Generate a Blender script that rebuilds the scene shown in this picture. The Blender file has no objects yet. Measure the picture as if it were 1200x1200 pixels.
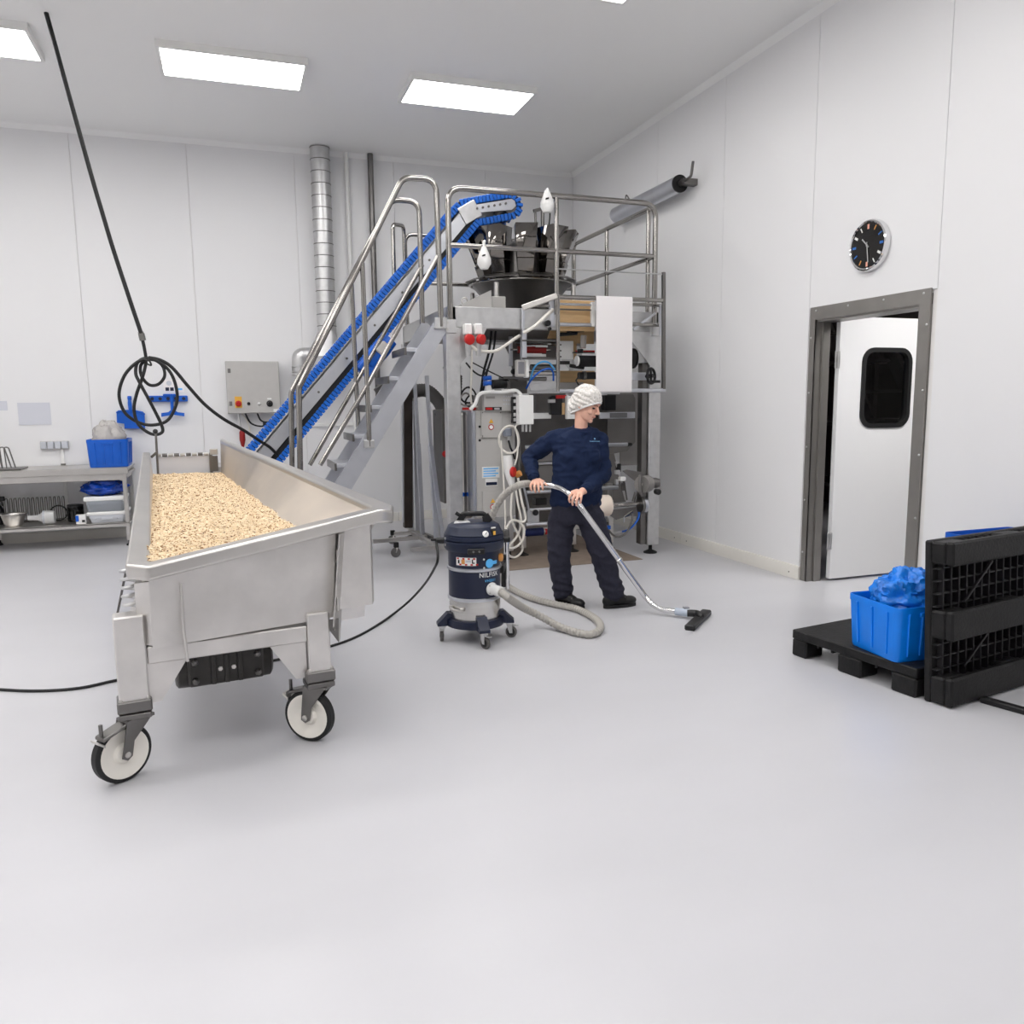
import bpy, math, random
import numpy as np
from mathutils import Vector, Matrix, noise

# ------------------------------------------------------------------ camera, world, exposure
scene = bpy.context.scene
COL = scene.collection
random.seed(7)
FPX = 933.0                      # focal length in pixels of the 1200 px wide frame
CAM = np.array([0.0, 0.0, 1.55])
def _rot(yaw, pitch, roll):
    f = np.array([math.sin(yaw)*math.cos(pitch), math.cos(yaw)*math.cos(pitch), -math.sin(pitch)])
    r = np.array([math.cos(yaw), -math.sin(yaw), 0.0]); u = np.cross(r, f)
    c, s = math.cos(roll), math.sin(roll)
    return np.array([c*r+s*u, -s*r+c*u, f])
CM = _rot(*[math.radians(a) for a in (19.25, 7.85, -0.63)])
cd = bpy.data.cameras.new('camera'); cam = bpy.data.objects.new('camera', cd); COL.objects.link(cam)
cd.sensor_fit = 'HORIZONTAL'; cd.sensor_width = 36.0; cd.lens = 36.0*FPX/1200.0
cd.clip_start = 0.05; cd.clip_end = 100
cam.matrix_world = Matrix((( CM[0][0], CM[1][0], -CM[2][0], CAM[0]),
                           ( CM[0][1], CM[1][1], -CM[2][1], CAM[1]),
                           ( CM[0][2], CM[1][2], -CM[2][2], CAM[2]), (0, 0, 0, 1)))
scene.camera = cam
world = bpy.data.worlds.new('world'); scene.world = world; world.use_nodes = True
world.node_tree.nodes['Background'].inputs[0].default_value = (0.8, 0.85, 0.9, 1)
world.node_tree.nodes['Background'].inputs[1].default_value = 0.3
vs = scene.view_settings
vs.view_transform = 'Standard'; vs.look = 'None'; vs.gamma = 1.0; vs.exposure = 0.36; vs.use_curve_mapping = False
LAMP = 9.5                       # strength of the ceiling panels
scene.cycles.max_bounces = 10; scene.cycles.diffuse_bounces = 6; scene.cycles.glossy_bounces = 5
scene.cycles.use_denoising = True
scene.cycles.sample_clamp_indirect = 6.0

# ------------------------------------------------------------------ helpers
def P(x, y, X=None, Y=None, Z=None):
    """world point seen at photo pixel (x, y) on the plane X=, Y= or Z="""
    d = CM.T @ np.array([(x-600)/FPX, (600-y)/FPX, 1.0])
    t = (X-CAM[0])/d[0] if X is not None else (Y-CAM[1])/d[1] if Y is not None else (Z-CAM[2])/d[2]
    return Vector(CAM + d*t)
def PN(x, y, o, n, dist=0.0):
    """the same on a plane through o with normal n, moved along n by dist"""
    d = Vector(CM.T @ np.array([(x-600)/FPX, (600-y)/FPX, 1.0])); c = Vector(CAM); n = Vector(n)
    t = ((Vector(o) - c).dot(n) + dist)/d.dot(n)
    return c + d*t
def V(*a): return Vector(a)
def lin(c):
    def f(u):
        u /= 255.0
        return u/12.92 if u <= 0.04045 else ((u+0.055)/1.055)**2.4
    return (f(c[0]), f(c[1]), f(c[2]), 1.0)

class MB:
    def __init__(s): s.v = []; s.f = []
    def add(s, vs_, fs):
        o = len(s.v); s.v += [tuple(x) for x in vs_]; s.f += [tuple(i+o for i in f) for f in fs]; return s
    def obox(s, c, ax, ay, az, bev=0.0):
        """box: centre c, half axes ax, ay, az (vectors), chamfer bev"""
        c, ax, ay, az = Vector(c), Vector(ax), Vector(ay), Vector(az)
        if bev <= 0:
            vs_ = [c+i*ax+j*ay+k*az for i in (-1, 1) for j in (-1, 1) for k in (-1, 1)]
            return s.add(vs_, [(0,1,3,2),(4,6,7,5),(0,4,5,1),(2,3,7,6),(0,2,6,4),(1,5,7,3)])
        A = (ax, ay, az); L = [a.length for a in A]; b = min(bev, 0.45*min(L)); U = [A[i].normalized()*b for i in range(3)]
        idx = {}; vs_ = []
        for i in (-1, 1):
            for j in (-1, 1):
                for k in (-1, 1):
                    sg = (i, j, k); p = c+i*ax+j*ay+k*az
                    for m in range(3):
                        q = p.copy()
                        for n_ in range(3):
                            if n_ != m: q -= sg[n_]*U[n_]
                        idx[(i, j, k, m)] = len(vs_); vs_.append(q)
        fs = []
        for m in range(3):
            o1, o2 = (m+1) % 3, (m+2) % 3
            for sgn in (-1, 1):
                q = []
                for (a, b2) in ((-1,-1),(1,-1),(1,1),(-1,1)):
                    t = [0, 0, 0]; t[m] = sgn; t[o1] = a; t[o2] = b2
                    q.append(idx[(t[0], t[1], t[2], m)])
                fs.append(tuple(q) if sgn > 0 else tuple(q[::-1]))
        for m in range(3):       # edges along axis m
            o1, o2 = (m+1) % 3, (m+2) % 3
            for a in (-1, 1):
                for b2 in (-1, 1):
                    t0 = [0, 0, 0]; t0[o1] = a; t0[o2] = b2; t1 = list(t0); t0[m] = -1; t1[m] = 1
                    q = [idx[(*t0, o1)], idx[(*t1, o1)], idx[(*t1, o2)], idx[(*t0, o2)]]
                    fs.append(tuple(q) if a*b2 > 0 else tuple(q[::-1]))
        for i in (-1, 1):
            for j in (-1, 1):
                for k in (-1, 1):
                    q = [idx[(i,j,k,0)], idx[(i,j,k,1)], idx[(i,j,k,2)]]
                    fs.append(tuple(q) if i*j*k > 0 else tuple(q[::-1]))
        return s.add(vs_, fs)
    def box(s, lo, hi, bev=0.0):
        lo, hi = Vector(lo), Vector(hi); h = (hi-lo)/2
        return s.obox((lo+hi)/2, (abs(h.x),0,0), (0,abs(h.y),0), (0,0,abs(h.z)), bev)
    def bar(s, a, b, w, h, up=(0,0,1), bev=0.0, ext=0.0):
        """rectangular bar a->b, width w across, height h along up"""
        a, b = Vector(a), Vector(b); d = b-a; dn = d.normalized(); up = Vector(up)
        sd = dn.cross(up)
        if sd.length < 1e-5: sd = dn.cross(Vector((1,0,0)))
        sd.normalize(); u = sd.cross(dn).normalized()
        return s.obox((a+b)/2, dn*(d.length/2+ext), sd*w/2, u*h/2, bev)
    def tube(s, path, r, n=10, closed=False, cap=True):
        """r: a number, or a function of the index"""
        p = [Vector(x) for x in path]; m = len(p)
        rr = r if callable(r) else (lambda i: r)
        T = []
        for i in range(m):
            if closed: t = p[(i+1) % m]-p[i-1]
            else: t = p[min(i+1, m-1)]-p[max(i-1, 0)]
            if t.length < 1e-9: t = Vector((0,0,1))
            T.append(t.normalized())
        nrm = T[0].orthogonal().normalized(); rings = []
        for i in range(m):
            if i:
                q = T[i-1].rotation_difference(T[i]); nrm = q @ nrm
                nrm = (nrm - T[i]*nrm.dot(T[i])).normalized()
            bn = T[i].cross(nrm)
            rings.append([p[i]+rr(i)*(math.cos(2*math.pi*k/n)*nrm+math.sin(2*math.pi*k/n)*bn) for k in range(n)])
        vs_ = [x for rg in rings for x in rg]; fs = []
        for i in range(m if closed else m-1):
            j = (i+1) % m
            off = 0
            if closed and j == 0:
                best = min(range(n), key=lambda o: (rings[0][o]-rings[i][0]).length); off = best
            for k in range(n):
                fs.append((i*n+k, i*n+(k+1) % n, j*n+(k+1+off) % n, j*n+(k+off) % n))
        if cap and not closed:
            fs.append(tuple(range(n-1, -1, -1))); fs.append(tuple((m-1)*n+k for k in range(n)))
        return s.add(vs_, fs)
    def cyl(s, a, b, r, r2=None, n=20):
        a, b = Vector(a), Vector(b); r2 = r if r2 is None else r2
        return s.tube([a, b], lambda i: r if i == 0 else r2, n)
    def lathe(s, prof, o=(0,0,0), axis=(0,0,1), n=32, cap0=True, cap1=True):
        """prof: (radius, height) pairs along axis from o"""
        o = Vector(o); ax = Vector(axis).normalized(); u = ax.orthogonal().normalized()
        if abs(ax.z) > 0.99: u = Vector((1, 0, 0))
        w = ax.cross(u); vs_ = []; fs = []
        for (r, h) in prof:
            for k in range(n):
                t = 2*math.pi*k/n; vs_.append(o+ax*h+max(r, 1e-5)*(math.cos(t)*u+math.sin(t)*w))
        for i in range(len(prof)-1):
            for k in range(n):
                fs.append((i*n+k, i*n+(k+1) % n, (i+1)*n+(k+1) % n, (i+1)*n+k))
        if cap0: fs.append(tuple(range(n-1, -1, -1)))
        if cap1: fs.append(tuple((len(prof)-1)*n+k for k in range(n)))
        return s.add(vs_, fs)
    def prism(s, poly, vec):
        """planar polygon (3-D points) extruded by vec"""
        p = [Vector(x) for x in poly]; vec = Vector(vec); n = len(p)
        nrm = Vector((0,0,0))
        for i in range(n): nrm += p[i].cross(p[(i+1) % n])
        if nrm.dot(vec) > 0: p = p[::-1]
        vs_ = p+[x+vec for x in p]
        fs = [tuple(range(n)), tuple(range(2*n-1, n-1, -1))]
        for i in range(n): j = (i+1) % n; fs.append((i, i+n, j+n, j))
        return s.add(vs_, fs)
    def sphere(s, c, r, n=16, m=10, sc=(1,1,1)):
        c = Vector(c); vs_ = [c+Vector((0,0,r*sc[2]))]; fs = []
        for i in range(1, m):
            t = math.pi*i/m
            for k in range(n):
                f = 2*math.pi*k/n
                vs_.append(c+Vector((r*sc[0]*math.sin(t)*math.cos(f), r*sc[1]*math.sin(t)*math.sin(f), r*sc[2]*math.cos(t))))
        vs_.append(c-Vector((0,0,r*sc[2])))
        for k in range(n): fs.append((0, 1+k, 1+(k+1) % n))
        for i in range(m-2):
            for k in range(n): fs.append((1+i*n+k, 1+(i+1)*n+k, 1+(i+1)*n+(k+1) % n, 1+i*n+(k+1) % n))
        L = len(vs_)-1
        for k in range(n): fs.append((1+(m-2)*n+k, L, 1+(m-2)*n+(k+1) % n))
        return s.add(vs_, fs)

def fillet(pts, r, seg=6, closed=False):
    p = [Vector(x) for x in pts]; out = []; n = len(p)
    for i in range(n):
        if not closed and i in (0, n-1): out.append(p[i]); continue
        a, b, c = p[i-1], p[i], p[(i+1) % n]
        d1, d2 = (a-b), (c-b); l1, l2 = d1.length, d2.length
        rr = r[i] if isinstance(r, (list, tuple)) else r
        ang = d1.angle(d2)
        if rr <= 0 or ang > 3.1: out.append(b); continue
        t = min(rr/math.tan(ang/2), 0.49*l1, 0.49*l2)
        q1, q2 = b+d1.normalized()*t, b+d2.normalized()*t
        for k in range(seg+1):
            u = k/seg; out.append((1-u)**2*q1+2*u*(1-u)*b+u*u*q2)
    return out
def smooth_path(pts, n=8, closed=False):
    """Catmull-Rom through the points"""
    p = [Vector(x) for x in pts]; out = []; m = len(p)
    rng = range(m) if closed else range(m-1)
    for i in rng:
        if closed: p0, p1, p2, p3 = p[i-1], p[i], p[(i+1) % m], p[(i+2) % m]
        else: p0, p1, p2, p3 = p[max(i-1, 0)], p[i], p[i+1], p[min(i+2, m-1)]
        for k in range(n):
            t = k/n
            out.append(0.5*((2*p1)+(p2-p0)*t+(2*p0-5*p1+4*p2-p3)*t*t+(3*p1-p0-3*p2+p3)*t**3))
    if not closed: out.append(p[-1])
    return out

BASE = {}
def _mesh(name, mb, off, ang=35):
    me = bpy.data.meshes.new(name)
    me.from_pydata([(x[0]-off[0], x[1]-off[1], x[2]-off[2]) for x in mb.v], [], mb.f)
    me.validate(); me.update()
    if ang:
        me.polygons.foreach_set('use_smooth', [True]*len(me.polygons))
        me.set_sharp_from_angle(angle=math.radians(ang))
    return me
def tag(o, label=None, cat=None, group=None, kind=None):
    if label: o['label'] = label
    if cat: o['category'] = cat
    if group: o['group'] = group
    if kind: o['kind'] = kind
    return o
def thing(name, label, cat, loc, group=None):
    o = bpy.data.objects.new(name, None); COL.objects.link(o); o.location = loc
    o.empty_display_size = 0.1
    BASE[o.name] = Vector(loc)
    return tag(o, label, cat, group)
def part(name, mb, m, parent, label=None, kind=None, ang=35):
    """one mesh object under parent (vertices given in world coordinates)"""
    off = BASE[parent.name]
    me = _mesh(name, mb, off, ang); o = bpy.data.objects.new(name, me); COL.objects.link(o)
    o.parent = parent; BASE[o.name] = off
    if isinstance(m, (list, tuple)):
        for x in m: me.materials.append(x)
    else: me.materials.append(m)
    return tag(o, label, None, None, kind)
def solo(name, mb, m, label, cat, group=None, kind=None, ang=35):
    """a top-level thing that is one mesh; its origin at the base centre"""
    a = np.array([tuple(x) for x in mb.v]); lo, hi = a.min(0), a.max(0)
    off = Vector(((lo[0]+hi[0])/2, (lo[1]+hi[1])/2, lo[2]))
    me = _mesh(name, mb, off, ang); o = bpy.data.objects.new(name, me); COL.objects.link(o); o.location = off
    BASE[o.name] = off
    me.materials.append(m)
    return tag(o, label, cat, group, kind)
def struct(name, mb, m, parent=None, ang=35):
    if parent is not None: return part(name, mb, m, parent)
    o = solo(name, mb, m, None, None, None, 'structure', ang)
    return o

# ------------------------------------------------------------------ materials
MATS = {}
def mat(name, col, rough=0.5, metal=0.0, var=0.0, vscale=6.0, bump=0.0, bscale=40.0, stretch=None, rvar=0.0,
        spec=0.5, coat=0.0, trans=0.0, alpha=1.0, emit=None, col2=None, ior=1.45, sheen=0.0, aniso=0.0):
    m = bpy.data.materials.new(name); m.use_nodes = True; nt = m.node_tree; b = nt.nodes['Principled BSDF']
    c = lin(col)
    b.inputs['Base Color'].default_value = c; b.inputs['Roughness'].default_value = rough
    b.inputs['Metallic'].default_value = metal; b.inputs['Specular IOR Level'].default_value = spec
    b.inputs['Coat Weight'].default_value = coat; b.inputs['Transmission Weight'].default_value = trans
    b.inputs['Alpha'].default_value = alpha; b.inputs['IOR'].default_value = ior
    b.inputs['Sheen Weight'].default_value = sheen
    b.inputs['Anisotropic'].default_value = aniso
    if emit:
        b.inputs['Emission Color'].default_value = lin(emit[0]); b.inputs['Emission Strength'].default_value = emit[1]
    if var or bump or rvar or col2:
        tc = nt.nodes.new('ShaderNodeTexCoord'); mp = nt.nodes.new('ShaderNodeMapping')
        nt.links.new(tc.outputs['Object'], mp.inputs['Vector'])
        if stretch: mp.inputs['Scale'].default_value = stretch
        if var or rvar or col2:
            nz = nt.nodes.new('ShaderNodeTexNoise'); nz.inputs['Scale'].default_value = vscale; nz.inputs['Detail'].default_value = 5
            nt.links.new(mp.outputs['Vector'], nz.inputs['Vector'])
            rp = nt.nodes.new('ShaderNodeValToRGB'); rp.color_ramp.elements[0].position = 0.25; rp.color_ramp.elements[1].position = 0.75; rp.color_ramp.interpolation = 'EASE'
            k0, k1 = 1-var, 1+var*0.6
            e1 = lin(col2) if col2 else tuple(min(1, c[i]*k1) for i in range(3))+(1,)
            rp.color_ramp.elements[0].color = (c[0]*k0, c[1]*k0, c[2]*k0, 1); rp.color_ramp.elements[1].color = e1
            nt.links.new(nz.outputs['Fac'], rp.inputs['Fac'])
            if var or col2: nt.links.new(rp.outputs['Color'], b.inputs['Base Color'])
            if rvar:
                mr = nt.nodes.new('ShaderNodeMapRange'); mr.inputs['To Min'].default_value = max(0.02, rough-rvar); mr.inputs['To Max'].default_value = rough+rvar
                mr.inputs['From Min'].default_value = 0.3; mr.inputs['From Max'].default_value = 0.7
                nt.links.new(nz.outputs['Fac'], mr.inputs['Value']); nt.links.new(mr.outputs['Result'], b.inputs['Roughness'])
        if bump:
            nb = nt.nodes.new('ShaderNodeTexNoise'); nb.inputs['Scale'].default_value = bscale; nb.inputs['Detail'].default_value = 6
            nt.links.new(mp.outputs['Vector'], nb.inputs['Vector'])
            bp = nt.nodes.new('ShaderNodeBump'); bp.inputs['Strength'].default_value = bump; bp.inputs['Distance'].default_value = 0.01
            nt.links.new(nb.outputs['Fac'], bp.inputs['Height']); nt.links.new(bp.outputs['Normal'], b.inputs['Normal'])
    MATS[name] = m
    return m
M_wall = mat('wall_panel_white', (229, 229, 230), 0.42)
M_seam = mat('wall_seam', (226, 224, 222), 0.6)
M_ceil = mat('ceiling_white', (240, 240, 239), 0.6)
M_floor = mat('epoxy_floor', (193, 193, 197), 0.30, spec=0.35, var=0.03, vscale=0.8, stretch=(1, 2.2, 1))
M_base = mat('baseboard_plastic', (222, 219, 212), 0.45, var=0.02)
M_steel = mat('brushed_steel', (205, 202, 198), 0.32, 1.0, var=0.08, vscale=3)
M_cart = mat('blasted_steel', (220, 217, 214), 0.42, 1.0, var=0.14, vscale=4)
M_tube = mat('polished_tube', (160, 157, 153), 0.13, 1.0)
M_chrome = mat('chrome', (225, 225, 226), 0.06, 1.0)
M_mirror = mat('mirror_steel', (124, 120, 116), 0.09, 1.0, var=0.12, vscale=8, bump=0.10, bscale=9)
M_dsteel = mat('dark_steel', (122, 120, 118), 0.34, 1.0, var=0.15, vscale=5, rvar=0.08)
M_galv = mat('galvanised_steel', (206, 206, 206), 0.40, 1.0, var=0.10, vscale=14, rvar=0.08)
M_alu = mat('aluminium', (208, 210, 216), 0.35, 1.0, var=0.06, vscale=6)
M_black = mat('black_plastic', (22, 22, 24), 0.42, var=0.2, vscale=20)
M_rubber = mat('black_rubber', (24, 24, 25), 0.55)
M_pallet = mat('recycled_black_plastic', (14, 14, 15), 0.55, var=0.3, vscale=14, bump=0.25, bscale=60, col2=(24, 23, 24), spec=0.4)
M_navy = mat('navy_plastic', (28, 36, 58), 0.36, var=0.12, vscale=40, bump=0.05, bscale=200)
M_navypaint = mat('navy_paint', (24, 31, 54), 0.30, spec=0.5)
M_blue = mat('blue_plastic', (14, 92, 196), 0.38, var=0.06, vscale=8)
M_bluecrate = mat('bright_blue_crate', (4, 124, 232), 0.34, var=0.05, vscale=8)
M_belt = mat('blue_belt', (24, 108, 212), 0.42, var=0.08, vscale=30)
M_beltd = mat('blue_belt_dark', (5, 26, 70), 0.5)
M_white = mat('white_plastic', (232, 232, 230), 0.4)
M_offwhite = mat('offwhite_cable', (222, 218, 210), 0.45)
M_grey = mat('light_grey_paint', (186, 184, 181), 0.42, var=0.03, vscale=10)
M_greyp = mat('grey_plastic', (196, 199, 206), 0.45, var=0.03)
M_red = mat('red_plastic', (190, 30, 28), 0.4)
M_dred = mat('dark_red_rubber', (142, 26, 24), 0.5)
M_yellow = mat('yellow_print', (232, 178, 70), 0.5)
M_orange = mat('orange_print', (214, 150, 80), 0.5)
M_ltblue = mat('light_blue_print', (96, 186, 246), 0.4)
M_ply = mat('plywood', (206, 172, 126), 0.55, var=0.10, vscale=6, stretch=(1, 1, 5))
M_paper = mat('white_film', (240, 236, 236), 0.4)
M_glass = mat('dark_glass', (16, 16, 18), 0.05, spec=0.5, trans=0.0)
M_brown = mat('brown_mat', (136, 122, 110), 0.7, var=0.12, vscale=9)
M_grain = mat('oat_grain', (222, 196, 158), 0.8, var=0.2, vscale=3, bump=0.0)

# ================================================================== THE ROOM
XR, YB, ZC = 4.58, 10.45, 4.62        # right wall, back wall, ceiling
XL, YF = -5.6, -4.0
struct('floor', MB().box((XL-0.2, YF-0.2, -0.12), (XR, YB+0.2, 0.0)), M_floor)
struct('ceiling', MB().box((XL-0.2, YF-0.2, ZC), (XR+0.2, YB+0.2, ZC+0.1)), M_ceil)
struct('wall_left', MB().box((XL-0.15, YF, 0), (XL, YB, ZC)), mat('side_wall_white', (226, 225, 225), 0.5))
struct('wall_front', MB().box((XL, YF-0.15, 0), (XR, YF, ZC)), mat('front_wall_grey', (176, 175, 175), 0.5))
# back wall: backing slab and insulated panels with open seams
wb = struct('wall_back', MB().box((XL, YB+0.012, 0), (XR+0.15, YB+0.15, ZC)), M_seam)
s1, s2 = P(95, 345, Y=YB).x, P(229.5, 360, Y=YB).x
w = s2-s1; xs = [s1+i*w for i in range(-4, 5)]
xs = [XL]+[x for x in xs if XL+0.1 < x < XR-0.1]+[XR]
for a, b in zip(xs[:-1], xs[1:]):
    part('wall_panel', MB().box((a+0.002, YB, 0), (b-0.002, YB+0.012, ZC), 0.0015), M_wall, wb)
# right wall with the door opening
yd0, yd1, zd = 4.335, 5.545, 2.285
wr = struct('wall_right', MB().box((XR+0.012, YF, 0), (XR+0.15, yd0, ZC)).box((XR+0.012, yd1, 0), (XR+0.15, YB, ZC)).box((XR+0.012, yd0, zd), (XR+0.15, yd1, ZC)), M_seam)
yC, yD, yE = P(848.8, 200, X=XR).y, P(954.8, 200, X=XR).y, P(1107, 200, X=XR).y
ys = [YF, yE-2.36, yE-1.18, yE, yD, yC, yC+(yC-yD), YB]
for a, b in zip(ys[:-1], ys[1:]):
    z0 = zd if (a < 5 < b) else 0.0
    part('wall_panel', MB().box((XR, a+0.002, z0), (XR+0.012, b-0.002, ZC), 0.0015), M_wall, wr)
# coving strip under the ceiling and baseboards
struct('trim_1', MB().prism([(XL, YB, ZC), (XL, YB-0.05, ZC), (XL, YB, ZC-0.05)], (XR-XL, 0, 0)), M_ceil)
struct('trim_2', MB().prism([(XR, YF, ZC), (XR-0.05, YF, ZC), (XR, YF, ZC-0.05)], (0, YB-YF, 0)), M_ceil)
def skirting(name, segs, along):
    o = None
    for i, (a, b) in enumerate(segs):
        if along == 'y': poly = [(XR, a, 0), (XR-0.03, a, 0), (XR-0.03, a, 0.10), (XR-0.022, a, 0.115), (XR, a, 0.115)]; v = (0, b-a, 0)
        else: poly = [(a, YB, 0), (a, YB-0.03, 0), (a, YB-0.03, 0.10), (a, YB-0.022, 0.115), (a, YB, 0.115)]; v = (b-a, 0, 0)
        m = MB().prism(poly, v)
        if o is None: o = struct(name, m, M_base)
        else: part('baseboard_length', m, M_base, o)
        for q in (a+0.12, b-0.12):      # fixing screws
            c = (XR-0.03, q, 0.05) if along == 'y' else (q, YB-0.03, 0.05)
            part('screw', MB().lathe([(0.007, 0), (0.007, 0.003)], c, (-1, 0, 0) if along == 'y' else (0, -1, 0), 8), M_dsteel, o)
yj = P(813.5, 636, Z=0).y
skirting('baseboard_right', [(5.55, yj-0.003), (yj+0.003, YB-0.03), (0.5, 4.33), (YF, 0.495)], 'y')
xj = P(464, 608, Z=0).x
skirting('baseboard_back', [(xj+0.003, XR-0.03), (xj-2.4, xj-0.003), (xj-4.8, xj-2.403), (XL, xj-4.803)], 'x')

# ---- door: steel frame, open white leaf with a window
M_frame = mat('door_frame_steel', (150, 147, 143), 0.42, 0.75, var=0.08, vscale=6)
fr = struct('door_1', MB().box((XR-0.012, yd1-0.075, 0), (XR+0.12, yd1-0.062, zd-0.09)), M_frame)
m = MB().prism([(XR-0.012, yd1, 0), (XR-0.012, yd1-0.075, 0), (XR-0.012, yd1-0.075, zd-0.095), (XR-0.012, yd1, zd-0.095)], (0.014, 0, 0))
m.box((XR+0.05, yd1-0.095, 0), (XR+0.12, yd1-0.075, zd-0.09))
part('door_jamb', m, M_frame, fr)
m = MB().box((XR-0.012, yd0, 0), (XR+0.002, yd0+0.095, zd-0.095)).box((XR, yd0+0.06, 0), (XR+0.19, yd0+0.095, zd-0.09))
part('door_jamb', m, M_frame, fr)
m = MB().box((XR-0.012, yd0, zd-0.095), (XR+0.002, yd1, zd+0.01)).box((XR, yd0+0.06, zd-0.11), (XR+0.19, yd1-0.06, zd-0.095))
part('door_header', m, M_frame, fr)
for q in (0.25, 0.7, 1.15, 1.6, 2.05):
    for yy in (yd1-0.02, yd0+0.02):
        part('rivet', MB().lathe([(0.009, 0), (0.008, 0.004), (0.003, 0.007)], (XR-0.012, yy, q), (-1, 0, 0), 10), M_galv, fr)
for q in range(4):
    part('rivet', MB().lathe([(0.009, 0), (0.008, 0.004), (0.003, 0.007)], (XR-0.012, yd0+0.06+q*0.36, zd-0.02), (-1, 0, 0), 10), M_galv, fr)
def rrect(cx, cz, w, h, r, n=6):
    out = []
    for (sx, sz, a0) in ((1, 1, 0), (-1, 1, 90), (-1, -1, 180), (1, -1, 270)):
        for k in range(n+1):
            a = math.radians(a0+90*k/n); out.append((cx+sx*(w/2-r)+r*math.cos(a), cz+sz*(h/2-r)+r*math.sin(a)))
    return out
def ring_slab(mb, outer, inner, f0, f1):
    """slab with a hole; outer/inner 2-D loops of the same length, f0/f1 map them to the two faces"""
    n = len(outer); vs_ = [f0(*p) for p in outer]+[f0(*p) for p in inner]+[f1(*p) for p in outer]+[f1(*p) for p in inner]; fs = []
    for i in range(n):
        j = (i+1) % n
        fs += [(i, j, n+j, n+i), (2*n+j, 2*n+i, 3*n+i, 3*n+j), (j, i, 2*n+i, 2*n+j), (n+i, n+j, 3*n+j, 3*n+i)]
    return mb.add(vs_, fs)
yl = 5.41
lz = P(978, 370.5, Y=yl).z; lx0, lx1 = 4.765, 5.68
wa, wb_ = P(1011, 407, Y=yl), P(1064, 500.5, Y=yl)
wcx, wcz, ww, wh = (wa.x+wb_.x)/2, (wa.z+wb_.z)/2, abs(wb_.x-wa.x), abs(wa.z-wb_.z)
m = MB(); F0 = lambda a, c: (a, yl, c); F1 = lambda a, c: (a, yl+0.045, c)
ring_slab(m, rrect((lx0+lx1)/2, (lz+0.02)/2, lx1-lx0, lz-0.02, 0.002), rrect(wcx, wcz, ww-0.02, wh-0.02, 0.11), F0, F1)
leaf = part('door_leaf', m, M_wall, fr, 'white door leaf swung open with a dark window')
m = MB()
ring_slab(m, rrect(wcx, wcz, ww, wh, 0.12), rrect(wcx, wcz, ww-0.075, wh-0.075, 0.085), lambda a, c: (a, yl-0.012, c), lambda a, c: (a, yl+0.057, c))
g_ = part('window_gasket', m, M_rubber, leaf)
pane = rrect(wcx, wcz, ww-0.07, wh-0.07, 0.085)
M_pane = mat('door_window_glass', (226, 228, 232), 0.02, trans=1.0, ior=1.45)
part('window_pane', MB().prism([(a, yl+0.012, c) for a, c in pane], (0, 0.02, 0)), M_pane, leaf)
for hz in (0.28, lz-0.42):
    m = MB().box((lx0-0.045, yl-0.008, hz), (lx0-0.005, yl+0.004, hz+0.14), 0.003).cyl((lx0-0.01, yl-0.006, hz), (lx0-0.01, yl-0.006, hz+0.14), 0.011, n=10)
    part('hinge', m, M_galv, fr)
# ---- the dim room behind the door
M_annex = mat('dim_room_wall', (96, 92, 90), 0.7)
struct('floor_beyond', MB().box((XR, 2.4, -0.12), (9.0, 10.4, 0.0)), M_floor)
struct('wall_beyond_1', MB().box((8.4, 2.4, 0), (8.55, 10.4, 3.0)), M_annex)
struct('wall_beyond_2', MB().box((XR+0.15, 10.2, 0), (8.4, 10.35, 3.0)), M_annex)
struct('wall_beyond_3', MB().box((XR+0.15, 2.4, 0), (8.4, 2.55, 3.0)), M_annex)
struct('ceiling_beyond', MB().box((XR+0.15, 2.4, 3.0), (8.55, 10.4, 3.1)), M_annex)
st = thing('steel_stair', 'dim steel stair seen through the open door\'s window', 'stair', (6.4, 6.6, 0))
for yy in (6.5, 7.2):
    part('stringer', MB().bar((7.6, yy, 0.1), (6.1, yy, 2.4), 0.04, 0.16, (0, 1, 0)), M_dsteel, st)
    part('handrail', MB().tube(fillet([(7.9, yy, 0.1), (7.9, yy, 0.95), (6.4, yy, 3.0-0.05)], 0.1), 0.02, 8), M_tube, st)
for k in range(7):
    part('step', MB().box((7.42-k*0.2-0.1, 6.52, 0.38+k*0.307), (7.42-k*0.2+0.1, 7.18, 0.41+k*0.307)), M_dsteel, st)
solo('storage_bin', MB().lathe([(0.2, 0), (0.25, 0.9), (0.27, 0.92)], (6.1, 6.35, 0), n=20), M_blue, 'dark blue bin behind the glass of the open door', 'bin')
rk = thing('storage_rack', 'dim storage rack in the room beyond the doorway', 'rack', (7.9, 8.6, 0))
for xx in (7.5, 8.2):
    for yy in (7.9, 9.3): part('rack_post', MB().box((xx-0.03, yy-0.03, 0), (xx+0.03, yy+0.03, 2.6)), M_dsteel, rk)
for zz in (0.4, 1.2, 2.0): part('rack_shelf', MB().box((7.45, 7.85, zz), (8.25, 9.35, zz+0.04)), M_dsteel, rk)
part('red_strip', MB().box((7.44, 8.0, 1.05), (7.46, 8.5, 1.18)), M_red, rk)

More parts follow.
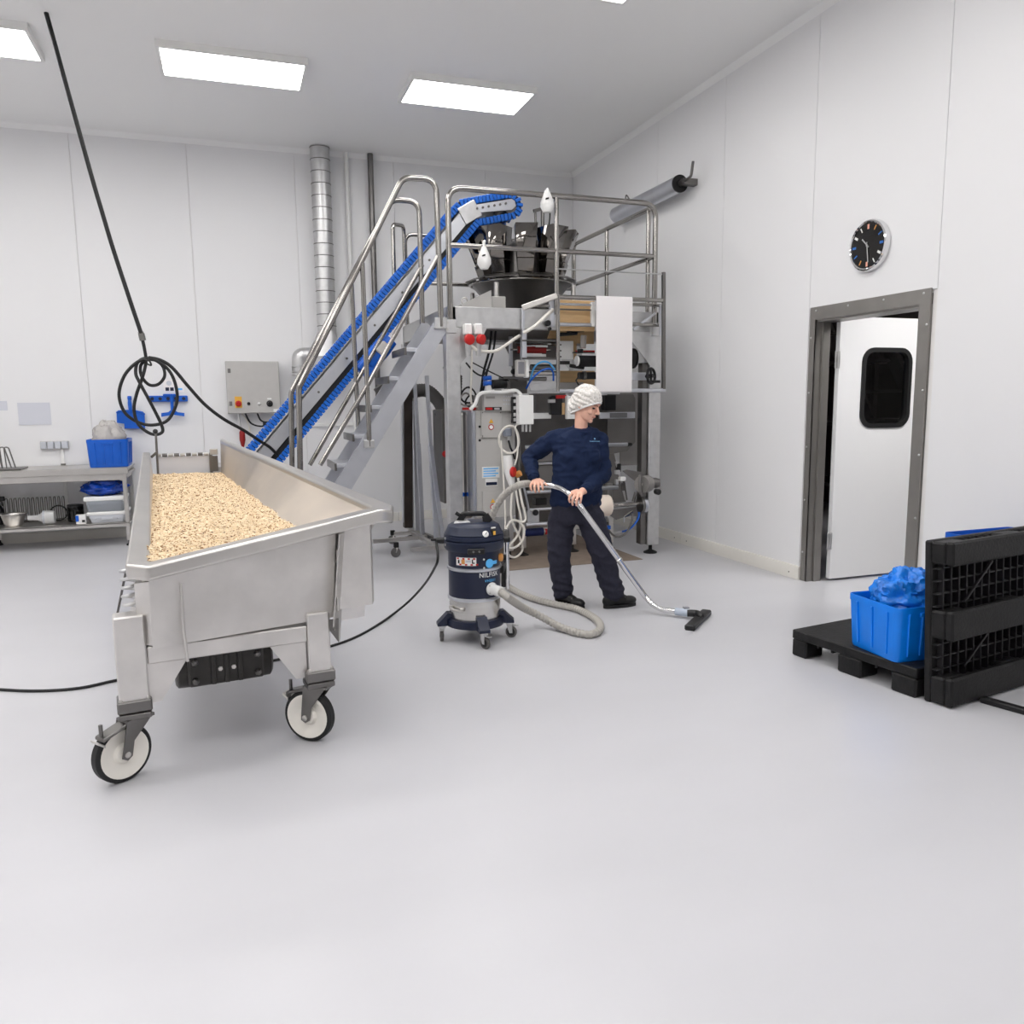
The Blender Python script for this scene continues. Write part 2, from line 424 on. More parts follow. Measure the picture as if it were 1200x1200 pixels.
# ---- ceiling lights
M_lamp = mat('lamp_diffuser', (255, 252, 248), 0.5, emit=((254, 252, 250), LAMP))
LY = (-2.0, 1.2, 3.6, 5.6, 8.1); LX = (-4.2, -2.0, 0.2, 2.4)
nm = {0: 'leftmost', 1: 'second from the left', 2: 'third from the left', 3: 'rightmost'}
for j, yy in enumerate(LY):
    for i, xx in enumerate(LX):
        t = thing('ceiling_light', 'white ceiling panel light, %s in the %s row' % (nm[i], ('first', 'second', 'third', 'fourth', 'last')[j]), 'ceiling light', (xx, yy, ZC-0.06), 'ceiling panel lights')
        m = MB(); ring_slab(m, rrect(xx, yy, 1.26, 0.66, 0.005, 2), rrect(xx, yy, 1.2, 0.6, 0.005, 2), lambda a, c: (a, c, ZC-0.06), lambda a, c: (a, c, ZC))
        part('light_frame', m, M_white, t)
        part('light_diffuser', MB().box((xx-0.6, yy-0.3, ZC-0.05), (xx+0.6, yy+0.3, ZC-0.04)), M_lamp, t)

# ================================================================== ON THE WALLS
# clock
cc = P(1015.3, 287.5, X=XR-0.05); ck = thing('wall_clock', 'round wall clock with black face and chrome rim above the door', 'clock', (XR, cc.y, cc.z-0.19))
cr = 0.185
def ckp(r, th, d=0.0): return V(XR-0.045-d, cc.y-r*math.sin(th), cc.z+r*math.cos(th))
m = MB().lathe([(cr-0.012, 0), (cr+0.003, 0.004), (cr+0.004, 0.028), (cr-0.002, 0.044), (cr-0.012, 0.050), (cr-0.02, 0.044), (cr-0.022, 0.036)], (XR, cc.y, cc.z), (-1, 0, 0), 48, cap1=False)
part('clock_rim', m, M_chrome, ck)
part('clock_face', MB().lathe([(cr-0.02, 0.02), (cr-0.02, 0.037)], (XR, cc.y, cc.z), (-1, 0, 0), 48), mat('clock_black', (26, 24, 23), 0.15), ck)
M_cp, M_cb = mat('clock_pink', (232, 170, 150), 0.4), mat('clock_blue', (44, 110, 190), 0.4)
for h in range(12):
    th = math.radians(30*h); c = {0: M_cp, 1: M_orange, 2: M_cb, 3: M_cb, 4: M_white, 5: M_white}[h % 6]
    wd = 0.012 if h % 3 == 0 or h % 6 == 4 else 0.006
    a, b = ckp(0.118, th, -0.006), ckp(0.152, th, -0.006)
    part('hour_mark', MB().bar(a, b, wd*1.4, 0.003, (1, 0, 0)), c, ck)
th = math.radians(314); part('hour_hand', MB().bar(ckp(-0.02, th, -0.003), ckp(0.075, th, -0.003), 0.009, 0.003, (1, 0, 0)), M_galv, ck)
th = math.radians(172); part('minute_hand', MB().bar(ckp(-0.025, th), ckp(0.125, th), 0.007, 0.003, (1, 0, 0)), M_galv, ck)
part('hand_hub', MB().lathe([(0.008, 0), (0.008, 0.006)], ckp(0, 0, -0.003), (-1, 0, 0), 12), M_galv, ck)
# rolled-up roller tube at the top of the right wall
a, b = P(722, 250, X=4.44), P(796, 218, X=4.44); b.z = a.z = (a.z+b.z)/2
rt = thing('roller_tube', 'long pale steel roller tube fixed high on the right wall', 'roller', (4.44, (a.y+b.y)/2, a.z-0.1))
part('tube_body', MB().cyl(a, b, 0.085, n=28), M_alu, rt)
part('end_cap', MB().cyl(b, b+V(0, -0.02, 0), 0.087, n=28), M_rubber, rt)
part('bracket', MB().box((4.42, b.y-0.12, a.z-0.03), (XR, b.y-0.04, a.z+0.03)).cyl(b, b+V(0, -0.1, 0), 0.03, n=12), M_dsteel, rt)
part('bracket', MB().box((4.42, a.y, a.z-0.03), (XR, a.y+0.06, a.z+0.03)), M_dsteel, rt)
part('crank', MB().tube(fillet([b+V(0, -0.1, 0), b+V(0.0, -0.22, 0.02), b+V(0.02, -0.22, 0.16)], 0.02), 0.014, 8), M_dsteel, rt)
part('hook', MB().tube(smooth_path([a+V(0, -0.35, 0.085), a+V(-0.05, -0.35, 0.14), a+V(-0.06, -0.35, 0.05)]), 0.008, 6), M_dsteel, rt)
# control cabinet on the back wall
a, b = P(263.5, 423, Y=YB-0.2), P(329.5, 484, Y=YB-0.2)
x0, x1, z0, z1 = a.x, b.x, b.z, a.z
cb = thing('control_cabinet', 'grey control cabinet with rotary switches on the back wall', 'cabinet', ((x0+x1)/2, YB, z0))
part('cabinet_body', MB().box((x0, YB-0.17, z0), (x1, YB, z1), 0.006), M_grey, cb)
part('cabinet_door', MB().box((x0+0.004, YB-0.2, z0+0.004), (x1-0.004, YB-0.172, z1-0.004), 0.006), M_grey, cb)
def cbp(x, y): q = P(x, y, Y=YB-0.2); return V(q.x, YB-0.2, q.z)
c = cbp(279.5, 473)
sw = part('switch_plate', MB().box((c.x-0.04, YB-0.206, c.z-0.05), (c.x+0.04, YB-0.198, c.z+0.085)), M_yellow, cb)
part('rotary_switch', MB().lathe([(0.036, 0), (0.036, 0.012), (0.026, 0.016), (0.022, 0.04)], c, (0, -1, 0), 20).box((c.x-0.008, YB-0.255, c.z-0.025), (c.x+0.008, YB-0.235, c.z+0.025)), M_red, cb)
c = cbp(291.5, 473); part('push_button', MB().lathe([(0.019, 0), (0.019, 0.012), (0.013, 0.02)], c, (0, -1, 0), 16), M_black, cb)
c = cbp(303.5, 473); part('indicator_lamp', MB().lathe([(0.017, 0), (0.017, 0.012), (0.010, 0.022)], c, (0, -1, 0), 16), M_white, cb)
c = cbp(316, 473); part('rotary_knob', MB().lathe([(0.038, 0), (0.038, 0.01), (0.026, 0.014), (0.02, 0.045)], c, (0, -1, 0), 20), M_black, cb)
part('name_plate', MB().box((c.x-0.025, YB-0.203, c.z+0.05), (c.x+0.025, YB-0.198, c.z+0.068)), M_white, cb)
c = cbp(325, 482); part('rating_label', MB().box((c.x-0.045, YB-0.203, c.z-0.005), (c.x+0.025, YB-0.199, c.z+0.03)), M_white, cb)
for yy in (434.5, 473):
    c = cbp(268.5 if yy < 450 else 270.5, yy); part('door_lock', MB().box((c.x-0.017, YB-0.207, c.z-0.026), (c.x+0.017, YB-0.198, c.z+0.026), 0.004), M_dsteel, cb)
# cables under the cabinet
def wire(name, pts, r, m, parent=None, label=None, cat=None, group=None, n=6, steps=8):
    mb = MB().tube(smooth_path(pts, steps), r, n)
    return part(name, mb, m, parent) if parent is not None else solo(name, mb, m, label, cat, group)
zc = z0
wire('cable', [(x0+0.12, YB-0.1, zc), (x0+0.13, YB-0.1, zc-0.12), (x0+0.15, YB-0.09, zc-0.22)], 0.011, M_galv, cb)
part('plug_connector', MB().lathe([(0.02, 0), (0.033, 0.03), (0.036, 0.12), (0.025, 0.17), (0.012, 0.22)], (x0+0.15, YB-0.09, zc-0.20), (0, 0, -1), 14), M_dred, cb)
wire('cable', [(x0+0.15, YB-0.09, zc-0.4), (x0+0.155, YB-0.09, zc-0.48), (x0+0.15, YB-0.08, zc-0.56)], 0.008, M_rubber, cb)
wire('cable', [(x0+0.20, YB-0.1, zc), (x0+0.26, YB-0.1, zc-0.12), (x0+0.38, YB-0.1, zc-0.16), (x0+0.47, YB-0.1, zc-0.12)], 0.011, M_rubber, cb)
wire('cable', [(x0+0.34, YB-0.1, zc), (x0+0.38, YB-0.1, zc-0.09), (x0+0.47, YB-0.1, zc-0.12)], 0.010, M_rubber, cb)
wire('cable', [(x0+0.16, YB-0.06, zc), (x0+0.24, YB-0.05, zc-0.2), (x0+0.26, YB-0.05, zc-0.9)], 0.010, M_offwhite, cb)
part('cable_gland', MB().box((x0+0.40, YB-0.12, zc-0.15), (x0+0.50, YB-0.07, zc-0.10), 0.005), M_rubber, cb)
a, b = P(315, 497, Y=YB-0.03), P(424, 497, Y=YB-0.03)
solo('cable_trunking', MB().box((a.x, YB-0.03, b.z-0.02), (b.x, YB, b.z+0.02), 0.004), M_white, 'slim white cable trunking running along the back wall below the cabinet', 'trunking')
# notice sheets and sockets
a, b = P(20, 472, Y=YB-0.004), P(60.5, 497.5, Y=YB-0.004)
M_sheet = mat('pale_sheet', (206, 208, 216), 0.35)
solo('notice_sheet', MB().box((a.x, YB-0.006, b.z), (b.x, YB-0.001, a.z)), M_sheet, 'blank pale blue sheet taped to the wall above the workbench', 'notice')
b2 = P(9, 481, Y=YB-0.004); a2 = P(-8, 470, Y=YB-0.004)
solo('notice_sheet', MB().box((a2.x, YB-0.006, b2.z), (b2.x, YB-0.001, a2.z)), M_sheet, 'small pale sheet cut by the photo\'s left edge', 'notice')
a, b = P(46, 517.5, Y=YB-0.06), P(80, 526, Y=YB-0.06)
sk = thing('socket_strip', 'row of four grey wall sockets above the workbench', 'socket', ((a.x+b.x)/2, YB, b.z), None)
part('socket_back', MB().box((a.x, YB-0.03, b.z), (b.x, YB, a.z)), M_grey, sk)
for k in range(4):
    q0 = a.x+(b.x-a.x)*k/4
    part('socket_cover', MB().box((q0+0.004, YB-0.06, b.z+0.004), (q0+(b.x-a.x)/4-0.004, YB-0.03, a.z-0.004), 0.008), M_greyp, sk)
c0 = P(72.5, 526, Y=YB-0.02); c1 = P(76, 575, Y=YB-0.02)
part('conduit', MB().box((c0.x-0.018, YB-0.022, 0.35), (c0.x+0.018, YB, b.z), 0.004), M_white, sk)
part('conduit_clip', MB().box((c0.x-0.024, YB-0.026, c0.z-0.19), (c0.x+0.024, YB, c0.z-0.17)), M_dsteel, sk)
# dustpan on the wall
def wp(x, y, d=0.06): return P(x, y, Y=YB-d)
pl = [wp(*q) for q in ((136.5, 484), (139, 482), (146, 481.5), (158, 481.5), (167, 483.5), (169.5, 486), (170, 501.5), (146, 501.5), (145.5, 496.5), (137, 495.5))]
dp = thing('dustpan', 'blue plastic dustpan hanging on the wall behind the coiled cable', 'dustpan', (wp(153, 500).x, YB, wp(153, 501).z))
part('pan', MB().prism(pl, (0, 0.015, 0)), M_blue, dp)
part('pan_rim', MB().tube(pl[:6], 0.012, 8).tube([pl[7], pl[6]], 0.009, 8), M_blue, dp)
part('handle', MB().tube(smooth_path([wp(153, 483), wp(152, 472), wp(151.5, 467)]), lambda i: 0.02-0.003*math.cos(i*0.5), 10), M_blue, dp)
part('wall_hook', MB().box((wp(151.5, 467).x-0.02, YB-0.06, wp(151.5, 467).z-0.02), (wp(151.5, 467).x+0.02, YB, wp(151.5, 467).z+0.03), 0.006), M_blue, dp)
# hanging rail with squeegee
a, b = wp(174, 471), wp(219.5, 463.5)
hr = thing('tool_rail', 'blue wall rail for hanging cleaning tools', 'tool rail', ((a.x+b.x)/2, YB, a.z))
part('rail', MB().box((a.x, YB-0.05, a.z), (b.x, YB, b.z), 0.008), M_blue, hr)
part('clip_block', MB().box((wp(191, 465).x, YB-0.07, wp(191, 465).z), (wp(206, 462).x, YB, wp(206, 461.5).z), 0.008), M_blue, hr)
for k in range(5):
    q = a.x+(b.x-a.x)*(k+0.5)/5; part('clip', MB().cyl((q, YB-0.06, (a.z+b.z)/2), (q, YB-0.03, (a.z+b.z)/2), 0.02, n=10), M_navy, hr)
sq = thing('squeegee', 'small blue squeegee hanging from the wall tool rail', 'squeegee', (wp(203, 488).x, YB, wp(203, 488).z))
part('handle', MB().tube([wp(201, 462, 0.09), wp(202, 483, 0.09)], 0.018, 10), M_blue, sq)
pl = [wp(*q, 0.09) for q in ((189, 484), (197, 483), (201, 480), (204, 480), (208, 483), (216, 484), (216, 488), (203, 486), (189, 488.5))]
part('blade_holder', MB().prism(pl, (0, 0.03, 0)), M_blue, sq)
ls = thing('label_sheet', 'white label card with dark pictograms above the tool rail', 'label', (wp(203, 460).x, YB, wp(203, 460, 0.01).z))
part('card', MB().box((wp(192, 459, 0.01).x, YB-0.006, wp(192, 459.5, 0.01).z), (wp(215, 444, 0.01).x, YB-0.001, wp(215, 445, 0.01).z)), M_paper, ls)
for q in (194, 199.5):
    part('pictogram', MB().box((wp(q, 458, 0.01).x, YB-0.009, wp(q, 458, 0.01).z), (wp(q+4, 454, 0.01).x, YB-0.005, wp(q+4, 454, 0.01).z)), M_navypaint, ls)
part('pictogram', MB().lathe([(0.03, 0), (0.03, 0.003)], wp(198, 449, 0.009), (0, -1, 0), 16), M_sheet, ls)
part('text_line', MB().box((wp(205, 457, 0.01).x, YB-0.009, wp(205, 457, 0.01).z), (wp(213.5, 454, 0.01).x, YB-0.005, wp(213.5, 455, 0.01).z)), M_ltblue, ls)

# ---- ventilation duct and pipes on the back wall
dx = P(380, 300, Y=YB-0.2).x; r = 0.115; zt = ZC; zb = P(384, 388, Y=YB-0.2).z
du = thing('ventilation_duct', 'galvanised spiral duct rising up the back wall behind the stair', 'duct', (dx+0.03, YB, P(384, 452, Y=YB-0.2).z))
part('duct_pipe', MB().cyl((dx, YB-0.17, zb), (dx, YB-0.17, zt), r, n=28), M_galv, du)
k = zb+0.06
while k < zt:
    part('duct_seam', MB().lathe([(r, -0.006), (r+0.005, -0.002), (r+0.005, 0.002), (r, 0.005)], (dx, YB-0.17, k), (0.10, 0, 1), 28, False, False), M_dsteel, du); k += 0.14
zq = P(370, 418, Y=YB-0.2).z; xq0, xq1 = P(360, 430, Y=YB-0.2).x, P(400, 430, Y=YB-0.2).x
# transition hood
t0 = [(dx+r*math.cos(t), YB-0.17+r*math.sin(t), zb) for t in [2*math.pi*(i+0.5)/16 for i in range(16)]]
t1 = []
for i in range(16):
    t = 2*math.pi*(i+0.5)/16; c, s_ = math.cos(t), math.sin(t); mm = max(abs(c), abs(s_))
    t1.append(((xq0+xq1)/2+(xq1-xq0)/2*c/mm, YB-0.17+0.155*s_/mm, zq))
part('duct_hood', MB().add(t0+t1, [(i, (i+1) % 16, 16+(i+1) % 16, 16+i) for i in range(16)]), M_galv, du)
part('duct_box', MB().box((xq0, YB-0.33, P(380, 450, Y=YB-0.2).z), (xq1, YB-0.02, zq), 0.008), M_galv, du)
el = [P(364, 414, Y=YB-0.2), P(352, 414, Y=YB-0.2), P(352, 424, Y=YB-0.2), P(352, 440, Y=YB-0.2)]
el[0].z = el[1].z = P(356, 417, Y=YB-0.2).z
part('duct_elbow', MB().tube(fillet(el, 0.13, 8), 0.10, 20), M_galv, du)
for q in (430, 436):
    c = P(352, q, Y=YB-0.2); part('duct_seam', MB().lathe([(0.10, -0.01), (0.108, 0), (0.10, 0.01)], c, (0, 0, 1), 20, False, False), M_galv, du)
c = P(410, 300, Y=YB-0.05).x
solo('wall_pipe', MB().cyl((c, YB-0.04, 1.2), (c, YB-0.04, ZC), 0.028, n=12), M_white, 'thin white pipe running up the back wall right of the duct', 'pipe')
c2 = P(407, 236, Y=YB-0.05)
solo('wall_bracket', MB().box((c2.x-0.02, YB-0.06, c2.z-0.03), (c2.x+0.02, YB, c2.z+0.03)).tube([(c2.x, YB-0.05, c2.z+0.03), (c2.x+0.03, YB-0.05, c2.z+0.08)], 0.008, 6), M_white, 'tiny white sensor box beside the white wall pipe', 'sensor')
c = P(437, 280, Y=YB-0.08).x
solo('steel_pipe', MB().cyl((c, YB-0.08, 1.2), (c, YB-0.08, ZC), 0.035, n=14), M_dsteel, 'grey steel pipe running up the back wall beside the stair rail', 'pipe')
t = thing('ceiling_light', 'panel light in the room beyond the doorway', 'ceiling light', (5.5, 4.1, 2.9))
m = MB(); ring_slab(m, rrect(5.5, 4.1, 1.26, 0.66, 0.005, 2), rrect(5.5, 4.1, 1.2, 0.6, 0.005, 2), lambda a, c: (a, c, 2.93), lambda a, c: (a, c, 3.0))
part('light_frame', m, M_white, t); part('light_diffuser', MB().box((4.9, 3.8, 2.94), (6.1, 4.4, 2.95)), mat('bright_lamp_diffuser', (255, 255, 255), 0.5, emit=((254, 252, 250), 20.0)), t)
t = thing('ceiling_light', 'unseen panel light added to brighten the rack beyond the doorway', 'ceiling light', (7.2, 7.6, 2.9))  # added lamp, lifts the dark room so shapes show through the door window
m = MB(); ring_slab(m, rrect(7.2, 7.6, 0.36, 0.36, 0.005, 2), rrect(7.2, 7.6, 0.3, 0.3, 0.005, 2), lambda a, c: (a, c, 2.93), lambda a, c: (a, c, 3.0))
part('light_frame', m, M_white, t); part('light_diffuser', MB().box((7.05, 7.45, 2.94), (7.35, 7.75, 2.95)), M_lamp, t)

# ================================================================== WORKBENCH AGAINST THE BACK WALL
YT = 9.75
tl = P(-60, 552, Y=YT).x; tr = P(149.5, 547, Y=YT).x; tz = P(149.5, 547.5, Y=YT).z
wt = thing('workbench', 'long stainless steel workbench with a lower shelf at the back wall', 'workbench', ((tl+tr)/2, (YT+YB)/2, 0))
part('worktop', MB().box((tl, YT, tz-0.075), (tr, YB-0.03, tz-0.055)).box((tl, YT-0.005, tz-0.07), (tr, YT+0.02, tz), 0.004).box((tl, YT, tz-0.02), (tr, YB-0.03, tz), 0.003), M_steel, wt)
part('front_apron', MB().box((tl, YT+0.02, tz-0.14), (tr-0.04, YT+0.045, tz-0.075), 0.003), M_steel, wt)
sz = P(148, 612, Y=YT).z
part('lower_shelf', MB().box((tl, YT+0.0, sz-0.045), (tr-0.02, YT+0.02, sz), 0.003).box((tl, YT+0.0, sz-0.015), (tr-0.02, YB-0.05, sz), 0.002), M_steel, wt)
for lx in (tr-0.045, (tl+tr)/2-0.6, tl+0.045):
    for ly in (YT+0.03, YB-0.08):
        part('leg', MB().box((lx-0.02, ly-0.02, 0.06), (lx+0.02, ly+0.02, tz-0.02), 0.003), M_steel, wt)
        part('foot', MB().lathe([(0.03, 0), (0.03, 0.015), (0.012, 0.03), (0.012, 0.07)], (lx, ly, 0), n=12), M_rubber, wt)
part('side_rail', MB().box((tr-0.06, YT+0.05, tz-0.13), (tr-0.03, YB-0.06, tz-0.02), 0.003), M_steel, wt)
# crates -----------------------------------------------------------
def crate(name, label, cat, lo, hi, m, rib=True, taper=0.02, group=None, lid=None):
    """tapered open crate: lo/hi corners of its rim box"""
    lo, hi = Vector(lo), Vector(hi); t = thing(name, label, cat, ((lo.x+hi.x)/2, (lo.y+hi.y)/2, lo.z), group)
    cx, cy = (lo.x+hi.x)/2, (lo.y+hi.y)/2; w, d = (hi.x-lo.x)/2, (hi.y-lo.y)/2; th = 0.006
    def loop(k, z, inset=0): 
        return [(cx+a*(1), cy+b, z) for a, b in rrect(0, 0, 2*(w*k-inset), 2*(d*k-inset), 0.03, 3)]
    k0 = 1-taper/w*0.8; rings = [loop(k0-0.02, lo.z), loop(k0, lo.z+0.012), loop(0.985, hi.z-0.03), loop(0.985, hi.z, 0), loop(0.985, hi.z, th), loop(k0, lo.z+0.02, th), ]
    n = len(rings[0]); vs_ = [q for r_ in rings for q in r_]; fs = []
    for i in range(len(rings)-1):
        for j in range(n): fs.append((i*n+j, i*n+(j+1) % n, (i+1)*n+(j+1) % n, (i+1)*n+j))
    fs.append(tuple(range(n-1, -1, -1))); fs.append(tuple((len(rings)-1)*n+j for j in range(n)))
    part('crate_body', MB().add(vs_, fs), m, t)
    mm = MB(); ring_slab(mm, rrect(cx, cy, 2*w, 2*d, 0.03, 3), rrect(cx, cy, 2*w*0.972, 2*d*0.972, 0.025, 3), lambda a, b: (a, b, hi.z-0.03), lambda a, b: (a, b, hi.z+0.004))
    part('crate_rim', mm, m, t)
    if rib:
        for k in (-0.62, -0.2, 0.2, 0.62):
            for sg in (-1, 1):
                a = V(cx+k*w*k0, cy+sg*(d*k0+0.003), lo.z+0.03); b = V(cx+k*w, cy+sg*(d*0.985+0.003), hi.z-0.03)
                part('rib', MB().bar(a, b, 0.014, 0.012, (0, 1, 0), 0.003), m, t)
        for k in (-0.6, 0, 0.6):
            for sg in (-1, 1):
                a = V(cx+sg*(w*k0+0.003), cy+k*d*k0, lo.z+0.03); b = V(cx+sg*(w*0.985+0.003), cy+k*d, hi.z-0.03)
                part('rib', MB().bar(a, b, 0.014, 0.012, (1, 0, 0), 0.003), m, t)
        part('label_holder', MB().box((cx-w*0.3, lo.y-0.008, hi.z-0.05), (cx+w*0.3, lo.y+0.004, hi.z-0.026), 0.003), m, t)
    return t
def crumple(name, label, cat, c, rad, m, seed=0, n=48, mm=28, amp=0.35, flat=0.4, group=None, alpha_thick=None):
    """a crumpled plastic bag: a lumpy closed blob with creases, flattened below"""
    vs_ = []; fs = []; c = Vector(c)
    for i in range(mm+1):
        t = math.pi*i/mm
        for k in range(n):
            f = 2*math.pi*k/n; d = Vector((math.sin(t)*math.cos(f), math.sin(t)*math.sin(f), math.cos(t)))
            q = d*2.2+Vector((seed*7.3, seed*3.1, 0)); v = noise.noise(q)*0.5
            q2 = d*4.7+Vector((0, seed*5.0, seed)); v += (0.5-abs(noise.noise(q2)))*0.5-0.2
            q3 = d*10.0+Vector((seed, 0, 3)); v += (0.3-abs(noise.noise(q3)))*0.28
            r_ = 1+amp*v
            p = Vector((d.x*rad[0]*r_, d.y*rad[1]*r_, d.z*rad[2]*r_))
            if p.z < -flat*rad[2]: p.z = -flat*rad[2]
            vs_.append(c+p)
    for i in range(mm):
        for k in range(n): fs.append((i*n+k, (i+1)*n+k, (i+1)*n+(k+1) % n, i*n+(k+1) % n))
    return solo(name, MB().add(vs_, fs), m, label, cat, group, ang=50)
M_bluebag = mat('blue_film_bag', (28, 126, 226), 0.22, var=0.25, vscale=14, spec=0.6, bump=0.5, bscale=45)
M_navybag = mat('deep_blue_bag', (14, 66, 170), 0.2, var=0.3, vscale=12, spec=0.6, bump=0.5, bscale=40)
M_clearbag = mat('milky_film_bag', (214, 210, 206), 0.25, var=0.10, vscale=12, trans=0.35, bump=0.5, bscale=40)
a = P(100.5, 516, Y=YT+0.1); b = P(152.5, 547, Y=YT+0.1)
crate('blue_crate', 'blue crate holding a milky plastic bag on the workbench', 'crate', (a.x, YT+0.08, tz+0.001), (b.x, YT+0.50, a.z), M_blue)
crumple('plastic_bag', 'crumpled milky plastic bag inside the workbench crate', 'bag', ((a.x+b.x)/2-0.01, YT+0.29, a.z-0.02), ((b.x-a.x)*0.43, 0.17, 0.23), M_clearbag, 3, flat=0.9)
# wire rack standing on the worktop
def wire_rack(name, label, x0, x1, y0, y1, zb, h, nlo, m, group=None, r=0.006):
    t = thing(name, label, 'rack', ((x0+x1)/2, (y0+y1)/2, zb), group)
    part('base_rail', MB().tube([(x0, y0, zb+r), (x1, y0, zb+r)], r, 6), m, t)
    part('base_rail', MB().tube([(x0, y1, zb+r), (x1, y1, zb+r)], r, 6), m, t)
    for k in range(nlo):
        x = x0+(x1-x0)*(k+0.5)/nlo; hh = h[k] if isinstance(h, (list, tuple)) else h; g = (y1-y0)*0.12
        part('wire_hoop', MB().tube(fillet([(x, y0, zb+r), (x, y0+g, zb+hh), (x, y1-g, zb+hh), (x, y1, zb+r)], 0.04, 4), r*0.85, 6), m, t)
    return t
xr0, xr1 = P(-45, 548, Y=YT+0.2).x, P(20, 548, Y=YT+0.2).x
t = thing('wire_rack', 'steel wire stand with tall loops on the left of the worktop', 'rack', ((xr0+xr1)/2, YT+0.25, tz))
part('tray', MB().box((xr0, YT+0.08, tz+0.001), (xr1+0.06, YT+0.42, tz+0.02), 0.006), M_dsteel, t)
for px_, top in ((-14, 500), (-3, 512), (7.5, 524), (12.5, 524)):
    q0, q1 = P(px_-5, 545, Y=YT+0.22), P(px_+5.5, 545, Y=YT+0.22); tp = P(px_, top, Y=YT+0.22).z
    part('wire_loop', MB().tube(fillet([(q0.x, YT+0.22, tz+0.02), (q0.x-0.01, YT+0.22, tp), (q1.x-0.05, YT+0.22, tp), (q1.x, YT+0.22, tz+0.02)], 0.03, 5), 0.007, 6), M_dsteel, t)
# ---- lower shelf
ys_ = YT+0.15
wire_rack('plate_rack', 'long steel wire plate rack at the back of the lower shelf', P(2, 610, Y=YB-0.15).x, P(79, 610, Y=YB-0.15).x, YB-0.24, YB-0.1, sz, 0.27, 15, M_dsteel)
c = P(15, 622, Y=ys_); bc = V(P(15.5, 622, Y=ys_).x, ys_+0.06, sz+0.001); br = (P(32, 615, Y=ys_).x-P(1, 615, Y=ys_).x)/2
solo('steel_bowl', MB().lathe([(br*0.62, 0), (br*0.72, 0.015), (br*0.95, 0.12), (br*1.05, 0.13), (br*1.04, 0.137), (br*0.92, 0.128), (br*0.68, 0.02), (0.001, 0.012)], bc, n=32, cap1=False), M_steel, 'round stainless steel bowl on the lower shelf of the workbench', 'bowl')
sb = thing('spray_bottle', 'black spray bottle at the left end of the lower shelf', 'spray bottle', (P(-1, 620, Y=ys_+0.2).x, ys_+0.25, sz))
c = V(P(-1, 620, Y=ys_+0.2).x, ys_+0.25, sz+0.001)
part('bottle', MB().lathe([(0.05, 0), (0.055, 0.01), (0.055, 0.14), (0.04, 0.19), (0.018, 0.22), (0.018, 0.26)], c, n=18), M_black, sb)
part('spray_head', MB().box((c.x-0.02, c.y-0.015, c.z+0.26), (c.x+0.07, c.y+0.015, c.z+0.31), 0.008).bar(c+V(0.03, 0, 0.27), c+V(0.04, 0, 0.20), 0.014, 0.014), M_black, sb)
M_jar = mat('translucent_plastic', (218, 218, 218), 0.3, trans=0.25)
bo = thing('plastic_bottle', 'translucent white bottle lying on the lower shelf', 'bottle', (P(47, 618, Y=ys_).x, ys_+0.05, sz))
a, b = P(34, 619, Y=ys_+0.05), P(65, 613.5, Y=ys_+0.05); R_ = 0.075
a = V(a.x, ys_+0.05, sz+R_+0.002); b = V(b.x, ys_+0.05, sz+R_+0.002)
L_ = (b-a).length
part('bottle_body', MB().lathe([(0.028, 0), (0.03, 0.09), (0.05, 0.13), (R_, 0.15), (R_, L_-0.03), (R_*0.9, L_)], a, b-a, 20), M_jar, bo)
part('bottle_band', MB().lathe([(R_+0.002, 0.15), (R_+0.002, 0.17)], a, b-a, 20, False, False), M_greyp, bo)
c = P(69.5, 608, Y=YB-0.3); rr = 0.085; c = V(c.x, YB-0.3, sz+rr+0.01)
solo('steel_ring', MB().tube([c+V(rr*math.cos(t), 0, rr*math.sin(t)) for t in [2*math.pi*i/28 for i in range(28)]], 0.008, 8, True), M_rubber, 'thin black ring leaning on the plate rack', 'ring')
c = V(P(89.5, 610, Y=ys_+0.2).x, ys_+0.2, sz+0.001); hh = P(89, 591, Y=ys_+0.2).z-sz; rc = 0.085
cn = thing('black_canister', 'glossy black canister between plate rack and grey crate', 'canister', c)
part('canister_body', MB().lathe([(rc*0.95, 0), (rc, 0.01), (rc, hh-0.04), (rc*0.97, hh-0.02)], c, n=28), mat('gloss_black', (12, 12, 13), 0.08), cn)
part('canister_lid', MB().lathe([(rc*1.0, hh-0.02), (rc*1.0, hh-0.006), (rc*0.9, hh)], c, n=28), M_black, cn)
part('canister_spout', MB().bar(c+V(-0.02, -rc, 0.02), c+V(-0.02, -rc-0.02, hh-0.06), 0.03, 0.02, (0, 1, 0), 0.005), M_black, cn)
a, b = P(90, 620, Y=YT+0.06), P(101, 611, Y=YT+0.06)
bx = thing('carton', 'small white carton with blue corner beside the grey crate', 'carton', ((a.x+b.x)/2, YT+0.1, sz))
part('carton_box', MB().box((a.x, YT+0.05, sz+0.001), (b.x, YT+0.13, sz+0.10), 0.002), M_white, bx)
part('carton_print', MB().box((a.x-0.001, YT+0.048, sz+0.03), (a.x+0.03, YT+0.051, sz+0.095)), M_blue, bx)
part('carton_print', MB().box((a.x+0.06, YT+0.048, sz+0.02), (a.x+0.09, YT+0.051, sz+0.045)), M_black, bx)
a, b = P(101, 601, Y=YT+0.06), P(147.5, 619.5, Y=YT+0.06)
g1 = crate('grey_crate', 'light grey lidded crate at the right end of the lower shelf', 'crate', (a.x+0.02, YT+0.06, sz+0.001), (b.x-0.0, YT+0.48, P(120, 604, Y=YT+0.06).z), M_greyp, True)
l0 = P(120, 600, Y=YT+0.06).z
part('crate_lid', MB().box((a.x, YT+0.057, P(120, 604, Y=YT+0.06).z), (b.x+0.02, YT+0.50, l0), 0.012), M_white, g1)
M_clear = mat('clear_plastic', (190, 196, 204), 0.12, trans=0.55)
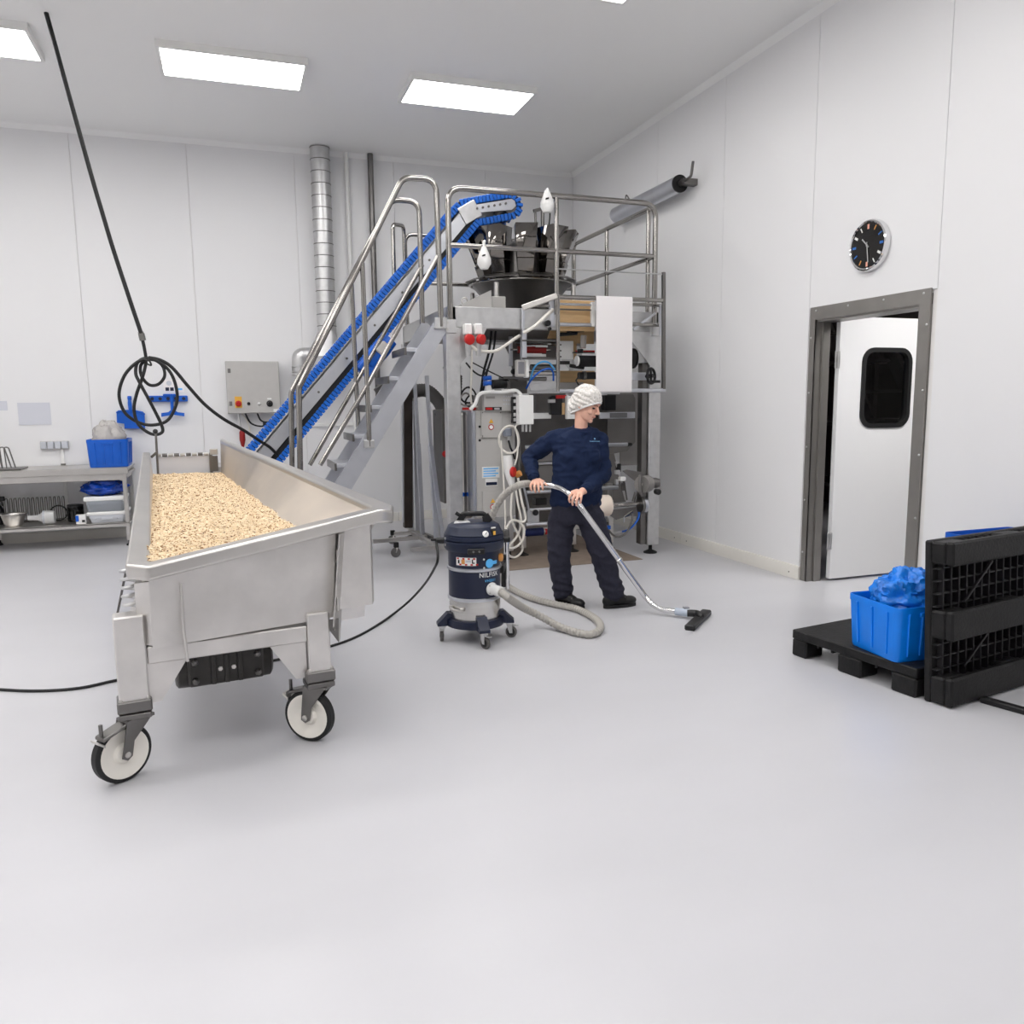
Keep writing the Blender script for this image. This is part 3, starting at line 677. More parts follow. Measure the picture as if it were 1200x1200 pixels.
z2 = P(120, 587.5, Y=YT+0.06).z
g2 = crate('clear_box', 'clear plastic box with white lid stacked on the grey crate', 'box', (a.x+0.0, YT+0.06, l0+0.001), (b.x, YT+0.48, z2), M_clear, False, 0.015)
part('box_lid', MB().box((a.x-0.02, YT+0.057, z2), (b.x+0.01, YT+0.50, P(120, 582, Y=YT+0.06).z), 0.012), M_white, g2)
zl = P(120, 582, Y=YT+0.06).z
c = P(112, 593, Y=YT+0.2)
solo('steel_cup', MB().lathe([(0.045, 0), (0.06, 0.08), (0.058, 0.082), (0.04, 0.005)], (c.x, YT+0.18, l0+0.03), n=20, cap1=False), M_steel, 'small steel cup inside the clear plastic box', 'cup')
crumple('blue_cloth', 'crumpled blue film inside the clear plastic box', 'film', (P(133, 592, Y=YT+0.25).x, YT+0.26, l0+0.07), (0.11, 0.13, 0.05), M_navybag, 5, flat=0.7)
crumple('blue_bag', 'dark blue plastic bag on top of the clear box', 'bag', (P(121, 572, Y=YT+0.25).x, YT+0.27, zl+0.085), ((b.x-a.x)*0.60, 0.22, 0.105), M_navybag, 8, amp=0.5, flat=0.75)

# ================================================================== HOPPER CART (vibrating trough on castors)
ct = thing('hopper_cart', 'large stainless steel hopper trough on castors filled with oats', 'hopper', (-0.05, 4.6, 0))
NL, NR = P(147, 664, Y=3.45), P(460, 598, Y=3.66)
FL, FR = P(167, 530, Y=6.95), P(262, 514, Y=6.95)
# rim loop, outer/inner (top), clockwise: near-left, near-right, far-right, far-left
u = (NR-NL).normalized()
OUT = [NL.copy(), P(172, 664.5, Y=3.40), P(446, 597, Y=3.60), NR.copy(), P(461, 592, Y=3.78), FR.copy(), FL.copy()]
INN = [P(176.5, 659, Y=3.53), P(181, 657, Y=3.53), P(425, 597, Y=3.72), P(432, 595.3, Y=3.74), P(434, 593.5, Y=3.80), P(258, 515, Y=6.95), P(176, 530, Y=6.95)]
OUT[0] = P(146.5, 661, Y=3.47); OUT[1] = P(171.5, 664, Y=3.40)
def rimslab(mb, O, I, h):
    n = len(O); vs_ = []
    for L in (O, I): vs_ += list(L)
    for L in (O, I): vs_ += [q-V(0, 0, h) for q in L]
    fs = []
    for i in range(n):
        j = (i+1) % n
        if i == n-2: continue          # the far end stays open
        fs += [(i, j, n+j, n+i), (2*n+j, 2*n+i, 3*n+i, 3*n+j), (j, i, 2*n+i, 2*n+j), (n+i, n+j, 3*n+j, 3*n+i)]
    return mb.add(vs_, fs)
rim_ = part('rim', rimslab(MB(), OUT, INN, 0.062), M_steel, ct)
bv = rim_.modifiers.new('soft edges', 'BEVEL'); bv.width = 0.012; bv.segments = 3; bv.limit_method = 'ANGLE'; bv.angle_limit = math.radians(40)
# inner walls, down to below the grain surface
zin = 0.72
gA_, gB_, gC_ = P(177, 657, Y=3.56), P(177.5, 556, Y=6.93), P(259, 554, Y=6.95)      # the level of the grain
gR = [PN(338, 613, gA_, (gB_-gA_).cross(gC_-gA_).normalized()), None, gC_]
def wall(name, tops, bots, thick):
    """a sheet between two polylines, with thickness"""
    n = len(tops); t3 = Vector(thick)
    vs_ = list(tops)+list(bots)+[q+t3 for q in tops]+[q+t3 for q in bots]; fs = []
    for i in range(n-1):
        fs += [(i, i+1, n+i+1, n+i), (2*n+i+1, 2*n+i, 3*n+i, 3*n+i+1), (i+1, i, 2*n+i, 2*n+i+1), (n+i, n+i+1, 3*n+i+1, 3*n+i)]
    fs += [(0, n, 3*n, 2*n), (n-1, 3*n-1, 4*n-1, 2*n-1)]
    return part(name, MB().add(vs_, fs), M_cart, ct)
def lerp(a, b, t): return a+(b-a)*t
topR = [lerp(INN[4], INN[5], k/6)-V(0, 0, 0.03) for k in (-0.07, 0, 1, 2, 3, 4, 5, 6)]
def gAt(y): return lerp(gR[0], gR[2], (y-gR[0].y)/(gR[2].y-gR[0].y))
gLine = [gAt(q.y) for q in topR]
botR = [t_+(g_-t_)*1.6 for t_, g_ in zip(topR, gLine)]
sw_ = wall('side_wall', topR, botR, (0.012, 0, -0.004))
sw_.data.materials.clear(); sw_.data.materials.append(mat('dusty_steel', (196, 186, 174), 0.45, 0.9, var=0.16, vscale=2.2, rvar=0.1))
topL = [INN[0]-V(0, 0, .022), INN[6]-V(0, 0, .022)]; botL = [V(INN[0].x+0.02, INN[0].y, 0.6), V(INN[6].x+0.02, INN[6].y, 0.8)]
wall('side_wall', topL, botL, (-0.012, 0, 0))
topF = [INN[0]-V(0, 0, .022), INN[3]-V(0, 0, .022), INN[4]-V(0, 0, .022)]
wall('end_wall', topF, [V(q.x, q.y, 0.6) for q in topF], (0.0, -0.012, 0))
# outer front plate, left column, right wing and bracket
fa, fb, fc_, fd = P(174, 678, Y=3.47), P(394, 616, Y=3.60), P(390, 722, Y=3.64), P(180, 758, Y=3.50)
def slab(name, pts, v, m=M_cart, parent=None): return part(name, MB().prism(pts, v), m, parent or ct)
q0, q1 = V(fa.x-0.0, 3.47, fa.z), V(fb.x, 3.62, fb.z); q2, q3 = V(fc_.x, 3.62, fc_.z), V(fd.x, 3.47, fd.z)
slab('front_plate', [q0, q1, q2, q3], (-0.0, 0.012, 0))
slab('corner_column', [P(157, 684, Y=3.52), P(174.5, 682, Y=3.49), P(181, 757, Y=3.49), P(163, 755, Y=3.52)], (0.0, 0.25, 0))
slab('side_wing', [P(400, 612, Y=3.78), P(437, 604, Y=3.86), P(427, 722, Y=3.86), P(396, 728, Y=3.78)], (0.0, 0.012, 0))
slab('edge_bracket', [P(397, 626, Y=3.56), P(404, 624, Y=3.74), P(397, 752, Y=3.74), P(390, 735, Y=3.56)], (0.006, 0.002, 0), M_steel)
slab('bracket_foot', [P(378, 728, Y=3.6), P(397, 725, Y=3.6), P(397, 753, Y=3.6)], (0.0, 0.01, 0), M_dsteel)
for yy in (652, 676, 708):
    p_ = P(396, yy, Y=3.585); part('weld_tab', MB().box((p_.x-0.006, 3.575, p_.z-0.03), (p_.x+0.004, 3.59, p_.z+0.03), 0.003), M_steel, ct)
wr_ = P(212, 676, Y=3.455), P(222, 770, Y=3.455)
part('drain_wire', MB().tube(smooth_path([P(211.5, 683, Y=3.46), P(213, 700, Y=3.445), P(215, 735, Y=3.45), P(220, 775, Y=3.46)]), 0.006, 8), M_steel, ct)
# outer right side and bottom pan of the trough
bt = [V(fc_.x, 3.66, fc_.z), V(0.02, 6.9, 0.72)]
wall('outer_side', [P(440, 606, Y=3.86), V(FR.x-0.0, 6.94, FR.z-0.05)], bt, (0.01, 0, 0))
slab('bottom_pan', [V(fd.x, 3.5, fd.z+0.005), V(fc_.x, 3.64, fc_.z+0.005), V(0.0, 6.9, 0.70), V(-0.62, 6.9, 0.70)], (0, 0, 0.012))
wall('outer_side', [OUT[0]+V(0.05, 0.05, -0.06), FL+V(0.03, 0, -0.06)], [V(fd.x-0.01, 3.55, fd.z), V(-0.62, 6.9, 0.70)], (0.01, 0, 0))
# chassis: posts, beams, gussets, castors, springs, motor
zp = 0.335
pL, pR = V(-0.445, 3.53, zp), V(0.315, 3.63, zp)
ztL = P(145, 722, Y=3.50).z
e1 = (pR-pL).normalized(); e2 = V(-e1.y, e1.x, 0)
part('leg', MB().obox((pL+V(0, 0, ztL))/2*1+V(pL.x/2, pL.y/2, 0), e1*0.058, e2*0.05, V(0, 0, (ztL-zp)/2), 0.006), M_cart, ct)
part('leg', MB().obox(V(pR.x, pR.y, (zp+0.62)/2), e1*0.05, e2*0.05, V(0, 0, (0.62-zp)/2), 0.006), M_cart, ct)
zb1, zb0 = P(200, 752, Y=3.55).z, P(200, 772, Y=3.55).z
part('cross_beam', MB().bar(V(pL.x, pL.y, (zb0+zb1)/2)+e1*0.06, V(pR.x, pR.y, (zb0+zb1)/2)-e1*0.05, 0.08, zb1-zb0, bev=0.005), M_cart, ct)
for (pp, sg) in ((pL, 1), (pR, -1)):
    a = V(pp.x, pp.y, zb0)+e1*0.055*sg-e2*0.02
    part('gusset', MB().prism([a, a+e1*0.16*sg, a+e1*0.05*sg-V(0, 0, 0.17), a-V(0, 0, 0.17)], e2*0.012), M_cart, ct)
fL, fR = V(-0.50, 6.3, zp), V(-0.02, 6.3, zp)
for pp in (fL, fR): part('leg', MB().box((pp.x-0.05, pp.y-0.05, zp), (pp.x+0.05, pp.y+0.05, 0.68), 0.006), M_cart, ct)
for (a, b) in ((pL, fL), (pR, fR)):
    part('side_beam', MB().bar(V(a.x, a.y, 0.58)+e2*0.05, V(b.x, b.y, 0.58), 0.06, 0.08), M_cart, ct)
part('cross_beam', MB().bar(V(fL.x, fL.y, 0.58), V(fR.x, fR.y, 0.58), 0.06, 0.08), M_cart, ct)
M_wheelw = mat('white_nylon_wheel', (236, 232, 224), 0.35)
def big_castor(top, wc, wr, head, brake):
    """castor: top = post foot, wc = wheel centre, head = rolling direction (xy)"""
    c = part('castor', MB().obox(top+V(0, 0, 0.025), e1*0.066, e2*0.06, V(0, 0, 0.026), 0.006), M_dsteel, ct)
    part('mounting_plate', MB().obox(top+V(0, 0, -0.018), e1*0.062, e2*0.056, V(0, 0, 0.012), 0.004), M_dsteel, c)
    for i in (-1, 1):
        for j in (-1, 1):
            part('bolt', MB().lathe([(0.010, 0), (0.010, 0.008), (0.006, 0.014)], top+e1*0.05*i+e2*0.045*j+V(0, 0, 0.05), (0, 0, 1), 6), M_steel, c)
    h = Vector(head).normalized(); ax = V(-h.y, h.x, 0)
    part('tyre', MB().lathe([(wr-0.03, -0.024), (wr-0.008, -0.024), (wr, -0.016), (wr, 0.016), (wr-0.008, 0.024), (wr-0.03, 0.024)], wc, ax, 40, False, False), M_rubber, c)
    part('wheel_disc', MB().lathe([(0.02, -0.03), (0.035, -0.026), (0.045, -0.012), (wr-0.045, -0.016), (wr-0.032, -0.025), (wr-0.018, -0.025), (wr-0.018, 0.025), (wr-0.032, 0.025), (wr-0.045, 0.016), (0.045, 0.012), (0.035, 0.026), (0.02, 0.03)], wc, ax, 40), M_wheelw, c)
    for s_ in (-1, 1):
        o = ax*0.036*s_; tp = V(top.x, top.y, top.z-0.03)
        pts = [tp+h*0.055+o, tp-h*0.06+o, wc-h*0.022+V(0, 0, -0.012)+o, wc+V(0, 0, -0.026)+o, wc+h*0.022+V(0, 0, -0.012)+o, wc+h*0.035+V(0, 0, 0.05)+o]
        part('fork', MB().prism(pts, ax*0.005*s_), M_dsteel, c)
        part('axle_bolt', MB().lathe([(0.013, 0), (0.013, 0.006), (0.006, 0.010)], wc+ax*0.041*s_, ax*s_, 12), M_steel, c)
    part('fork_crown', MB().obox(V(top.x, top.y, top.z-0.034), h*0.06, ax*0.04, V(0, 0, 0.006)), M_dsteel, c)
    if brake:
        b0 = V(top.x, top.y, top.z-0.045)
        part('brake_lever', MB().obox(b0-h*0.0+Vector(brake)*0.085+V(0, 0, -0.012), Vector(brake)*0.075-V(0, 0, 0.022), V(0, 0, 0.008), Vector((-brake[1], brake[0], 0))*0.032, 0.004), M_dsteel, c)
        part('brake_pedal', MB().obox(b0+Vector(brake)*0.165+V(0, 0, -0.05), Vector(brake)*0.015+V(0, 0, 0.012), Vector((-brake[1], brake[0], 0))*0.03, V(0, 0, 0.006), 0.003), M_steel, c)
        part('brake_screw', MB().cyl(b0+Vector(brake)*0.15+V(0, 0, -0.03), b0+Vector(brake)*0.15+V(0, 0, 0.025), 0.008, n=8), M_dsteel, c)
    return c
wrad = 0.122
hl = V(0.80, 0.60, 0).normalized(); hr_ = V(0.80, -0.60, 0).normalized()
wl = P(141, 885, Y=3.50); wl = V(wl.x, 3.50, wrad)
wl = V(-0.505, 3.515, wrad)
big_castor(V(pL.x, pL.y, 0.30), wl, wrad, hl, tuple(-hl))
wr2 = V(0.27, 3.655, wrad)
big_castor(V(pR.x, pR.y, 0.30), wr2, wrad, hr_, tuple(-hr_))
for pp in (fL, fR): big_castor(V(pp.x, pp.y, 0.30), V(pp.x, pp.y+0.05, wrad), wrad, (0, -1, 0), None)
# coil springs on the left of the chassis
spx = P(153.5, 705, Y=3.60).x
sp = [V(spx+0.03*math.cos(t), 3.60+0.03*math.sin(t), ztL+0.005+t/(2*math.pi)*0.036) for t in [2*math.pi*i/14 for i in range(14*5)]]
part('coil_spring', MB().tube(sp, 0.0075, 8), M_galv, ct)
part('guard_wire', MB().tube([P(137, 722, Y=3.62), P(147, 672, Y=3.62)], 0.005, 6), M_dsteel, ct)
# vibration motor under the trough
mc = V(P(262, 782, Y=3.95).x, 4.0, P(262, 780, Y=3.9).z); mt = M_motor = mat('cast_motor_grey', (66, 64, 62), 0.45, 0.4, var=0.15, vscale=20)
mo = part('vibration_motor', MB().lathe([(0.09, -0.22), (0.105, -0.21), (0.11, -0.10), (0.11, 0.10), (0.105, 0.21), (0.09, 0.22)], mc, e1, 28), mt, ct)
part('motor_plate', MB().obox(mc-e2*0.11-V(0, 0, 0.0), e1*0.17, e2*0.02, V(0, 0, 0.075), 0.01), mt, mo)
for k in (-0.06, 0.0, 0.06): part('motor_rib', MB().obox(mc-e2*0.133+e1*k, e1*0.011, e2*0.012, V(0, 0, 0.07), 0.003), mt, mo)
for i in (-0.14, 0.14):
    for j in (-0.045, 0.045):
        part('bolt', MB().lathe([(0.016, 0), (0.016, 0.014), (0.008, 0.02)], mc-e2*0.13+e1*i+V(0, 0, j), -e2, 6), M_dsteel, mo)
for i in (-0.03, 0.03): part('bolt', MB().lathe([(0.011, 0), (0.011, 0.012)], mc-e2*0.13+e1*i-V(0, 0, 0.0), -e2, 6), M_steel, mo)
part('motor_bracket', MB().obox(mc+V(0, 0, 0.12), e1*0.10, e2*0.06, V(0, 0, 0.04)), M_cart, mo)
# steel feed box with slotted top edge at the far end, lever with a black knob
a, b = P(184, 556, Y=7.08), P(245, 532, Y=7.08)
fbx = part('feed_box', MB().box((a.x, 7.08, 0.80), (b.x, 7.4, b.z-0.012), 0.004), mat('satin_sheet', (206, 206, 210), 0.5, 0.35), ct)
part('box_side', MB().box((b.x, 7.06, 0.8), (b.x+0.02, 7.42, b.z+0.01)), M_dsteel, fbx)
for k in range(9):
    x = a.x+(b.x-a.x)*(k+0.5)/9; part('hinge_knuckle', MB().cyl((x-0.019, 7.075, b.z+0.002), (x+0.019, 7.075, b.z+0.002), 0.013, n=10), M_dsteel if k % 2 else M_steel, fbx)
c = P(251, 541, Y=7.08); part('latch', MB().box((c.x-0.03, 7.07, c.z-0.08), (c.x+0.03, 7.10, c.z+0.05), 0.005), M_dsteel, fbx)
c = P(251, 530, Y=7.05); part('latch_grip', MB().box((c.x-0.035, 7.03, c.z-0.02), (c.x+0.03, 7.07, c.z+0.03), 0.006), M_steel, fbx)
part('end_plate', MB().box((FL.x+0.03, 6.95, 0.68), (FR.x+0.0, 6.965, P(210, 560, Y=6.95).z)), M_cart, ct)
lv = part('lever', MB().tube([P(185.5, 560, Y=7.0), P(182.5, 508, Y=7.0)], 0.009, 8), M_dsteel, ct)
part('lever_knob', MB().sphere(P(182, 505.5, Y=7.0), 0.02, 12, 8), M_black, lv)
part('lever_arm', MB().bar(P(177, 536, Y=6.97), P(184, 530, Y=6.97), 0.014, 0.02), M_dsteel, lv)
# grain heap: a mesh surface with flakes scattered on it
nx, ny = 90, 150; vs_ = []; fs = []
GL = [P(177, 657, Y=3.56), P(177.5, 556, Y=6.93)]
gz = []
for j in range(ny+1):
    t = j/ny; tt = t**1.6
    Lp = lerp(GL[0], GL[1], tt); yq = lerp(V(0, 3.73, 0), gR[2], tt)
    tr_ = tt
    Rp = gAt(yq.y)
    Rp = Rp+(Rp-Lp).normalized()*0.03; Lp = Lp+(Lp-Rp).normalized()*0.015
    for i in range(nx+1):
        q = lerp(Lp, Rp, i/nx)
        ed = 1-(i/nx)**4
        q.z += (0.012*noise.noise(q*3.0)+0.010*noise.noise(q*9.0))*ed+0.005*noise.noise(q*40.0)*(0.3+0.7*ed)
        vs_.append(q)
for j in range(ny):
    for i in range(nx): fs.append((j*(nx+1)+i, j*(nx+1)+i+1, (j+1)*(nx+1)+i+1, (j+1)*(nx+1)+i))
n0 = len(vs_)                       # a skirt so that the heap is a solid, not a sheet
edge = [i for i in range(nx+1)]+[(j+1)*(nx+1)-1 for j in range(1, ny+1)]+[ny*(nx+1)+i for i in range(nx-1, -1, -1)]+[j*(nx+1) for j in range(ny-1, 0, -1)]
low = [V(vs_[e].x*0.97, vs_[e].y, max(0.68, vs_[e].z-0.16)) for e in edge]
gm = MB().add(vs_+low, fs+[(edge[(i+1) % len(edge)], edge[i], n0+i, n0+(i+1) % len(edge)) for i in range(len(edge))])
oh = solo('oat_heap', gm, None, 'heap of beige oat muesli lying in the hopper trough', 'grain', kind='stuff', ang=0)
m = bpy.data.materials.new('oat_surface'); m.use_nodes = True; nt = m.node_tree; b_ = nt.nodes['Principled BSDF']; b_.inputs['Roughness'].default_value = 0.85
tc = nt.nodes.new('ShaderNodeTexCoord'); vo = nt.nodes.new('ShaderNodeTexVoronoi'); vo.inputs['Scale'].default_value = 85
rp = nt.nodes.new('ShaderNodeValToRGB'); E_ = rp.color_ramp.elements
nt.links.new(tc.outputs['Object'], vo.inputs['Vector']); nt.links.new(vo.outputs['Color'], rp.inputs['Fac'])
E_[0].color = lin((136, 106, 76)); E_[0].position = 0.0; E_[1].color = lin((234, 219, 193)); E_[1].position = 1.0
for p_, c_ in ((0.10, (164, 132, 98)), (0.22, (208, 182, 144)), (0.6, (226, 207, 175))):
    e = E_.new(p_); e.color = lin(c_)
nt.links.new(rp.outputs['Color'], b_.inputs['Base Color'])
bp = nt.nodes.new('ShaderNodeBump'); bp.inputs['Strength'].default_value = 0.8; bp.inputs['Distance'].default_value = 0.006
nt.links.new(vo.outputs['Distance'], bp.inputs['Height']); nt.links.new(bp.outputs['Normal'], b_.inputs['Normal'])
oh.data.materials.clear(); oh.data.materials.append(m)
# loose flakes on the heap, three tones, small discs joined into one part per tone
rng = random.Random(3)
for nm_, cnt, colr in (('oat_flakes', 9000, (230, 211, 180)), ('bran_flakes', 2000, (156, 120, 84)), ('raisins', 420, (92, 58, 46))):
    fm = MB(); V_ = []; F_ = []
    for _ in range(cnt):
        j = rng.randrange(ny); i = rng.randrange(nx); q = lerp(vs_[j*(nx+1)+i], vs_[(j+1)*(nx+1)+i+1], rng.random())
        s_ = rng.uniform(0.0045, 0.0085)*(1 if nm_ != 'raisins' else 0.85); a = rng.random()*6.28; nrm = V(rng.uniform(-.6, .6), rng.uniform(-.6, .6), 1).normalized()
        t1_ = nrm.orthogonal().normalized(); t2_ = nrm.cross(t1_); o = len(V_); q = q+V(0, 0, 0.003)
        d1 = (math.cos(a)*t1_+math.sin(a)*t2_)*s_; d2 = (-math.sin(a)*t1_+math.cos(a)*t2_)*s_*0.7
        V_ += [q+d1, q+d2, q-d1, q-d2, q+nrm*s_*0.5, q-nrm*s_*0.4]
        F_ += [(o, o+1, o+4), (o+1, o+2, o+4), (o+2, o+3, o+4), (o+3, o, o+4), (o+1, o, o+5), (o+2, o+1, o+5), (o+3, o+2, o+5), (o, o+3, o+5)]
    fo = part(nm_, fm.add(V_, F_), mat(nm_+'_tone', colr, 0.8, var=0.12, vscale=60), oh, kind='stuff', ang=0)

# ================================================================== CABLE HANGING FROM THE CEILING WITH A COIL
YC = 7.55
def cp(x, y, d=0.0): return P(x, y, Y=YC+d)
top = cp(105.5, 200); dirr = (cp(105.5, 200)-cp(118, 245)); k = (ZC-top.z)/dirr.z
hc = thing('hanging_cable', 'black cable hanging from the ceiling with a tied coil above the hopper', 'cable', (cp(175, 500).x, YC, cp(175, 500).z))
part('cable_drop', MB().tube(smooth_path([top+dirr*k, top, cp(118, 243), cp(132, 290), cp(150, 345), cp(166.5, 394)]), 0.017, 10), M_rubber, hc)
part('cable_grip', MB().tube([cp(165.5, 391), cp(167.5, 399)], 0.026, 10).tube([cp(162, 391), cp(168.5, 390)], 0.012, 8), M_dsteel, hc)
loops = [cp(167, 398), cp(169.5, 410), cp(171, 424), cp(167, 442, -.02), cp(160, 462, -.03), cp(157, 480, -.02), cp(162, 497, -.03), cp(176, 508, -.04), cp(188, 508, -.05), cp(190, 500, -.04), cp(178, 475, -.06), cp(164, 449, -.06), cp(159, 437, -.03),
         cp(162, 424, 0), cp(174, 419.5, .02), cp(189, 427, .03), cp(193, 440, .02), cp(186, 450, .01), cp(175, 451, 0), cp(166, 441, .0), cp(165, 428, .02), cp(174, 420.5, .03)]
part('cable_coil', MB().tube(smooth_path(loops, 8), 0.0135, 8), M_rubber, hc)
big = [cp(174, 420, -.02), cp(160, 425, -.02), cp(146, 440, -.02), cp(139.5, 462, -.02), cp(146, 483, -.01), cp(162, 495, .0), cp(180, 498, .01), cp(197, 492, .02), cp(207, 472, .02), cp(206, 452, .02), cp(198, 434, .02), cp(184, 423, .02), cp(172, 421, .02)]
part('cable_coil', MB().tube(smooth_path(big, 8), 0.0135, 8), M_rubber, hc)
part('cable_tie', MB().tube(smooth_path([cp(170, 422, -.05), cp(175, 423, -.06), cp(177, 428, -.04), cp(172, 426, .05), cp(170, 422, .04), cp(170, 422, -.05)]), 0.008, 6), M_black, hc)
tail = [cp(174, 419, .02), cp(188, 422, .03), cp(202, 431, .04), cp(220, 452, .06), cp(240, 474, .1), cp(262, 491, .15), cp(285, 504, .22), cp(305, 517, .3), P(316, 524, Y=7.95), P(326, 534, Y=8.0)]
part('cable_tail', MB().tube(smooth_path(tail, 8), 0.0145, 8), M_rubber, hc)

# ================================================================== PLATFORM WITH STAIR AND RAILS
Y0, Y1 = 7.15, 9.05
XA, XB = 1.93, 4.0
ZD = P(650, 363, Y=Y0).z; ZD0 = P(600, 386, Y=Y0).z      # deck beam top and underside
pf = thing('steel_platform', 'raised stainless steel platform on square legs over the packing machine', 'platform', ((XA+XB)/2, (Y0+Y1)/2, 0))
for (a, b) in (((XA, Y0), (XB, Y0)), ((XA, Y1), (XB, Y1)), ((XA, Y0), (XA, Y1)), ((XB, Y0), (XB, Y1))):
    part('deck_beam', MB().bar((a[0], a[1], (ZD+ZD0)/2), (b[0], b[1], (ZD+ZD0)/2), 0.08, ZD-ZD0, bev=0.006, ext=0.04), M_galv, pf)
# deck plates around the central opening of the weigher
part('deck_plate', MB().box((XA, Y0+0.04, ZD-0.012), (XB, Y0+0.36, ZD-0.004)), M_galv, pf)
part('deck_plate', MB().box((XA, Y1-0.36, ZD-0.012), (XB, Y1-0.04, ZD-0.004)), M_galv, pf)
part('deck_plate', MB().box((XA, Y0+0.36, ZD-0.012), (XA+0.42, Y1-0.36, ZD-0.004)), M_galv, pf)
part('deck_plate', MB().box((XB-0.42, Y0+0.36, ZD-0.012), (XB, Y1-0.36, ZD-0.004)), M_galv, pf)
for (x, y) in ((XA, Y0), (XB, Y0), (XA, Y1), (XB, Y1)):
    lg = part('leg', MB().box((x-0.065, y-0.06, 0.09), (x+0.065, y+0.06, ZD0-0.0), 0.006), M_galv, pf)
    part('foot', MB().lathe([(0.07, 0), (0.07, 0.012), (0.03, 0.03), (0.018, 0.035), (0.018, 0.1)], (x, y, 0), n=18), M_rubber, lg)
    part('leg_collar', MB().box((x-0.07, y-0.065, ZD0-0.36), (x+0.07, y+0.065, ZD0-0.345)), M_galv, lg)
for (x, sg) in ((XA, 1), (XB, -1)):
    for y in (Y0-0.062, Y1-0.05):
        part('gusset', MB().prism([(x+0.06*sg, y, ZD0), (x+0.32*sg, y, ZD0), (x+0.28*sg, y, ZD0-0.08), (x+0.06*sg, y, ZD0-0.33)], (0, 0.012, 0)), M_galv, pf)
part('leg_shade_strip', MB().box((XB-0.13, Y0-0.03, 0.1), (XB-0.07, Y0+0.06, ZD0-0.3)), M_dsteel, pf)  # dark strip stands in for shade on the right leg's inner side
# railings: front frame, right side, back
def rail(name, pts, r=0.024, fil=0.1, parent=None, m=M_tube): return part(name, MB().tube(fillet(pts, fil, 6), r, 12), m, parent or pf)
def yp(x, y, Y): return P(x, y, Y=Y)
yr = Y0-0.05
a0 = yp(528, 388, yr); a1 = yp(524, 218, yr); b1 = yp(766, 240, yr); b0 = yp(769, 392, yr)
zr = (a1.z+b1.z)/2; a1.z = b1.z = zr; a1.x = a0.x; b1.x = b0.x = (b0.x+b1.x)/2
fr_ = rail('front_rail', [a0, a1, b1, b0], 0.026, 0.14)
zm = (yp(530, 286, yr).z+yp(770, 302, yr).z)/2
rail('mid_rail', [V(a0.x, yr, zm), V(b0.x, yr, zm)], 0.022)
xm = yp(652, 280, yr).x
rail('rail_post', [V(xm, yr, zr), V(xm, yr, ZD-0.05)], 0.023)
xr_ = b0.x+0.0
c1 = V(xr_, yr, zr); yb_ = P(672, 310, X=xr_).y; ymid = P(711, 300, X=xr_).y
rail('side_rail', [V(xr_, yr+0.1, zr-0.02), V(xr_, yb_, zr-0.02), V(xr_, yb_, ZD)], 0.024, 0.1)
rail('mid_rail', [V(xr_, yr+0.05, zm), V(xr_, yb_, zm)], 0.022)
rail('rail_post', [V(xr_, ymid, zr-0.02), V(xr_, ymid, ZD)], 0.022)
rail('rail_post', [V(xr_, yr+0.14, zr-0.02), V(xr_, yr+0.14, ZD-0.05)], 0.022)
yk = Y1
xk0 = P(476, 330, Y=yk).x; zk1 = P(500, 276, Y=yk).z; zk2 = P(520, 333, Y=yk).z
rail('back_rail', [V(xk0, yk, ZD), V(xk0, yk, zk1), V(xr_, yk, zk1), V(xr_, yk, ZD)], 0.022, 0.1)
rail('mid_rail', [V(xk0, yk, zk2), V(xr_, yk, zk2)], 0.02)
xk1 = P(462, 330, Y=yk-0.35).x; zk3 = P(468, 263, Y=yk-0.35).z
rail('left_rail', [V(xk1, yk-0.35, ZD), V(xk1, yk-0.35, zk1+0.02), V(xk0-0.02, yk-0.05, zk1+0.08), V(xk0-0.02, yk-0.05, ZD)], 0.022, 0.08)
for p_ in (a0, b0):
    q = part('rail_bracket', MB().box((p_.x-0.05, yr-0.035, p_.z-0.02), (p_.x+0.05, Y0-0.03, p_.z+0.10), 0.006), M_galv, pf)
    for dz in (0.01, 0.07):
        part('bolt', MB().lathe([(0.012, 0), (0.012, 0.01)], (p_.x-0.04, yr-0.035, p_.z+dz), (0, -1, 0), 6), M_steel, q)
# stair
sn, sf = 7.08, 7.72
stt = thing('platform_stair', 'steep aluminium stair with double handrails leading up to the platform', 'stair', (1.1, 7.4, 0))
sA, sB = P(400, 573, Y=sn), P(518, 376, Y=sn); d_ = (sB-sA).normalized(); s0 = sA-d_*(sA.z/d_.z)
for yy in (sn, sf):
    part('stringer', MB().prism([(s0.x-0.10, yy, 0), (s0.x+0.09, yy, 0), (sB.x+0.085, yy, sB.z-0.02), (sB.x+0.02, yy, sB.z+0.04), (sB.x-0.04, yy, sB.z+0.04)], (0, 0.035, 0)), M_alu, stt)
nst = 9
for k in range(1, nst):
    z = (sB.z+0.0)*k/nst; x = s0.x+d_.x/d_.z*z
    tr2 = part('tread', MB().box((x-0.16, sn+0.04, z-0.02), (x+0.10, sf, z+0.015), 0.004), M_alu, stt)
    part('tread_nosing', MB().box((x-0.175, sn+0.04, z-0.045), (x-0.155, sf, z+0.02), 0.003), M_dsteel, tr2)
def srail(Y, pts, r, fil, name): return part(name, MB().tube(fillet([P(x, y, Y=Y) for x, y in pts], fil, 6), r, 12), M_tube, stt)
yn, yf = 7.05, 7.79
n1 = srail(yn, [(352, 560), (350, 455), (472, 208), (511, 210), (517, 383)], 0.025, 0.12, 'handrail')
srail(yf, [(342.5, 560), (341, 460), (459, 234), (491, 236), (495, 380)], 0.025, 0.12, 'handrail')
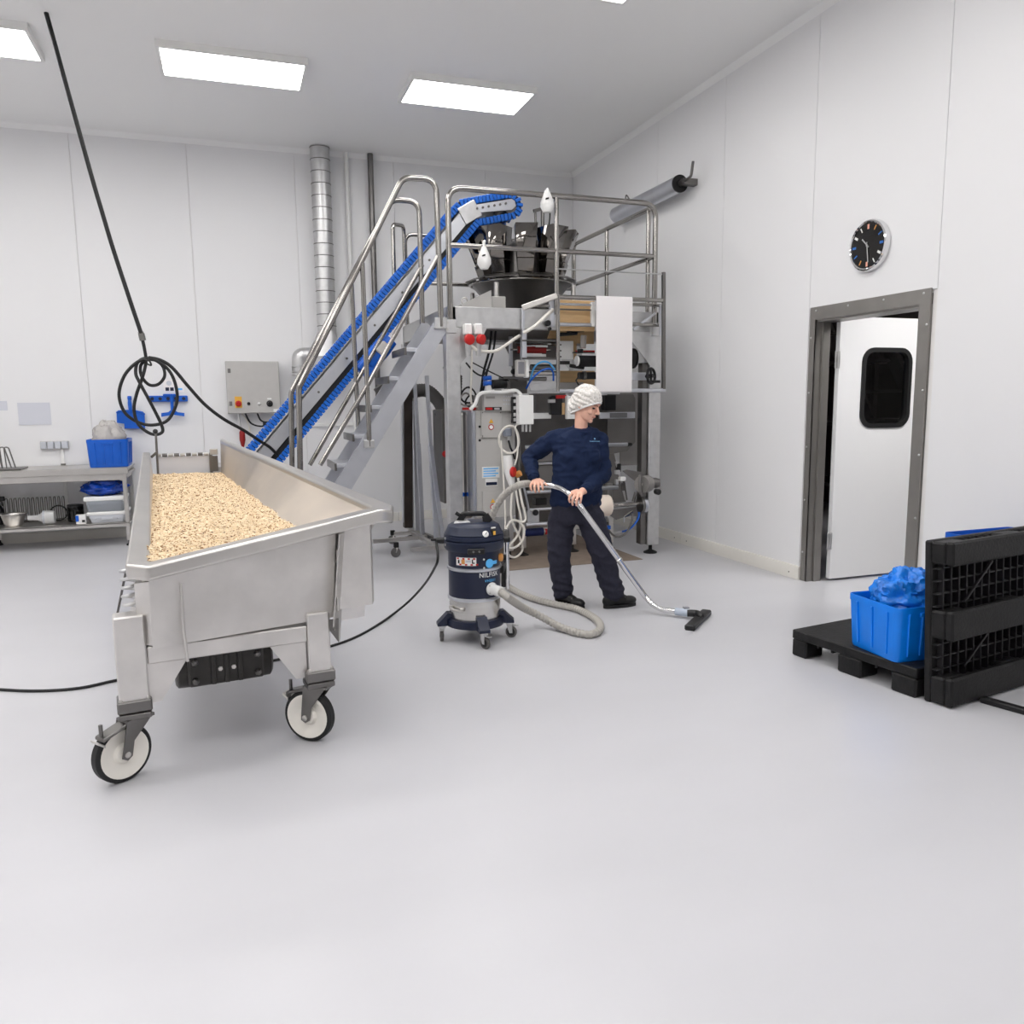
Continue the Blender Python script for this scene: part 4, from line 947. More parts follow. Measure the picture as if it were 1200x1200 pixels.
srail(yn, [(375, 545), (432, 449), (515, 297)], 0.021, 0.0, 'mid_rail')
srail(yf, [(363, 545), (415, 453), (495, 310)], 0.021, 0.0, 'mid_rail')
srail(yn, [(424.5, 308), (433, 523)], 0.021, 0.0, 'rail_post')
srail(yf, [(412, 333), (420, 505)], 0.021, 0.0, 'rail_post')
c = P(432, 521, Y=yn); part('post_bracket', MB().box((c.x-0.04, yn-0.02, c.z-0.03), (c.x+0.05, sn+0.01, c.z+0.04), 0.005), M_galv, stt)
c = P(517, 384, Y=yn); part('post_bracket', MB().box((c.x-0.06, yn-0.02, c.z-0.01), (c.x+0.05, sn+0.02, c.z+0.09), 0.005), M_galv, stt)

# ================================================================== INCLINED CONVEYOR
YV = 8.2; HW = 0.17
cv = thing('inclined_conveyor', 'inclined conveyor with blue cleated belt rising behind the stair to the weigher', 'conveyor', (0.6, YV, 0))
# centre line in the XZ plane: foot, bend, head (the near side plate is at YV-HW)
def cpz(x, y): q = P(x, y, Y=YV-HW); return V(q.x, YV, q.z)
cb_ = cpz(550, 249); ch = cpz(598, 240.5); cl = cpz(372, 461)
dv = (cb_-cl).normalized(); cf = cl-dv*((cl.z-0.75)/dv.z)
nv = V(-dv.z, 0, dv.x)                  # up-left normal of the incline
hv = (ch-cb_).normalized(); nh = V(-hv.z, 0, hv.x)
T_ = 0.115
# belt loop as a centre polyline (counter-clockwise seen from -Y)
up = [cf+nv*T_, cb_+nv*T_+dv*0.02]
bend_in = lerp(cb_+nv*T_, cb_+nh*0.085, 0.6)
loop = [cf+nv*T_]+[lerp(cf+nv*T_, cb_+nv*T_*0.9, k/2) for k in (1, 2)]+[cb_+nh*0.085+hv*0.05, ch+nh*0.085]
loop += [ch+0.085*(math.cos(t)*hv+math.sin(t)*nh) for t in [math.radians(a) for a in (60, 30, 0, -30, -60, -90)]]
loop += [cb_-nh*0.085+hv*0.06, cb_-nv*T_*0.9+dv*-0.02, cf-nv*T_]
loop += [cf+T_*(-math.sin(t)*dv*1.0-math.cos(t)*nv) for t in [math.radians(a) for a in (30, 60, 90, 120, 150)]]
def resample(pts, step, closed=True):
    p = list(pts)+([pts[0]] if closed else []); out = []; acc = 0.0
    for a, b in zip(p[:-1], p[1:]):
        L = (b-a).length; 
        while acc < L: out.append((lerp(a, b, acc/L), (b-a).normalized())); acc += step
        acc -= L
    return out
lp = [Vector(q) for q in loop]
def ribbon(pts, t, y0, y1):
    n = len(pts); mb = MB(); vs_ = []; fs = []
    for i in range(n):
        tg = (pts[(i+1) % n]-pts[i-1]).normalized(); nr = V(-tg.z, 0, tg.x)
        for (o, y) in ((0, y0), (t, y0), (t, y1), (0, y1)): q = pts[i]+nr*o; vs_.append(V(q.x, y, q.z))
    for i in range(n):
        j = (i+1) % n
        for k in range(4): l = (k+1) % 4; fs.append((i*4+k, i*4+l, j*4+l, j*4+k))
    return mb.add(vs_, fs)
belt = part('belt', ribbon(lp, 0.040, YV-HW+0.004, YV+HW-0.004), M_beltd, cv)
sm = MB(); sm2 = MB()
for (q, tg) in resample(lp, 0.040):      # corrugated side walls and cleats of the belt
    nr = V(-tg.z, 0, tg.x)
    for yy in (YV-HW+0.012, YV+HW-0.012):
        sm.obox(V(q.x, yy, q.z)+nr*0.022, tg*0.0165, V(0, 0.018, 0), nr*0.034, 0.004)
for (q, tg) in resample(lp, 0.21):
    nr = V(-tg.z, 0, tg.x); sm2.obox(V(q.x, YV, q.z)+nr*0.03, tg*0.005, V(0, HW-0.04, 0), nr*0.025)
part('belt_side_wall', sm, M_belt, cv, kind='stuff'); part('belt_cleats', sm2, M_belt, cv, kind='stuff')
for sg in (-1, 1):
    y = YV+sg*(HW-0.004)
    fp = part('side_frame', MB().prism([cf+nv*0.062, cb_+nv*0.062+dv*0.03, cb_-nv*0.05, cf-nv*0.05], (0, 0.012*sg, 0)), M_alu, cv)
    for v_ in fp.data.vertices: v_.co.y += sg*(HW-0.004)
    part('edge_strip', MB().bar(V(cf.x, y, cf.z)+nv*0.066, V(cb_.x, y, cb_.z)+nv*0.066, 0.03, 0.010, nv), M_galv, cv)
    part('return_channel', MB().bar(V(cf.x, y-sg*0.02, cf.z)-nv*0.078, V(cb_.x, y-sg*0.02, cb_.z)-nv*0.078, 0.02, 0.05, nv), M_rubber, cv)
    hp = part('head_frame', MB().prism([cb_-hv*0.03+nh*0.06, ch+hv*0.02+nh*0.055, ch+hv*0.05+nh*0.03, ch+hv*0.05-nh*0.02, ch+hv*0.0-nh*0.05, cb_+hv*0.10-nh*0.02, cb_-hv*0.02-nh*0.06], (0, 0.012*sg, 0)), M_alu, cv)
    for v_ in hp.data.vertices: v_.co.y += sg*(HW+0.010)
    kp = part('knee_plate', MB().obox(V(cb_.x, y+sg*0.024, cb_.z), (dv+hv).normalized()*0.10, V(0, 0.006, 0), (nv+nh).normalized()*0.085, 0.01), M_galv, cv)
    for k in range(6):
        q = lerp(cb_, ch, 0.18+0.14*k)+nh*0.02; part('bolt', MB().lathe([(0.012, 0), (0.012, 0.012)], V(q.x, y+sg*0.026, q.z), (0, sg, 0), 8), M_dsteel, cv)
    for k in range(7):
        q = lerp(cf, cb_, 0.1+0.12*k)+nv*0.0; part('bolt', MB().lathe([(0.012, 0), (0.012, 0.012)], V(q.x, y+sg*0.01, q.z), (0, sg, 0), 8), M_dsteel, cv)
part('head_roller', MB().cyl(V(ch.x, YV-HW+0.02, ch.z), V(ch.x, YV+HW-0.02, ch.z), 0.075, n=20), M_dsteel, cv)
# lower chute hanging under the head, with its own dark cleats
hb = MB()
q0, q1 = cpz(549, 268), cpz(586, 263)
hb.prism([q0+V(0, -0.12, 0.02), q1+V(0.05, -0.12, 0.045), q1+V(0.03, -0.12, -0.01), q1+V(0, -0.12, -0.03), q0+V(0, -0.12, -0.03)], (0, 0.34, 0))
part('return_belt', hb, M_beltd, cv)
part('foot_leg', MB().box((cf.x+0.1, YV-HW-0.03, 0.0), (cf.x+0.16, YV-HW+0.03, cf.z+0.05)).box((cf.x+0.1, YV+HW-0.03, 0.0), (cf.x+0.16, YV+HW+0.03, cf.z+0.05)), M_steel, cv)
part('infeed_hopper', MB().prism([(cf.x-0.45, YV-0.3, 0.72), (cf.x+0.06, YV-0.3, 0.72), (cf.x+0.06, YV-0.3, 0.98), (cf.x-0.55, YV-0.3, 0.98)], (0, 0.6, 0)), M_steel, cv)
# drive motor in blue
mq = P(444, 413, Y=YV-HW-0.15); mdir = dv
dm = thing('drive_motor', 'blue gear motor mounted under the inclined conveyor', 'motor', (mq.x, YV-HW-0.15, mq.z-0.2))
part('motor_body', MB().lathe([(0.07, -0.17), (0.085, -0.16), (0.09, 0.06), (0.08, 0.17)], V(mq.x, YV-HW-0.15, mq.z), dv, 20), M_blue, dm)
part('gear_case', MB().obox(V(mq.x, YV-HW-0.15, mq.z)-dv*0.2, dv*0.07, V(0, 0.07, 0), nv*0.08, 0.02), M_blue, dm)
part('terminal_box', MB().obox(V(mq.x, YV-HW-0.25, mq.z)+dv*0.04, dv*0.06, V(0, 0.025, 0), nv*0.05, 0.01), M_grey, dm)

# ================================================================== MULTIHEAD WEIGHER
wc = V(P(611, 340, Y=8.2).x, 8.2, 0); zw = P(611, 345, Y=7.65).z
wg = thing('multihead_weigher', 'multihead weigher with a ring of mirror steel buckets on the platform', 'weigher', (wc.x, wc.y, ZD))
zr0 = P(552, 330, Y=8.2).z
part('collecting_dish', MB().lathe([(0.16, ZD-0.25), (0.20, ZD-0.02), (0.50, zr0-0.06), (0.535, zr0-0.03), (0.52, zr0-0.03), (0.48, zr0-0.05), (0.18, ZD)], V(wc.x, wc.y, 0), n=12, cap0=False, cap1=False), M_dsteel, wg)
part('dish_ring', MB().tube([V(wc.x+0.545*math.cos(t), wc.y+0.545*math.sin(t), zr0-0.02) for t in [2*math.pi*i/48 for i in range(48)]], 0.012, 8, True), M_tube, wg)
nb = 10
for k in range(nb):
    t = 2*math.pi*(k+0.35)/nb; rd = V(math.cos(t), math.sin(t), 0); tg = V(-math.sin(t), math.cos(t), 0)
    part('dish_flap', MB().obox(V(wc.x, wc.y, zr0+0.02)+rd*0.53, rd*0.05-V(0, 0, 0.02), tg*0.165, V(0, 0, 0.004)+rd*0.002), M_dsteel, wg)
zt0 = P(600, 263, Y=7.75).z
for k in range(nb):
    t = 2*math.pi*(k+0.1)/nb; rd = V(math.cos(t), math.sin(t), 0); tg = V(-math.sin(t), math.cos(t), 0); o = V(wc.x, wc.y, 0)
    def bk(r0, r1, w0, w1, z0_, z1_): 
        lo = [o+rd*r0[0]-tg*w0+V(0, 0, z0_), o+rd*r0[1]-tg*w0+V(0, 0, z0_), o+rd*r0[1]+tg*w0+V(0, 0, z0_), o+rd*r0[0]+tg*w0+V(0, 0, z0_)]
        hi = [o+rd*r1[0]-tg*w1+V(0, 0, z1_), o+rd*r1[1]-tg*w1+V(0, 0, z1_), o+rd*r1[1]+tg*w1+V(0, 0, z1_), o+rd*r1[0]+tg*w1+V(0, 0, z1_)]
        return lo+hi, [(0,3,2,1),(4,5,6,7),(0,1,5,4),(1,2,6,5),(2,3,7,6),(3,0,4,7)]
    v1, f1 = bk((0.37, 0.48), (0.36, 0.60), 0.085, 0.112, zr0+0.19, zt0)
    # feed hopper: open top
    b_ = part('feed_bucket', MB().add(v1, [f for f in f1 if f != (4,5,6,7)]), M_mirror, wg)
    sd = b_.modifiers.new('sheet', 'SOLIDIFY'); sd.thickness = 0.006
    v2, f2 = bk((0.37, 0.44), (0.36, 0.49), 0.072, 0.085, zr0+0.02, zr0+0.18)
    part('weigh_bucket', MB().add(v2, f2), M_mirror, wg)
    part('bucket_bracket', MB().obox(o+rd*0.33+V(0, 0, zr0+0.19), rd*0.03, tg*0.05, V(0, 0, 0.15)), M_dsteel, wg)
part('core_drum', MB().lathe([(0.30, zr0-0.02), (0.30, zr0+0.30), (0.22, zr0+0.36), (0.05, zr0+0.46)], V(wc.x, wc.y, 0), n=24), M_dsteel, wg)
# stand and body box under the dish
for (sx, sy) in ((-1, -1), (1, -1), (-1, 1), (1, 1)):
    part('stand_post', MB().cyl((wc.x+sx*0.42, wc.y+sy*0.42, ZD-0.02), (wc.x+sx*0.42, wc.y+sy*0.42, zr0-0.06), 0.025, n=12), M_steel, wg)
cq = P(572, 346, Y=7.75)
part('junction_box', MB().box((cq.x, 7.62, ZD), (cq.x+0.14, 7.8, ZD+0.17), 0.006), M_grey, wg)
pk = P(638, 254, Y=8.0)
part('sensor_stand', MB().cyl((pk.x-0.1, 8.0, zt0-0.25), (pk.x-0.1, 8.0, pk.z+0.06), 0.012, n=10).bar((pk.x-0.12, 8.0, pk.z+0.05), (pk.x+0.02, 8.0, pk.z+0.09), 0.03, 0.03).cyl((pk.x-0.02, 8.0, pk.z+0.07), (pk.x-0.02, 8.0, pk.z-0.12), 0.02, n=10), M_dsteel, wg)
part('sensor_cable', MB().tube(smooth_path([(pk.x+0.02, 8.0, pk.z+0.1), (pk.x+0.06, 8.0, pk.z+0.06), (pk.x+0.05, 8.0, pk.z-0.08), (pk.x, 8.0, zt0-0.1)]), 0.008, 6), M_rubber, wg)
# side support wedge with eye bolt, left of the dish
a, b, c = P(541, 361, Y=7.45), P(576, 361, Y=7.45), P(576, 340, Y=7.45)
ws = thing('lifting_bracket', 'grey wedge bracket with an eye bolt standing on the platform edge', 'bracket', ((a.x+b.x)/2, 7.5, ZD))
part('wedge', MB().prism([(a.x, 7.45, ZD), (b.x, 7.45, ZD), (b.x, 7.45, c.z), (a.x, 7.45, ZD+0.06)], (0, 0.14, 0)), M_grey, ws)
e = P(545, 350, Y=7.5)
part('eye_bolt', MB().tube([V(e.x+0.03*math.cos(t), 7.52, ZD+0.10+0.03*math.sin(t)) for t in [2*math.pi*i/16 for i in range(16)]], 0.008, 6, True), M_steel, ws)
# plain white placeholders for unidentified things hung on the rail
for (x, y0, y1, yrail, lab) in ((565.5, 300, 317, zm, 'plain white placeholder hanging on the middle rail in front of the buckets'), (639, 226, 251, zr, 'plain white placeholder hanging from the top rail near the corner')):
    o = P(x, y0, Y=yr); o = V(o.x, yr-0.045, yrail)
    L = o.z-P(x, y1, Y=yr).z
    t = thing('hanging_placeholder', lab, 'placeholder', (o.x, yr, o.z-L), 'white placeholders on the platform rail')
    part('placeholder_body', MB().lathe([(0.004, -L), (0.035, -L+0.006), (0.062, -L+0.05), (0.062, -L+0.09), (0.045, -L+0.14), (0.02, -L+0.2), (0.013, -0.02), (0.012, 0.0)], o, (0, 0, 1), 20), M_white, t)
    part('hook', MB().tube(smooth_path([o+V(0, 0, -0.01), o+V(0, 0.0, 0.03), o+V(0.02, 0.04, 0.05), o+V(0.03, 0.09, 0.03)]), 0.012, 8), M_white, t)
    part('black_mark', MB().obox(o+V(-0.02, -0.052, -L+0.115), V(0.014, 0, 0.004), V(0, 0.012, 0), V(0, 0, 0.007), 0.003), M_black, t)

# ================================================================== PACKING MACHINE UNDER THE PLATFORM
pm = thing('packing_machine', 'vertical packing machine crowded under the platform with cabinets and rollers', 'machine', (2.95, 7.9, 0))
M_panel = mat('machine_grey_panel', (150, 147, 144), 0.45, 0.3)
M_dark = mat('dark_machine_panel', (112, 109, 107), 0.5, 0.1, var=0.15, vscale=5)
M_flex = mat('grey_flex_hose', (92, 90, 88), 0.6)
def fb(name, x0, y0, x1, y1, Y, d, m, bev=0.004, parent=None):
    """box whose front face, at depth Y, covers the photo rectangle; d deep"""
    yc, xc = (y0+y1)/2, (x0+x1)/2
    a, b = P(x0, yc, Y=Y).x, P(x1, yc, Y=Y).x; t, u_ = P(xc, y0, Y=Y).z, P(xc, y1, Y=Y).z
    return part(name, MB().box((a, Y, u_), (b, Y+d, t), bev), m, parent or pm)
def ft(name, pts, Y, r, m, parent=None, n=10, fil=0.0, flat=False):
    q = [P(x, y, Y=Y) for x, y in pts]
    if flat:
        z = sum(p_.z for p_ in q)/len(q)
        for p_ in q: p_.z = z
    return part(name, MB().tube(fillet(q, fil) if fil else q, r, n), m, parent or pm)
def fp(name, pts, Y, d, m, parent=None): return part(name, MB().prism([P(x, y, Y=Y) for x, y in pts], (0, d, 0)), m, parent or pm)
def knob(name, x, y, Y, r, m, L=0.03, axis=(0, -1, 0), parent=None): return part(name, MB().lathe([(r*0.95, 0), (r, L*0.2), (r, L*0.8), (r*0.85, L)], P(x, y, Y=Y), axis, 16), m, parent or pm)
# main cabinet
cab = fb('main_cabinet', 557, 481, 603, 606, 7.30, 0.50, M_grey, 0.008)
fb('cabinet_edge', 554, 481, 558.5, 606, 7.28, 0.52, M_alu, 0.008)
for (y0, y1, x0, x1) in ((481, 513, 564, 588), (575, 606, 565.5, 601)):
    pp = fb('access_panel', x0, y0, x1, y1, 7.285, 0.014, M_grey, 0.003, cab)
for (x, y) in ((575.5, 493.5), (577.5, 587)):
    c = P(x, y, Y=7.283); part('warning_triangle', MB().prism([c+V(-0.024, 0, -0.018), c+V(0.024, 0, -0.018), c+V(0, 0, 0.022)], (0, -0.003, 0)), M_yellow, cab)
    c = P(x, y+7, Y=7.284); part('prohibition_sign', MB().lathe([(0.027, 0), (0.027, 0.003)], c, (0, -1, 0), 18), M_red, cab)
    part('prohibition_sign', MB().lathe([(0.019, 0.003), (0.019, 0.0045)], c, (0, -1, 0), 18), M_white, cab)
fb('data_plate', 565, 547, 585.5, 560, 7.295, 0.006, M_white, 0.001, cab)
for k in range(4): fb('printed_line', 566.5, 548.5+k*2.9, 584-3*(k % 2), 549.8+k*2.9, 7.2935, 0.003, M_ltblue, 0, cab)
fb('name_plate', 569, 561, 583, 569.5, 7.295, 0.006, M_white, 0.001, cab)
fb('name_plate', 569.7, 565, 582.5, 568.6, 7.293, 0.003, M_navypaint, 0, cab)
for (x, y) in ((565.5, 483.5), (586.5, 483.5), (565.5, 511), (586.5, 511)): knob('screw', x, y, 7.285, 0.006, M_dsteel, 0.004, parent=cab)
for yy in (525, 541): knob('cam_lock', 562, yy-25, 7.30, 0.012, M_black, 0.012, parent=cab)
col = fb('steel_column', 541, 483, 554.5, 608, 7.46, 0.5, M_steel, 0.03)
fb('blue_tape', 541, 577, 554.6, 581.5, 7.455, 0.006, M_blue, 0, col)
fb('column_gap', 543.5, 483, 546.5, 603, 7.455, 0.006, M_dsteel, 0, col)
for yy in (498, 585): fb('column_hinge', 551.5, yy, 554.5, yy+8, 7.44, 0.02, M_tube, 0.002, col)
sd_ = fb('side_cover', 519, 480, 526, 590, 7.95, 0.4, M_dsteel, 0.01)
knob('stop_button', 521.5, 532, 7.95, 0.035, M_red, 0.04, parent=sd_)
for (x, Y) in ((560, 7.4), (597, 7.4), (612, 7.5)):
    q = P(x, 600, Y=Y); z1_ = 0.5
    lg = part('leg', MB().box((q.x-0.03, Y-0.03, 0.08), (q.x+0.03, Y+0.03, z1_), 0.004), M_steel, pm)
    part('foot', MB().lathe([(0.065, 0), (0.065, 0.012), (0.025, 0.03), (0.014, 0.035), (0.014, 0.09)], (q.x, Y, 0), n=16), M_rubber, lg)
# operator box on top of the cabinet
kb = fb('operator_box', 567, 460.5, 601.5, 482, 7.26, 0.30, M_grey, 0.006)
fb('operator_side', 560, 463, 567, 481, 7.33, 0.25, M_panel, 0.006, kb)
for i in range(4):
    for j in range(3): knob('key', 590.5+i*2.7, 464.5+j*4.6, 7.26, 0.007, M_greyp, 0.006, parent=kb)
fb('display', 569.5, 464.5, 580, 467.2, 7.257, 0.006, M_panel, 0, kb)
fb('slot', 568.5, 477, 588, 480.8, 7.256, 0.006, M_black, 0, kb)
fb('red_strip', 569.5, 477.6, 577, 480.2, 7.25, 0.008, M_red, 0, kb)
fb('slot', 579.5, 477.8, 585.5, 480.2, 7.25, 0.008, M_galv, 0, kb)
# white control box beside it
wb2 = fb('control_box', 608.2, 463, 625.5, 497.5, 7.08, 0.13, M_white, 0.006)
fb('box_bracket', 601, 465, 608.5, 496, 7.16, 0.06, M_black, 0.003, wb2)
for yy in (468, 476, 484, 490): fb('terminal', 602, yy, 606.5, yy+4, 7.15, 0.012, M_galv, 0.002, wb2)
for xx in (612.5, 616.5, 621): ft('cable_gland', [(xx, 497), (xx, 506)], 7.14, 0.012, M_galv, wb2, 8)
# pneumatic valve, small motors and clutter on the cabinet top
vv = ft('air_valve', [(571.5, 441.5), (572, 461)], 7.36, 0.030, M_white, None, 14)
for yy in (443.5, 449.5): ft('valve_cap', [(566.5, yy), (575.5, yy-0.8)], 7.34, 0.022, M_blue, vv, 12)
ft('small_motor', [(577, 450.5), (593, 449.5)], 7.40, 0.045, M_black, None, 18)
fb('motor_block', 577, 456, 604, 461, 7.38, 0.2, M_white, 0.01)
fb('motor_block', 580, 456.5, 588, 460.5, 7.36, 0.05, M_black, 0.004)
fb('support_arm', 590, 441, 622, 444.5, 7.35, 0.15, M_dsteel)
fb('support_arm', 598, 444, 618, 461, 7.55, 0.2, M_dark)
for k, (x, y, rr) in enumerate(((549, 463, 0.075), (546, 468, 0.06), (552, 470, 0.055))):
    c = P(x, y, Y=7.5); part('cable_loop', MB().tube([c+V(rr*math.cos(t), 0.03*math.sin(2*t), rr*math.sin(t)) for t in [2*math.pi*i/20 for i in range(20)]], 0.009, 6, True), M_rubber if k != 1 else M_panel, pm)
fb('terminal_rail', 543, 477.5, 560, 480.5, 7.4, 0.05, M_red, 0.002)
# upper film path: plates, rollers, boards
fp('roller_plate', [(591, 404), (604, 391), (613, 391), (613, 441), (601, 441), (599, 420)], 7.62, 0.012, M_dsteel)
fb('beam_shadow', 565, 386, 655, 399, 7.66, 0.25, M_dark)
fb('upright', 611.5, 387, 617.5, 423, 7.20, 0.05, M_alu)
fb('upright', 597.5, 394, 601, 429, 7.42, 0.04, M_alu)
ft('guide_roller', [(604, 402.5), (655, 401.5)], 7.44, 0.022, M_tube, flat=True)
ft('guide_roller', [(612, 398), (655, 399)], 7.30, 0.014, M_dsteel, flat=True)
ft('roller_shaft', [(598, 410), (645, 410)], 7.42, 0.010, M_tube, flat=True)
ft('rubber_roller', [(607, 410), (639, 410)], 7.42, 0.034, M_dred, None, 18, flat=True)
ft('guide_roller', [(612, 419.5), (655, 420)], 7.30, 0.014, M_dsteel, flat=True)
ft('guide_roller', [(622, 431), (653, 430)], 7.42, 0.03, M_dsteel, None, 14, flat=True)
ft('guide_roller', [(618, 437.5), (653, 437.5)], 7.42, 0.022, M_tube, flat=True)
ft('guide_roller', [(606, 444), (640, 444)], 7.45, 0.02, M_dsteel, flat=True)
fp('slanted_plate', [(620, 451), (650, 444.5), (652.5, 449), (652, 456), (622, 458)], 7.24, 0.01, M_galv)
fb('cross_plate', 654, 448, 684, 459.5, 7.45, 0.02, M_panel)
fb('dark_block', 640, 402, 652, 419, 7.5, 0.12, M_dark)
fb('light_strip', 628, 404.5, 642, 407, 7.36, 0.01, M_white, 0.001); fb('light_strip', 624, 415, 640, 418.5, 7.36, 0.01, M_white, 0.001)
fb('plywood_board', 656, 352, 697, 388, 7.075, 0.02, M_ply)
fp('plywood_board', [(648, 380), (696, 388), (696, 403), (640, 402)], 7.56, 0.02, M_ply)
fb('plywood_board', 655, 434.5, 697, 453, 7.60, 0.02, M_ply)
fb('plywood_board', 671, 402, 676, 421, 7.58, 0.02, M_ply)
wp_ = fb('white_plate', 654.5, 399.5, 672, 421, 7.34, 0.012, M_white, 0.002)
for (x, y) in ((657, 404), (657, 411), (657, 418)): knob('plate_hole', x, y, 7.34, 0.008, M_black, 0.003, parent=wp_)
fb('slider_bar', 655, 423, 668, 427, 7.3, 0.03, M_black)
mt1 = ft('web_motor', [(677, 423), (699, 423.5)], 7.22, 0.055, M_black, None, 22, flat=True)
ft('motor_cap', [(675.2, 423), (677.4, 423)], 7.22, 0.05, M_white, mt1, 22, flat=True)
ft('motor_flange', [(684, 431), (668, 428.5)], 7.24, 0.018, M_black, mt1)
mt2 = ft('web_motor', [(678, 440), (699, 440.5)], 7.26, 0.035, M_black, None, 18, flat=True)
ft('motor_collar', [(683, 440), (686, 440)], 7.26, 0.042, M_dsteel, mt2, 16, flat=True)
ft('cable', [(678, 441), (675, 446), (678, 451)], 7.24, 0.008, M_rubber, mt2, 6)
ft('clamp_handle', [(656, 392), (676, 390.5)], 7.2, 0.018, M_black, None, 12)
ft('clamp_handle', [(665, 387), (684, 386.5)], 7.24, 0.024, M_black, None, 12)
knob('clamp_knob', 641, 379, 7.1, 0.028, M_black, 0.04); knob('clamp_knob', 643.5, 385.5, 7.1, 0.016, M_black, 0.03); knob('clamp_knob', 601.5, 435.5, 7.36, 0.028, M_black, 0.04)
ft('film_guide', [(668, 380), (671, 369), (676, 367), (681, 371), (683, 381)], 7.1, 0.006, mat('clear_guide', (190, 170, 150), 0.2), None, 6)
ft('nozzle', [(684, 393), (683, 408)], 7.2, 0.03, mat('clear_acrylic', (210, 205, 200), 0.1, trans=0.6), None, 12)
knob('nozzle_tip', 680, 409, 7.2, 0.03, M_black, 0.04, (0, 0, -1))
fb('red_bar', 675, 410.5, 697, 412.5, 7.3, 0.02, M_red, 0.001)
fb('shelf_bar', 672, 412.5, 697, 414, 7.28, 0.03, M_dsteel, 0.001)
# touch panel on an arm
tp = fb('touch_panel', 606, 421.5, 616, 441.5, 7.12, 0.07, M_grey, 0.008)
fb('panel_side', 616, 421.5, 620, 442.5, 7.13, 0.07, M_white, 0.006, tp)
fb('panel_screen', 607.5, 424, 614.5, 438, 7.116, 0.006, mat('screen_grey', (128, 128, 134), 0.2), 0, tp)
# lower body seen left and right of the worker
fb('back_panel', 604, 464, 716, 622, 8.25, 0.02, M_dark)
fb('back_panel', 727, 458, 756, 545, 8.0, 0.02, M_panel)
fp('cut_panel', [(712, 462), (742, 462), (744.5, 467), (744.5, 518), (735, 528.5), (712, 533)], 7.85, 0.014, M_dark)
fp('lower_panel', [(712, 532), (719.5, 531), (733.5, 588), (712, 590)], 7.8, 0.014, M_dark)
fb('cross_plate', 608, 484, 646, 491, 7.5, 0.02, M_white)
br_ = fb('cross_plate', 703, 483, 744.5, 490.5, 7.45, 0.03, M_alu)
fb('display', 715, 483.8, 735, 489.5, 7.444, 0.006, mat('lcd_grey', (120, 120, 122), 0.25), 0, br_)
fb('white_panel', 664.5, 464, 675, 491, 7.35, 0.05, M_white)
fb('dark_block', 628, 461, 663, 483, 7.7, 0.2, M_dark)
fb('dark_block', 709, 463, 722, 481, 7.6, 0.1, M_black)
ft('side_roller', [(710, 521.3), (735, 520.8)], 7.5, 0.020, M_alu, None, 12, flat=True); knob('roller_end', 735, 521, 7.5, 0.02, M_rubber, 0.05, (1, 0, 0))
for (x0, x1, y, Y, r) in ((616, 648, 523.5, 7.55, 0.02), (620, 648, 543.5, 7.7, 0.016), (617, 648, 576.5, 7.5, 0.02), (619, 648, 597, 7.45, 0.018), (616, 648, 614.5, 7.4, 0.024), (697, 724, 572, 7.45, 0.022), (700, 722, 607, 7.4, 0.022)):
    ft('side_roller', [(x0, y), (x1, y-0.4)], Y, r, M_alu, None, 12, flat=True)
fb('rear_board', 624, 527, 648, 541, 8.0, 0.02, M_panel); fb('rear_board', 620, 546, 648, 574, 8.05, 0.02, M_panel)
fb('side_plate', 618, 598, 632, 613, 7.42, 0.02, M_galv)
fb('small_motor', 628, 584, 641, 592, 7.6, 0.1, M_black)
knob('side_knob', 627, 600.5, 7.42, 0.03, M_black, 0.03)
ft('link_bar', [(614, 571), (620, 599)], 7.42, 0.012, M_alu)
pb = ft('air_cylinder', [(614, 624), (636, 623)], 7.5, 0.042, mat('dark_blue_cylinder', (16, 34, 92), 0.35), None, 16, flat=True)
ft('cylinder_end', [(635.5, 623), (638, 623)], 7.5, 0.03, M_steel, pb, 12, flat=True); ft('cylinder_cap', [(638, 623), (641, 623)], 7.5, 0.03, M_red, pb, 12, flat=True)
lk = fb('lever_unit', 645, 464, 660, 486, 7.42, 0.06, M_black, 0.01)
fb('red_lever', 652, 463, 664, 467, 7.4, 0.03, M_red, 0.003, lk); fb('lever_plate', 643, 468, 651, 472, 7.41, 0.03, M_galv, 0.003, lk); fb('lever_plate', 659, 472, 662, 486, 7.41, 0.03, M_ply, 0.002, lk)
for (px_, Y) in ((671, 7.5), (713.5, 7.5)):
    q = P(px_, 600, Y=Y); lg = part('leg', MB().box((q.x-0.03, Y-0.03, 0.08), (q.x+0.03, Y+0.03, 0.7), 0.004), M_steel, pm)
    part('foot', MB().lathe([(0.065, 0), (0.065, 0.012), (0.025, 0.03), (0.014, 0.035), (0.014, 0.09)], (q.x, Y, 0), n=16), M_rubber, lg)
fb('frame_sill', 614, 616, 716, 621, 7.6, 0.06, M_steel)
# crank beam and handwheel on the right
hb_ = fb('crank_beam', 739, 436.5, 760, 445.5, 7.02, 0.06, M_alu, 0.006)
hw = P(763, 440.5, Y=6.98); ax = V(0.50, -0.86, 0.05).normalized(); u1 = ax.cross(V(0, 0, 1)).normalized(); u2 = u1.cross(ax)
whl = part('handwheel', MB().tube([hw+0.072*(math.cos(t)*u1+math.sin(t)*u2) for t in [2*math.pi*i/28 for i in range(28)]], 0.014, 8, True), M_black, pm)
part('wheel_spoke', MB().bar(hw-u2*0.07, hw+u2*0.07, 0.02, 0.014, ax).bar(hw-u1*0.07, hw+u1*0.07, 0.02, 0.014, ax).cyl(hw-ax*0.06, hw+ax*0.02, 0.02, n=10), M_black, whl)
part('wheel_handle', MB().cyl(hw-u2*0.055, hw-u2*0.055+V(0.085, -0.02, 0), 0.014, n=10), M_black, whl)
knob('side_disc', 740.5, 420, 7.25, 0.10, M_black, 0.03, (1, 0, 0))

